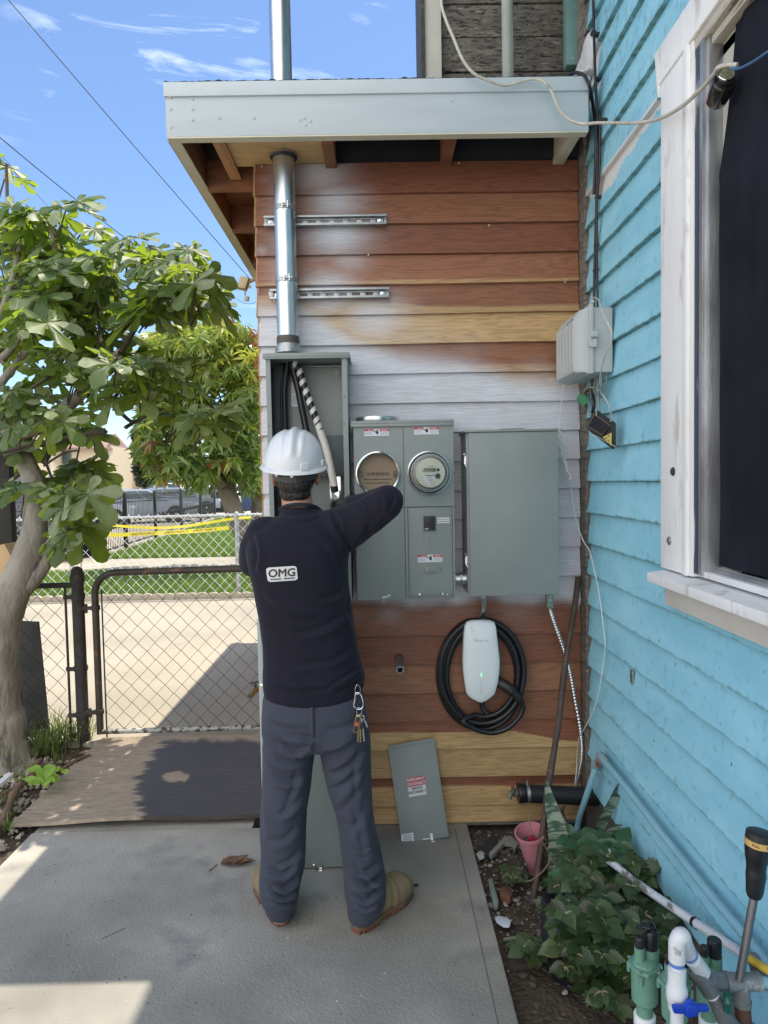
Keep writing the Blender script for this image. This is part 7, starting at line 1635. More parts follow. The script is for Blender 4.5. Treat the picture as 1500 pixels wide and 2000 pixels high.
# solar lamp
sl_=thing('solar_lamp',aX(1175,840,BX-.05),'black solar wall lamp hanging askew below the utility box','lamp')
Yl=2.52
q4=[aY(1157,806,Yl+.06),aY(1166,800,Yl+.06),aY(1203,826,Yl),aY(1203,872,Yl),aY(1198,878,Yl),aY(1156,846,Yl+.05),aY(1145,834,Yl+.06)]
mb=MB(); mb.prism(q4,(.01,.030,0)); mb.build('case',M('lamp_black',(.010,.011,.013),rough=.5,spec=.3),sl_,bevel=.004)
pn=[aY(1160,809,Yl+.055),aY(1191,832,Yl+.008),aY(1174,849,Yl+.02),aY(1147,833,Yl+.055)]
mb=MB(); mb.prism([p-Vector((0,.003,0)) for p in pn],(0,-.002,0)); mb.build('solar_panel',M('solar_cell',(.008,.009,.014),rough=.6,bump=0,spec=.2),sl_)
mb=MB(); pl_=[p-Vector((0,.006,0)) for p in pn]; mb.tube(pl_+[pl_[0]],.0008,5); mb.build('panel_trim',M('tan_trim',(.30,.22,.13),rough=.5),sl_)
tq=[aY(1194,845,Yl-.003),aY(1194,871,Yl-.003),aY(1177,854,Yl-.003)]; mb=MB(); mb.prism(tq,(0,-.003,0)); ld2=mb.build('led_window',M('yellow_led_plate',(.60,.45,.12),rough=.4),sl_)
mb=MB()
for (u,v) in ((1189,851),(1184,855),(1189,861)): mb.obox(aY(u,v,Yl-.0065),(.003,0,0),(0,.0008,0),(0,0,.003))
mb.build('led_chip',M('led_chip_brown',(.35,.22,.06),rough=.4),ld2)
mb=MB(); mb.tube([aY(1203,873,Yl-.004),aY(1157,848,Yl+.045)],.0012,5); mb.build('rim_line',M('pale_rim',(.5,.5,.5)),sl_)
for u in (1150,1165,1193):
    mb=MB(); mb.tube([aY(u,812 if u<1190 else 824,Yl+.045 if u<1190 else Yl+.01),aY(u,800 if u<1190 else 806,Yl+.05 if u<1190 else Yl+.02)],.003,6); mb.build('hook',m_wg2,sl_)
# ---- leaning metal rod
b0=aZ(1040,1766,-.04); t0=aY(1129,1128,3.03)
rod=[b0.lerp(t0,i/14)+Vector((.003*math.sin(i*1.1),0,0)) for i in range(15)]
mb=MB(); mb.tube(rod,[.0125 if i not in(5,9) else .0145 for i in range(15)],12); tag(mb.build('leaning_rod',M('rusty_brown_rod',(.075,.05,.04),rough=.7,metal=.2,var=.3,scale=14,bump=.4,col2=(.16,.10,.07),thr=.6,s2=24),None,smooth=60),'rusty brown rod leaning in the corner from the planting bed','rod')
# ---- black pipe with tap
PYb=2.93
bp=thing('black_pipe',aY(1090,1552,PYb),'fat black drain pipe with a steel clamp, sticking out of the blue wall low down','pipe')
a=aY(1012,1549,PYb); b=aY(1172,1556,PYb+.0)
mb=MB(); mb.tube([a,b],.0385,28); mb.build('pipe',m_black,bp)
mb=MB(); mb.tube([a-Vector((.002,0,0)),a+Vector((.030,0,0))],.0425,28); mb.build('rubber_cap',m_rubber,bp,bevel=.003)
mb=MB(); c1=a+Vector((.034,0,0)); mb.tube([c1,c1+Vector((.014,0,0))],.0410,28,caps=False); mb.tube([c1+Vector((.007,-.0,.040)),c1+Vector((.007,-.0,.055))],.006,10); mb.build('hose_clamp',m_dgalv,bp)
tp_=thing('garden_tap',aY(1000,1552,PYb),'small weathered brass tap with a faded red handle on the black pipe end','tap')
m_tb=M('weathered_brass_grey',(.19,.17,.13),rough=.6,metal=.5,var=.3,bump=.5)
mb=MB(); mb.tube([a-Vector((.003,0,0)),a-Vector((.020,0,-.002))],.019,6); mb.tube(spline([a-Vector((.016,0,0)),aY(1004,1546,PYb-.01),aY(998,1549,PYb-.02),aY(994,1560,PYb-.025)]),[.010]*12+[.012]*7,12); mb.tube([aY(1002,1546,PYb-.01),aY(1001,1532,PYb-.015)],.007,10); mb.build('body',m_tb,tp_,smooth=50)
mb=MB(); hc=aY(999,1530,PYb-.015); 
for k in range(4): mb.obox(hc+Vector((.012*math.cos(k*1.57+.5),.006*math.sin(k*1.57+.5),.006*math.sin(k*1.57+.5))),(.008,0,.002),(0,.006,0),(0,0,.0028))
mb.obox(hc,(.008,0,.002),(0,.008,0),(0,0,.003)); mb.build('handle',M('faded_red_handle',(.28,.08,.05),rough=.8,var=.3),tp_,bevel=.001)
# ---- light blue painted pipe along the wall
m_bpipe=M('blue_painted_pipe',(.24,.46,.56),rough=.5,var=.1,scale=10,bump=.3,col2=(.42,.40,.37),thr=.66,s2=14)
bx_=BX-.030
pp=[aX(1174,1478,bx_),aX(1232,1555,bx_),aX(1300,1655,bx_),aX(1400,1772,bx_),aX(1500,1893,bx_),aX(1640,2060,bx_)]
wp=thing('water_pipe',pp[0],'light blue painted water pipe running along the blue wall and down to the bed','pipe')
mb=MB(); mb.tube([pp[0]]+[pp[0].lerp(pp[-1],t)+Vector((0,0,.004*math.sin(t*9))) for t in (.2,.4,.6,.8)]+[pp[-1]],.0125,16); mb.build('wall_run',m_bpipe,wp,smooth=60)
mb=MB(); mb.tube(spline([aX(1171,1482,bx_),aY(1160,1510,2.80),aY(1141,1568,2.84),aY(1131,1600,2.87),aY(1122,1650,2.9)]),.0125,16); mb.build('drop_leg',m_bpipe,wp,smooth=60)
mb=MB(); mb.tube(spline([pp[0].lerp(pp[1],.25),pp[0]+Vector((0,.005,.003)),aX(1170,1486,bx_-.004),aY(1163,1500,2.80)]),[.0165]*19,14); mb.build('elbow_joint',M('rusty_blue_joint',(.22,.36,.42),rough=.6,col2=(.25,.09,.04),thr=.56,s2=30,bump=.4),wp,smooth=60)
# wide blue board under the pipe (water table)
mb=MB(); a1=aX(1180,1500,BX-.01)
mb.prism([(BX-.020,2.85,.30),(BX-.020,.9,.30),(BX-.024,.9,.41),(BX-.020,2.85,.41)],(.02,0,0)); 
# ---- white conduit in front of the wall
wc_=[(1190,1680,2.32),(1240,1722,2.16),(1300,1763,2.02),(1360,1803,1.86),(1420,1842,1.74),(1480,1880,1.62),(1560,1930,1.5)]
wcp=thing('white_conduit',aY(1190,1680,2.32),'chipped white pipe slanting across the plant toward the valves','pipe')
mb=MB(); mb.tube([aY(u,v,y) for u,v,y in wc_],.0125,16); mb.build('pipe',M('chipped_white_pipe',(.62,.64,.68),rough=.5,var=.1,scale=12,bump=.3,col2=(.20,.19,.18),thr=.60,soft=.03,s2=7,stretch=(1,.4,1)),wcp,smooth=60)
p=aY(1356,1801,1.87); dv=(aY(1420,1842,1.74)-aY(1300,1763,2.02)).normalized()
mb=MB(); mb.tube([p,p+dv*.012],.0155,16,caps=False); mb.build('black_tie',m_rubber,wcp)
mb=MB(); V_,N_,f_=remesh(MB().ell(aY(1188,1672,2.34),(.012,.02,.03)).ell(aY(1199,1684,2.31),(.03,.02,.014)),.006,2); V_=V_+N_*(.004*noise1(V_[:,0]*160,1)*noise1(V_[:,2]*170,2))[:,None]; from_np(V_,f_).build('plastic_wrap',M('white_film',(.62,.65,.68),rough=.4,bump=.6,bscale=50),wcp,recalc=False)
# ---- yellow hose end
cable('yellow_hose',[aY(1455,1868,1.50),aY(1478,1881,1.47),aY(1500,1895,1.44),aY(1560,1925,1.4)],.0095,M('yellow_hose_jacket',(.55,.38,.04),rough=.5),'short length of yellow hose passing behind the watering wand')
# ---- watering wand
wd=thing('watering_wand',aY(1438,1910,1.42),'black spray nozzle with an orange dial on a grey watering wand','watering wand')
w0=aY(1444,1915,1.42); w1=aY(1474,1745,1.44); dv=(w1-w0).normalized()
mb=MB(); mb.tube([w0,w1],.0088,16); mb.build('tube',M('grey_wand_tube',(.16,.16,.165),rough=.35,metal=.7),wd,smooth=60)
Ld=lambda u,v:aY(u,v,1.44)
c1_,c2_,c3_,c4b,c5=Ld(1473,1752),Ld(1476,1715),Ld(1478,1680),Ld(1482,1648),Ld(1484,1626)
mb=MB(); mb.tube(spline([c1_,c2_,Ld(1477,1695),c3_,c4b],5),list(np.interp(np.linspace(0,1,21),[0,.08,.3,.5,.7,.9,1],[.0135,.0175,.0205,.0195,.021,.027,.0275])),22); mb.build('grip',m_rubber,wd,smooth=50)
mb=MB(); mb.tube([Ld(1482,1650),Ld(1483,1638)],.0285,28); bnd=mb.build('dial_band',M('orange_dial',(.60,.38,.12),rough=.5),wd,smooth=40)
mb=MB(); mb.tube([Ld(1483,1637.5),Ld(1484,1626),Ld(1484.3,1624)],[.0282,.0270,.022],28); mb.build('head',m_black,wd,smooth=40)
def onband(q_,ang0):
    axd=(Ld(1483,1638)-Ld(1482,1650)).normalized(); c=(Ld(1483,1638)+Ld(1482,1650))/2; a=q_.x/.0288+ang0
    fx=Vector((1,0,0)); fx=(fx-axd*fx.dot(axd)).normalized(); fy=-axd.cross(fx) 
    fy=fy if fy.y<0 else -fy
    return c+fx*math.sin(a)*.0289+fy*math.cos(a)*.0289+axd*q_.y
text_part('FULL',.0075,m_ink,bnd,(0,0,0),EX,EY,fn=lambda q_:onband(q_,-.72),thick=0,fat=.0002); text_part('FLAT',.0075,m_ink,bnd,(0,0,0),EX,EY,fn=lambda q_:onband(q_,.30),thick=0,fat=.0002)
# ================================================================ irrigation valves
m_vg=M('green_valve_plastic',(.13,.27,.20),rough=.45,var=.06,scale=12,bump=.15,col2=(.20,.33,.26),thr=.62,s2=30)
def valve(u0,v0,Y,label,sc=1.0):
    # v0: pixel row of the body top ; u0 centre
    c=aY(u0,v0,Y); k=Y/F*sc
    t=thing('irrigation_valve',(c.x,Y,0),label,'valve','green irrigation valves')
    R_=31*k
    z=c.z
    mb=MB(); mb.lathe([(R_*.60,-118*k),(R_*.60,-92*k),(R_*.95,-82*k),(R_*.98,-30*k),(R_*.98,-4*k)],(c.x,Y,z),(0,0,1),28); mb.build('body',m_vg,t,smooth=40)
    mb=MB(); out=[]
    for i in range(40):
        a=2*math.pi*i/40; r=R_*(1.06+.20*max(0,math.cos(a*4+.78))**6); out.append((c.x+r*math.cos(a)*1.05,Y+r*math.sin(a)*1.05,z-4*k))
    mb.prism(out,(0,0,10*k)); mb.build('bonnet_flange',m_vg,t,bevel=.0015)
    mb=MB(); mb.lathe([(R_*.92,6*k),(R_*.85,11*k),(R_*.5,16*k),(R_*.3,17*k)],(c.x,Y,z),(0,0,1),28); 
    for i in range(14):
        a=2*math.pi*i/14; mb.obox((c.x+R_*.6*math.cos(a),Y+R_*.6*math.sin(a),z+13*k),(R_*.24*math.cos(a),R_*.24*math.sin(a),-2.5*k),(-.8*k*math.sin(a),.8*k*math.cos(a),0),(0,0,2.2*k))
    mb.build('bonnet',m_vg,t,bevel=.0005)
    mb=MB(); mb.lathe([(12*k,8*k),(12*k,46*k)],(c.x-12*k,Y,z),(0,0,1),20); mb.build('bleed_stem',m_vg,t)
    mb=MB(); mb.lathe([(11*k,46*k),(11.5*k,50*k),(11.5*k,68*k),(9*k,71*k)],(c.x-12*k,Y,z),(0,0,1),8); mb.build('stem_knob',m_black,t,bevel=.001)
    mb=MB(); mb.lathe([(19*k,6*k),(19*k,34*k)],(c.x+20*k,Y+14*k,z),(0,0,1),22); mb.build('solenoid_socket',m_vg,t)
    mb=MB(); mb.lathe([(17*k,34*k),(17.5*k,38*k),(17.5*k,74*k),(15*k,78*k)],(c.x+20*k,Y+14*k,z),(0,0,1),22); mb.build('solenoid',m_rubber,t)
    for i in range(4):
        a=2*math.pi*i/4+.98; bx__=(c.x+R_*1.16*math.cos(a),Y+R_*1.16*math.sin(a)); mb=MB(); mb.lathe([(4.8*k,-26*k),(5.2*k,-5*k)],(bx__[0],bx__[1],z),(0,0,1),12); mb.build('screw_boss',m_vg,t)
        mb=MB(); mb.lathe([(4.2*k,6*k),(4.2*k,9*k),(2*k,10*k)],(bx__[0],bx__[1],z),(0,0,1),6); mb.build('screw',m_chrome,t)
    mb=MB(); mb.lathe([(R_*.80,-150*k),(R_*.80,-119*k),(R_*.72,-118*k)],(c.x,Y,z),(0,0,1),24); mb.build('coupling',m_white,t,bevel=.001)
    mb=MB(); mb.tube([(c.x,Y,-.08),(c.x,Y,z-149*k)],R_*.62,20); mb.build('riser',m_white,t)
    return t,c,k
t,c,k=valve(1259,1886,1.50,'green irrigation valve with a coil of black wire, leftmost of the valves',.86)
cw=[Vector((c.x+(20+15*math.cos(a*1.7))*k*.9-14*k*(i/60),1.50+14*k+12*k*math.sin(a*2.1),c.z+(80+5*math.sin(a*3.3)+ (4 if i%3 else 0))*k)) for i,a in enumerate(np.linspace(0,14,60))]
cable('wire_coil',cw,.0028,m_rubber,'bundle of thin black wire coiled on top of the leftmost valve',seg=3)
valve(1318,1918,1.42,'green irrigation valve in the middle, partly hidden by the white ball valve',.86)
valve(1385,1900,1.58,'green irrigation valve at the back beside the blue wall, nearest the grey tee',.80)
# white ball valve assembly
m_pvc=M('scuffed_white_pvc',(.66,.67,.70),rough=.35,var=.06,scale=16,bump=.1,col2=(.40,.40,.42),thr=.66,soft=.04,s2=26,coat=.1); m_bl=M('blue_handle',(.01,.05,.42),rough=.4,bump=0); m_prm=M('blue_primer',(.10,.20,.55),rough=.5)
VY=1.36
vz=lambda u,v:aY(u,v,VY)
bv=thing('ball_valve',(vz(1330,1950).x,VY,0),'white ball valve with a blue wing handle and elbow, in front of the green valves','valve')
cx=vz(1322,1920); kk=VY/F
mb=MB(); mb.tube([(cx.x,VY,-.05),(cx.x,VY,vz(1322,1968).z)],13*kk,20); mb.build('riser',m_pvc,bv)
mb=MB(); mb.lathe([(13*kk,0),(17*kk,2*kk),(18*kk,16*kk),(21*kk,24*kk),(21*kk,44*kk),(18*kk,54*kk),(17.5*kk,56*kk),(17.5*kk,86*kk),(14*kk,87*kk)],(cx.x,VY,vz(1322,1972).z),(0,0,1),28); mb.build('body',m_pvc,bv,smooth=40)
mb=MB(); mb.lathe([(14.6*kk,0),(14.6*kk,7*kk)],(cx.x,VY,vz(1322,1884.5).z),(0,0,1),24,cap=False); mb.build('primer_ring',m_prm,bv)
zt4=vz(1322,1846).z
mb=MB(); mb.tube([(cx.x,VY,vz(1322,1892).z),(cx.x,VY,zt4)],13.2*kk,20); mb.tube([(cx.x,VY,vz(1322,1876).z),(cx.x,VY,zt4-.004)],16.5*kk,20)
eA=Vector((cx.x,VY,zt4)); eB=aY(1345,1862,1.40); eC=aY(1372,1898,1.42)
mb.tube(spline([eA-Vector((0,0,.012)),eA+Vector((.001,0,.008)),eA+Vector((.010,.0,.020)),aY(1338,1846,1.38),eB],5),16.5*kk,20); mb.build('elbow',m_pvc,bv,smooth=55)
mb=MB(); mb.tube([eB,eC],14*kk,20); mb.tube([aY(1352,1872,1.405),eC],16.8*kk,20); mb.build('stub',m_pvc,bv,smooth=55)
d_=(eC-eB).normalized(); mb=MB(); mb.tube([eB-d_*.001,eB+d_*.0055],17.2*kk,24,caps=False); mb.build('primer_ring',m_prm,bv)
hz=vz(1333,1946).z; hc=Vector((vz(1335,1946).x,VY-24*kk,hz))
mb=MB(); mb.lathe([(8*kk,0),(8*kk,16*kk)],hc+Vector((0,.016,0)),(0,-1,0),20)
pts=[(-37,6),(-34,-8),(-14,-10),(-9,-16),(0,-18),(9,-14),(14,-6),(30,-7),(37,-3),(34,6),(14,7),(8,14),(0,17),(-8,13),(-14,6),(-30,7)]
mb.prism([hc+Vector((a*kk,-.002,b*kk)) for a,b in pts],(0,-.009,0)); mb.lathe([(13*kk,0),(12*kk,.007)],hc+Vector((0,-.010,0)),(0,-1,0),20); mb.build('wing_handle',m_bl,bv,bevel=.002)
# galvanised tees
m_old=M('old_galvanised_iron',(.22,.23,.24),rough=.5,metal=.5,var=.3,scale=18,bump=.6,bscale=80,dist=.002,col2=(.40,.41,.42),thr=.58,s2=22); m_rust=M('rusty_nipple',(.10,.05,.035),rough=.8,metal=.2,var=.4,bump=.6)
gtp=thing('pipe_manifold',aY(1420,1930,1.44),'old grey iron pipe tees and nipples joined to the white elbow','pipe fitting')
G=lambda u,v,y=1.44:aY(u,v,y)
mb=MB(); mb.tube([G(1358,1890,1.42),G(1366,1902,1.42)],.0200,20); mb.tube([G(1363,1897,1.42),G(1388,1938,1.42)],.0185,20); mb.tube([G(1380,1915,1.42),G(1412,1917,1.44)],.0175,20); mb.tube([G(1406,1916,1.44),G(1412,1917,1.44)],.0195,20); mb.build('wye_fitting',m_old,gtp,smooth=50)
mb=MB(); mb.tube([G(1384,1932,1.42),G(1392,1944,1.42)],.0145,16); mb.build('thread_tape',m_white,gtp)
mb=MB(); mb.tube([G(1390,1942,1.42),G(1404,1968,1.42)],.0125,16); mb.tube([G(1400,1958,1.42),G(1425,2010,1.42)],.0165,16); mb.tube([G(1410,1975,1.42),G(1440,2015,1.42)],.016,16); mb.build('lower_nipple',m_old,gtp,smooth=50)
mb=MB(); mb.tube([G(1410,1917),G(1418,1918)],.0145,16); mb.tube([G(1450,1958),G(1452,1990)],.0165,16); mb.build('rusty_nipple',m_rust,gtp,smooth=50)
mb=MB(); mb.tube([G(1416,1917),G(1482,1917)],.0185,22); mb.tube([G(1416,1917),G(1424,1917)],.0205,22); mb.tube([G(1475,1917),G(1483,1917)],.0205,22); mb.tube([G(1448,1920),G(1449,1960)],.0180,22); mb.tube([G(1449,1952),G(1449,1961)],.0200,22); mb.build('tee',m_old,gtp,smooth=50)
mb=MB(); mb.tube([G(1480,1917),G(1530,1924)],.0120,16); mb.build('branch_pipe',m_bpipe,gtp,smooth=50)
mb=MB(); mb.tube([G(1422,1940,1.40),G(1421,1975,1.40)],.0085,14); mb.lathe([(.011,0),(.009,.006),(.003,.012)],G(1421,1955,1.385),(0,0,1),14); mb.build('drain_cock',M('dark_green_cock',(.01,.08,.06),rough=.3),gtp,smooth=50)
mb=MB(); mb.tube([G(1471,1868,1.50),G(1480,1893,1.50),G(1500,1925,1.50)],[.013,.0165,.0135],16); mb.build('side_elbow',m_old,gtp,smooth=50)
# ================================================================ plants in the bed
random.seed(21)
def ovate(mb,c,tip,nrm,l,w_,ser=.10,fold=.22,droop=.3,n=12):
    tip=Vector(tip).normalized(); nrm=Vector(nrm); nrm=(nrm-tip*nrm.dot(tip)); nrm=nrm.normalized() if nrm.length>1e-4 else tip.orthogonal().normalized(); sd=tip.cross(nrm); c=Vector(c)
    mid=[];Lf=[];Rt=[]
    for i in range(n+1):
        t=i/n; wv=math.sin(math.pi*t**.72)*w_*.5*(1+(ser if i%2 else -ser)); p=c+tip*l*t*(1-.12*droop*t)-nrm*droop*l*t*t*.5
        mid.append(p); Lf.append(p+sd*wv+nrm*fold*wv); Rt.append(p-sd*wv+nrm*fold*wv)
    b=len(mb.v); m=n+1; mb.v+= [tuple(q) for q in mid+Lf+Rt]
    for i in range(n): mb.f+=[(b+i,b+i+1,b+m+i+1,b+m+i),(b+i,b+2*m+i,b+2*m+i+1,b+i+1)]
m_col=leaf_mat('coleus_leaf',[(.030,.055,.02),(.05,.085,.03),(.08,.115,.045),(.04,.075,.028),(.07,.065,.04)],trans=.2,rough=.4,tcol=(.15,.25,.05),spec=.5)
m_dk=leaf_mat('dark_glossy_leaf',[(.03,.08,.035),(.045,.11,.048),(.065,.14,.06)],trans=.18,rough=.35,tcol=(.12,.25,.06),spec=.5)
m_stem=M('pale_green_stem',(.16,.16,.08),rough=.6,var=.2)
def bush(name,label,cl,mat,ls,ratio,base,n_stems=5,cat='plant',ser=.1,curl=.3,centre=None):
    t=thing(name,base,label,cat); mb=MB(); st=MB(); cen=MB()
    for (u,v,ru,rv,Y,n_) in cl:
        for i in range(n_):
            a=random.uniform(0,6.283); r=math.sqrt(random.random())
            c=aY(u+ru*r*math.cos(a),v+rv*r*math.sin(a),Y+random.uniform(-.10,.12))
            k=random.choice((1,1,4,6)); ph=random.uniform(0,6.28)
            for j in range(k):
                aa=ph+j*6.283/k; d=Vector((math.cos(aa),math.sin(aa)*.9-.25,random.uniform(-.35,.35))); 
                l=ls*random.uniform(.6,1.15)
                ovate(mb,c,d,(random.uniform(-.3,.3),-.7+random.uniform(-.4,.4),1),l,l*ratio*random.uniform(.85,1.1),ser,random.uniform(.05,.35),random.uniform(0,.8)*curl*2)
                if centre and random.random()<.35: ovate(cen,c+Vector((0,-.003,.003)),d,(0,-.7,1),l*.42,l*.10,.0,.1,.1,4)
    for i in range(n_stems):
        u,v,ru,rv,Y,_=random.choice(cl); e=aY(u+random.uniform(-.5,.5)*ru,v,Y); b_=Vector(base)+Vector((random.uniform(-.04,.04),random.uniform(-.04,.04),0)); st.tube(spline([b_,b_.lerp(e,.5)+Vector((0,0,.04)),e],5),.0042,6)
    mb.build('leaves',mat,t,smooth=60,recalc=False); st.build('stems',m_stem,t,smooth=60)
    if centre and cen.v: cen.build('leaf_centres',centre,t,smooth=0,recalc=False)
    return t
bp_=aZ(1150,1900,-.05)
m_cen=M('coleus_centre',(.30,.22,.14),rough=.6)
bush('coleus_plant','large bushy coleus with serrated dark green leaves spilling over its black bag',[(1120,1745,46,30,2.25,22),(1150,1690,44,34,2.38,18),(1225,1740,44,34,2.2,16),(1100,1770,30,26,2.15,14),(1130,1720,50,36,2.35,30),(1180,1770,60,40,2.25,32),(1110,1790,48,40,2.28,26),(1225,1790,52,38,2.12,24),(1280,1800,32,36,2.0,14),(1265,1845,34,24,1.98,9),(1140,1830,60,30,2.15,20),(1085,1830,36,28,2.2,12),(1190,1730,50,36,2.3,16),(1230,1700,30,24,2.3,10),(1195,1915,26,20,1.97,5),(1170,1910,24,26,2.0,6),(1110,1905,22,24,2.1,5),(1185,1850,30,20,2.05,6),(1140,1800,55,34,2.02,22),(1110,1840,34,34,1.98,10),(1190,1815,40,30,2.0,14),(1150,1860,34,26,1.96,7)],m_col,.062,.72,bp_,9,ser=.13,centre=m_cen)
bush('leafy_plant','smooth dark green leafy plant on top behind the white pipe',[(1140,1650,40,26,2.5,14),(1165,1690,46,30,2.4,15),(1130,1720,40,26,2.3,7),(1185,1660,30,24,2.45,8)],m_dk,.085,.62,aZ(1140,1790,-.05),5,ser=.02,curl=.25)
for (u,v,l,tp__,nn_) in ((1155,1733,.085,(1,-.3,.1),(0,-.8,1)),(1135,1735,.08,(-.9,-.3,.1),(0,-.7,1)),(1150,1725,.07,(.1,-.2,1),(0,-1,.3))):
    pass
bush('coleus_plant','small coleus seedling left of the leaning rod',[(1005,1705,16,12,2.55,5),(1012,1715,14,8,2.5,3)],m_col,.045,.7,aZ(1008,1735,-.04),3,ser=.12,centre=m_cen)
bush('coleus_plant','low dusty coleus at the foot of the rubble near the slab',[(1040,1855,22,18,2.2,6),(1030,1840,14,12,2.22,3)],m_col,.055,.7,aZ(1040,1885,-.04),3,ser=.12,centre=m_cen)
bush('coleus_plant','dull coleus shoots in front of the black bag',[(1130,1890,26,14,2.02,6),(1175,1950,22,16,1.93,5),(1215,1960,22,12,1.9,4)],m_col,.05,.7,aZ(1160,1975,-.05),3,ser=.12,centre=m_cen)
# feathery fern-like weed
fw=thing('feathery_plant',aZ(1240,1900,-.05),'feathery bright green asparagus-like fern between coleus and valves','plant')
mb=MB()
for (u,v,Y,ru,rv,n_) in ((1215,1885,1.95,22,26,120),(1235,1835,2.0,40,24,170),(1250,1870,1.95,24,20,80),(1280,1850,1.95,26,18,70)):
    for i in range(n_):
        c=aY(u+random.gauss(0,.5)*ru,v+random.gauss(0,.5)*rv,Y+random.uniform(-.05,.05)); d=Vector((random.uniform(-1,1),random.uniform(-1,.3),random.uniform(-.3,1))).normalized()*random.uniform(.02,.045); s=d.cross(Vector((0,0,1))).normalized()*.0009; mb.add([c-s,c+s,c+d],[(0,1,2)])
        for k in range(5):
            p=c+d*(.2+.15*k); dd=Vector((random.uniform(-1,1),random.uniform(-1,1),random.uniform(-.2,1))).normalized()*.012; s=dd.cross(Vector((0,1,0))).normalized()*.0006; mb.add([p-s,p+s,p+dd],[(0,1,2)])
mb.build('fronds',leaf_mat('feather_green',[(.06,.13,.02),(.10,.20,.03),(.05,.10,.02)],trans=.3),fw,smooth=0,recalc=False)
# snake plant leaves
m_snk,N,L,P=nm('snake_plant_banded')
tc=N.new('ShaderNodeTexCoord'); mp=N.new('ShaderNodeMapping'); mp.inputs['Scale'].default_value=(14,14,75); L.new(tc.outputs['Object'],mp.inputs[0]); n=N.new('ShaderNodeTexNoise'); n.inputs['Scale'].default_value=1; n.inputs['Detail'].default_value=4; L.new(mp.outputs[0],n.inputs[0]); r=N.new('ShaderNodeValToRGB'); e=r.color_ramp.elements; e[0].position=.44; e[1].position=.56; e[0].color=(.05,.09,.06,1); e[1].color=(.26,.31,.23,1); L.new(n.outputs[0],r.inputs[0]); L.new(r.outputs[0],P.inputs['Base Color']); P.inputs['Roughness'].default_value=.4
sp__=thing('snake_plant',aZ(1110,1745,-.04),'snake plant with tall banded sword leaves behind the coleus','plant')
def sword(pts,ws,twist=.3,mat=m_snk):
    P_=spline([aY(u,v,y) for u,v,y in pts],8); n=len(P_); vs=[]
    W_=np.interp(np.linspace(0,1,n),np.linspace(0,1,len(ws)),ws)
    for i,p in enumerate(P_):
        a=twist*(i/n); sd=Vector((math.cos(a),math.sin(a)*.6,0)).normalized(); k=pts[0][2]/F
        vs+=[p-sd*W_[i]*k,p+Vector((0,.006,0)),p+sd*W_[i]*k,p+Vector((0,.011,0))]
    mb=MB(); mb.add(vs,[(4*i+j,4*i+(j+1)%4,4*i+4+(j+1)%4,4*i+4+j) for i in range(n-1) for j in range(4)]+[(0,1,2,3),(4*n-4,4*n-3,4*n-2,4*n-1)]); mb.build('leaf',mat,sp__,smooth=60)
sword([(1090,1760,2.5),(1092,1700,2.53),(1090,1630,2.56),(1076,1570,2.6),(1066,1524,2.62)],[16,23,21,13,1],.3)
sword([(1150,1700,2.62),(1163,1640,2.63),(1190,1580,2.62),(1212,1530,2.6),(1225,1506,2.59)],[7,12,13,9,1],.8)
sword([(1150,1720,2.5),(1168,1680,2.5),(1185,1640,2.5),(1204,1612,2.5)],[12,15,14,13],.2)
sword([(1125,1690,2.66),(1128,1650,2.68),(1133,1618,2.7)],[9,9,1],.5)
# black bag pot
bg=MB(); c=aZ(1140,1915,-.05); 
for j in range(13):
    t=j/12; 
    for k in range(40):
        a=2*math.pi*k/40; r=.118*(1+.10*math.sin(t*3)+.05*float(noise1(a*3,j*.3+1))+.03*math.sin(a*9+t*7)); bg.v.append((c.x+.01+r*math.cos(a),c.y+.06+r*math.sin(a),-.05+.23*t))
for j in range(12):
    for k in range(40): bg.f.append((j*40+k,j*40+(k+1)%40,(j+1)*40+(k+1)%40,(j+1)*40+k))
bg.f.append(tuple(range(40))[::-1]); 
b_=len(bg.v); bg.v.append((c.x+.01,c.y+.06,.16)); bg.f+=[(12*40+k,12*40+(k+1)%40,b_) for k in range(40)]
tag(bg.build('grow_bag',M('black_plastic_bag',(.014,.015,.022),rough=.35,bump=.6,bscale=22,dist=.01),None,smooth=60,recalc=False),'crinkled black plastic grow bag under the coleus','planter')
# pale stems arcing over the bag
for pts,lb in (([(1135,1810),(1128,1830),(1115,1850),(1085,1868),(1062,1862)],'pale stem curving left over the black bag'),([(1138,1810),(1160,1828),(1175,1833),(1190,1828)],'pale stem curving right over the black bag'),([(1137,1812),(1138,1850),(1150,1870),(1165,1895)],'pale stem hanging down the middle of the black bag')):
    tag(MB().tube(spline([aY(u,v,2.03) for u,v in pts],5),.0048,8).build('plant_stem',m_stem,None,smooth=60),lb,'stem')
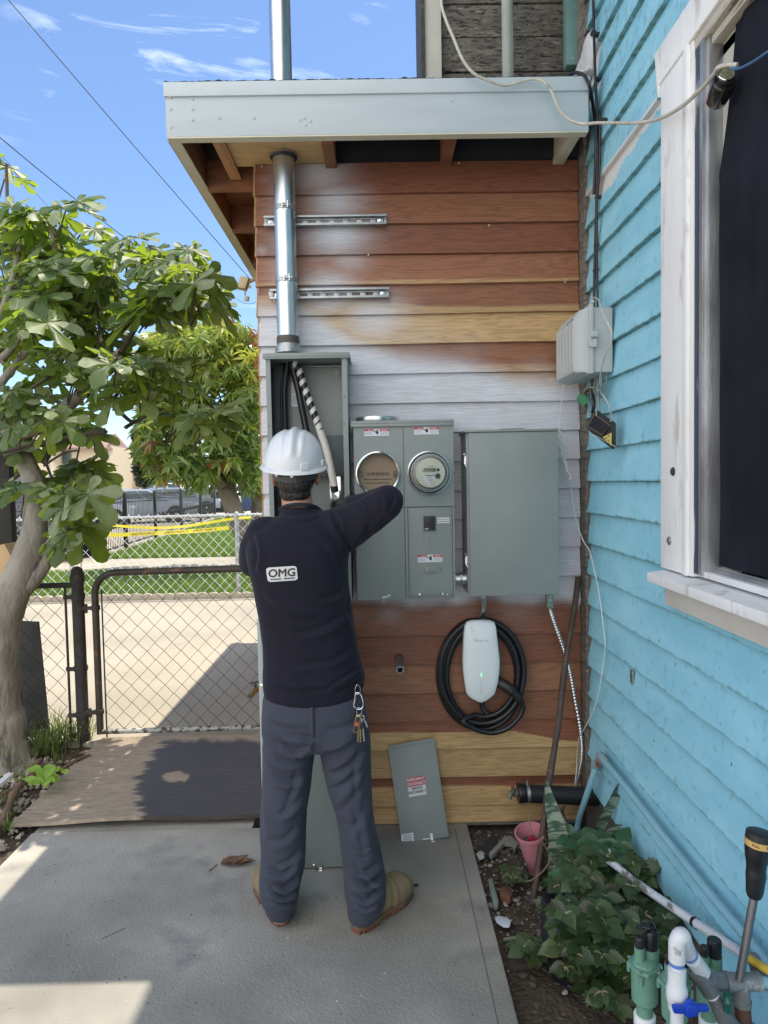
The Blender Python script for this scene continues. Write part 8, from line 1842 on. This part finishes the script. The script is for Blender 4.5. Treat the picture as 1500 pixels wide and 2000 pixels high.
# pink pot
pk=thing('pink_pot',aZ(1040,1715,-.04),'tapered pink plastic flower pot tilted behind the leaning rod','plant pot')
ax=Vector((-.16,-.16,1)).normalized(); o=aY(1047,1702,2.66); kq=2.66/F
mb=MB(); mb.lathe([(14*kq,0),(16*kq,14*kq),(17*kq,15*kq),(20*kq,36*kq),(20.6*kq,38*kq),(27*kq,84*kq),(31*kq,86*kq),(31*kq,92*kq),(28*kq,92*kq),(26*kq,80*kq),(20*kq,52*kq),(.001,52*kq)],o,ax,32,cap=False); mb.build('pot',M('pink_plastic',(.50,.20,.24),rough=.45,var=.06,bump=.1),pk,smooth=40)
mb=MB(); mb.lathe([(22*kq,66*kq),(12*kq,69*kq),(.001,68*kq)],o,ax,20,cap=False); mb.build('potting_soil',m_dirt,pk)
mb=MB(); c=o+ax*72*kq+Vector((.008,-.004,0)); mb.obox(c,(.020,0,-.006),(0,.006,.004),(.003,0,.010)); mb.build('red_scrap',M('red_plastic',(.4,.02,.05),rough=.4),pk,bevel=.003)
# dry branch by the pot
tag(MB().tube(spline([aY(u,v,2.5) for u,v in ((1037,1588),(1033,1600),(1040,1625),(1062,1650),(1080,1680),(1092,1700))],5),[.002]*20+[.0045]*6,7).build('dry_twig',M('tan_twig',(.20,.16,.10),rough=.8),None,smooth=60),'dry tan twig curving above the pink pot','twig')
tag(MB().tube(spline([aY(u,v,2.46) for u,v in ((1076,1680),(1062,1700),(1040,1718),(1025,1722))],5),.003,7).build('dry_twig',M('tan_twig_dark',(.15,.12,.08),rough=.8),None,smooth=60),'short dry twig beside the coleus seedling','twig')
# ---- debris in the bed
m_st=M('pale_rubble',(.30,.28,.25),rough=.95,var=.4,scale=20,bump=.8,bscale=60); m_st2=M('dark_rubble',(.10,.085,.07),rough=.95,var=.4,bump=.8)
def rock(mb,c,r,fl=.5):
    b=len(mb.v); M3=Matrix.Rotation(random.uniform(0,6),3,'Z')@Matrix.Rotation(random.uniform(-.4,.4),3,'X'); mb.ell(c,(r,r*random.uniform(.5,1),r*fl),7,5,M3)
    for i in range(b,len(mb.v)): mb.v[i]=tuple(np.array(mb.v[i])+np.random.default_rng(i).normal(0,r*.10,3))
r1,r2=MB(),MB()
for i in range(1300):
    v=random.uniform(1615,1995); 
    X=random.uniform(SL+.01,SL+.40); Y=random.uniform(1.75,3.05)
    if Y<2.25 and random.random()<.88: continue
    r=random.choice((.003,.004,.006,.008,.012))*random.uniform(.7,1.3)
    rock(r1 if random.random()<.38 else r2,(X,Y,-.045+r*.3),r)
tag(r1.build('pale_rubble',m_st,None,smooth=0),'scattered pale stone chips on the soil of the planting bed','rubble',kind='stuff')
tag(r2.build('dark_rubble',m_st2,None,smooth=0),'dark clods and chips littering the planting bed','rubble',kind='stuff')
def flat(name,pts,z,th,mat,label,cat,bev=.002):
    P_=[aZ(u,v,z) for u,v in pts]; tag(MB().prism(P_,(0,0,th)).build(name,mat,None,bevel=bev),label,cat)
flat('plastic_scrap',[(966,1793),(974,1789),(992,1794),(998,1800),(995,1812),(984,1812),(970,1803)],-.02,.002,M('pale_blue_scrap',(.60,.64,.72),rough=.5),'pale torn piece of white plastic lying by the slab edge','scrap')
flat('bottle_cap',[(930,1670),(937,1664),(946,1667),(946,1677),(936,1681)],-.025,.006,M('whitish_cap',(.45,.52,.52),rough=.5),'small whitish cap near the corner of the slab','cap')
flat('dark_tile',[(941,1652),(960,1634),(973,1640),(970,1655),(953,1675),(943,1668)],-.03,.008,M('dark_slate_piece',(.03,.032,.036),rough=.7),'dark rounded slate piece behind the small white cap','tile')
flat('stone_ring',[(955,1675),(985,1642),(998,1640),(1014,1655),(1004,1668),(1000,1655),(985,1654),(972,1668),(960,1680)],-.035,.02,M('grey_cement_piece',(.26,.25,.23),rough=.9,bump=.6),'broken curved grey cement piece beside the pink pot','stone')
flat('tube_scrap',[(953,1726),(962,1722),(974,1768),(973,1778),(964,1778)],-.035,.02,M('pale_green_tube',(.20,.26,.24),rough=.5),'flattened pale green tube along the slab edge','scrap',.006)
flat('buried_board',[(992,1885),(1030,1870),(1052,1878),(1056,1890),(1010,1898),(990,1896)],-.045,.018,M('dark_soaked_wood',(.06,.05,.04),rough=.9,bump=.6),'dark half-buried slab of wood in the planting bed','wood')
flat('brick_piece',[(975,1748),(992,1744),(1002,1760),(996,1766),(978,1760)],-.04,.03,M('dull_brick',(.16,.07,.045),rough=.9,bump=.5),'dull red brick fragment near the green tube','brick')
for (u,v) in ((1013,1880),(1022,1886),(994,1905),(1013,1935),(1010,1980),(1019,1985),(1002,1700)):
    pass
# stick
a,b=aZ(983,1835,-.03),aZ(1010,1831,-.03); tag(MB().tube([a,b],.006,8).build('short_stick',M('grey_stick',(.2,.18,.15),rough=.9),None),'short grey stick on the soil by the slab edge','stick')
# ================================================================ slab litter
m_dry=leaf_mat('dry_brown_leaf',[(.13,.07,.04),(.10,.055,.035)],trans=.15,rough=.8,tcol=(.3,.15,.05))
lb=MB(); c=aZ(440,1688,.006); 
for k in range(7): ovate(lb,c+Vector((-.02+.012*k,0,0)),Vector((.6+.05*k,.25*math.sin(k*2.1),.28)),(0,-.4,1),.075,.03,.15,.6,random.uniform(-.3,.7))
t=thing('dry_leaf',c,'curled dry brown leaf lying on the concrete slab','leaf'); lb.build('blade',m_dry,t,smooth=60,recalc=False)
MB().tube([aZ(424,1688,.008),aZ(416,1695,.006),aZ(408,1701,.004)],.002,6).build('stalk',m_dry,t)
mb=MB(); mb.tube([aZ(198,1834,.0015),aZ(244,1813,.0015)],.0009,5); tag(mb.build('thin_twig',m_st2,None),'hair-thin twig lying across the lower left of the slab','twig')
mb=MB(); p=aZ(812,1729,.004); mb.obox(p,(.010,0,0),(0,.004,0),(0,0,.004)); mb.tube([aZ(803,1730,.004),p],.003,6); tag(mb.build('tiny_connector',m_black,None,bevel=.001),'tiny black connector lying beside the right boot','connector')
sp=MB(); random.seed(31)
for i in range(90):
    u=random.uniform(0,960); v=random.uniform(1640,1990); p=aZ(u,v,.0005)
    if p.x>SL-.02 or p.x<XL+.02: continue
    sp.lathe([(random.uniform(.0012,.004),0),(.001,.0008)],p,(0,0,1),6)
tag(sp.build('slab_specks',M('mixed_specks',(.06,.06,.06),rough=.8,col2=(.6,.6,.58),thr=.5,s2=3),None),'tiny dark and pale specks scattered over the concrete slab','debris',kind='stuff')
# ================================================================ left garden strip
random.seed(41)
r1=MB()
for i in range(900):
    X=random.uniform(-2.3,XL-.02); Y=random.uniform(2.5,3.95); r=random.choice((.006,.009,.013,.02))*random.uniform(.7,1.3)
    if X>-1.66 and Y>3.05: continue
    rock(r1,(X,Y,-.02+r*.3),r,.6)
tag(r1.build('garden_rubble',M('tan_rubble',(.36,.31,.25),rough=.95,var=.4,scale=15,bump=.8),None,smooth=0),'tan rubble and gravel around the foot of the fig tree','rubble',kind='stuff')
rp=[aZ(-20,1640,.0),aZ(12,1590,.02),aZ(25,1555,.03),aZ(38,1535,.03)]
mb=MB(); mb.tube(spline(rp,6),[.022 if i%6<2 else .017 for i in range(19)],14); tag(mb.build('rusty_pipe',M('rusty_pipe_paint',(.15,.09,.06),rough=.85,var=.4,bump=.6),None,smooth=40),'short rusty pipe with collars lying at the edge of the plywood','pipe')
mb=MB(); a,b=aZ(-25,1550,.06),aZ(22,1512,.10); d_=(b-a).normalized(); s_=d_.cross(Vector((0,0,1))).normalized()
mb.obox((a+b)/2+s_*.010,(b-a)/2,s_*.004,(0,0,.010)); mb.obox((a+b)/2-s_*.010,(b-a)/2,s_*.004,(0,0,.010)); mb.obox((a+b)/2,(b-a)/2,s_*.006,(0,0,.002)); tag(mb.build('white_channel',m_white,None,bevel=.001),'short white metal channel poking out at the left edge','channel')
for (u0,v0,u1,v1,r,lb) in ((0,1555,60,1525,.006,'thin brown stick low at the left edge of the plywood'),(60,1515,80,1485,.016,'stubby reddish stick by the bright green weed'),(125,1500,175,1475,.010,'dark stick along the top edge of the plywood')):
    mb=MB(); a,b=aZ(u0,v0,.03),aZ(u1,v1,.03); mb.tube([a,a.lerp(b,.5)+Vector((0,0,.01)),b],r,8); tag(mb.build('fallen_stick',M('stick_brown',(.16,.10,.07),rough=.9,bump=.4) if 'stick_brown' not in bpy.data.materials else bpy.data.materials['stick_brown'],None,smooth=60),lb,'stick')
# weeds
m_weed=leaf_mat('weed_blades',[(.10,.16,.03),(.20,.22,.08),(.06,.10,.03),(.26,.25,.13)],trans=.3,rough=.5)
def weeds(name,label,pts,n,h):
    mb=MB()
    for i in range(n):
        u,v=random.choice(pts); b=aZ(u+random.gauss(0,9),v+random.gauss(0,6),-.02); a=random.uniform(0,6.283); hh=h*random.uniform(.4,1.2); sp_d=Vector((math.cos(a),math.sin(a),0))*hh*random.uniform(.2,.9)
        p=[b,b+sp_d*.25+Vector((0,0,hh*.5)),b+sp_d*.65+Vector((0,0,hh*.85)),b+sp_d+Vector((0,0,hh*.7))]; s=sp_d.cross(Vector((0,0,1))).normalized()*.0028
        mb.add([p[0]-s,p[0]+s,p[1]+s,p[1]-s,p[2]+s*.7,p[2]-s*.7,p[3]],[(0,1,2,3),(3,2,4,5),(5,4,6)])
    tag(mb.build(name,m_weed,None,smooth=0,recalc=False),label,'weeds',kind='stuff')
weeds('weeds','tangled grassy weeds around the gate post and fig trunk',[(30,1490),(60,1485),(90,1475),(120,1460),(145,1450),(170,1445),(75,1450),(110,1440),(20,1500),(100,1465)],520,.17)
weeds('low_grass','sparse short grass along the left side of the plywood',[(40,1530),(20,1560),(10,1600),(60,1510),(110,1490),(15,1620)],160,.07)
bush('bright_weed','bright lime green leafy weed at the corner of the plywood',[(90,1510,16,14,3.45,5),(115,1500,12,8,3.45,3),(78,1525,10,9,3.4,2)],leaf_mat('lime_leaf',[(.22,.40,.05),(.28,.46,.08)],trans=.45,tcol=(.5,.7,.1)),.07,.6,aZ(95,1535,-.02),3,ser=0)
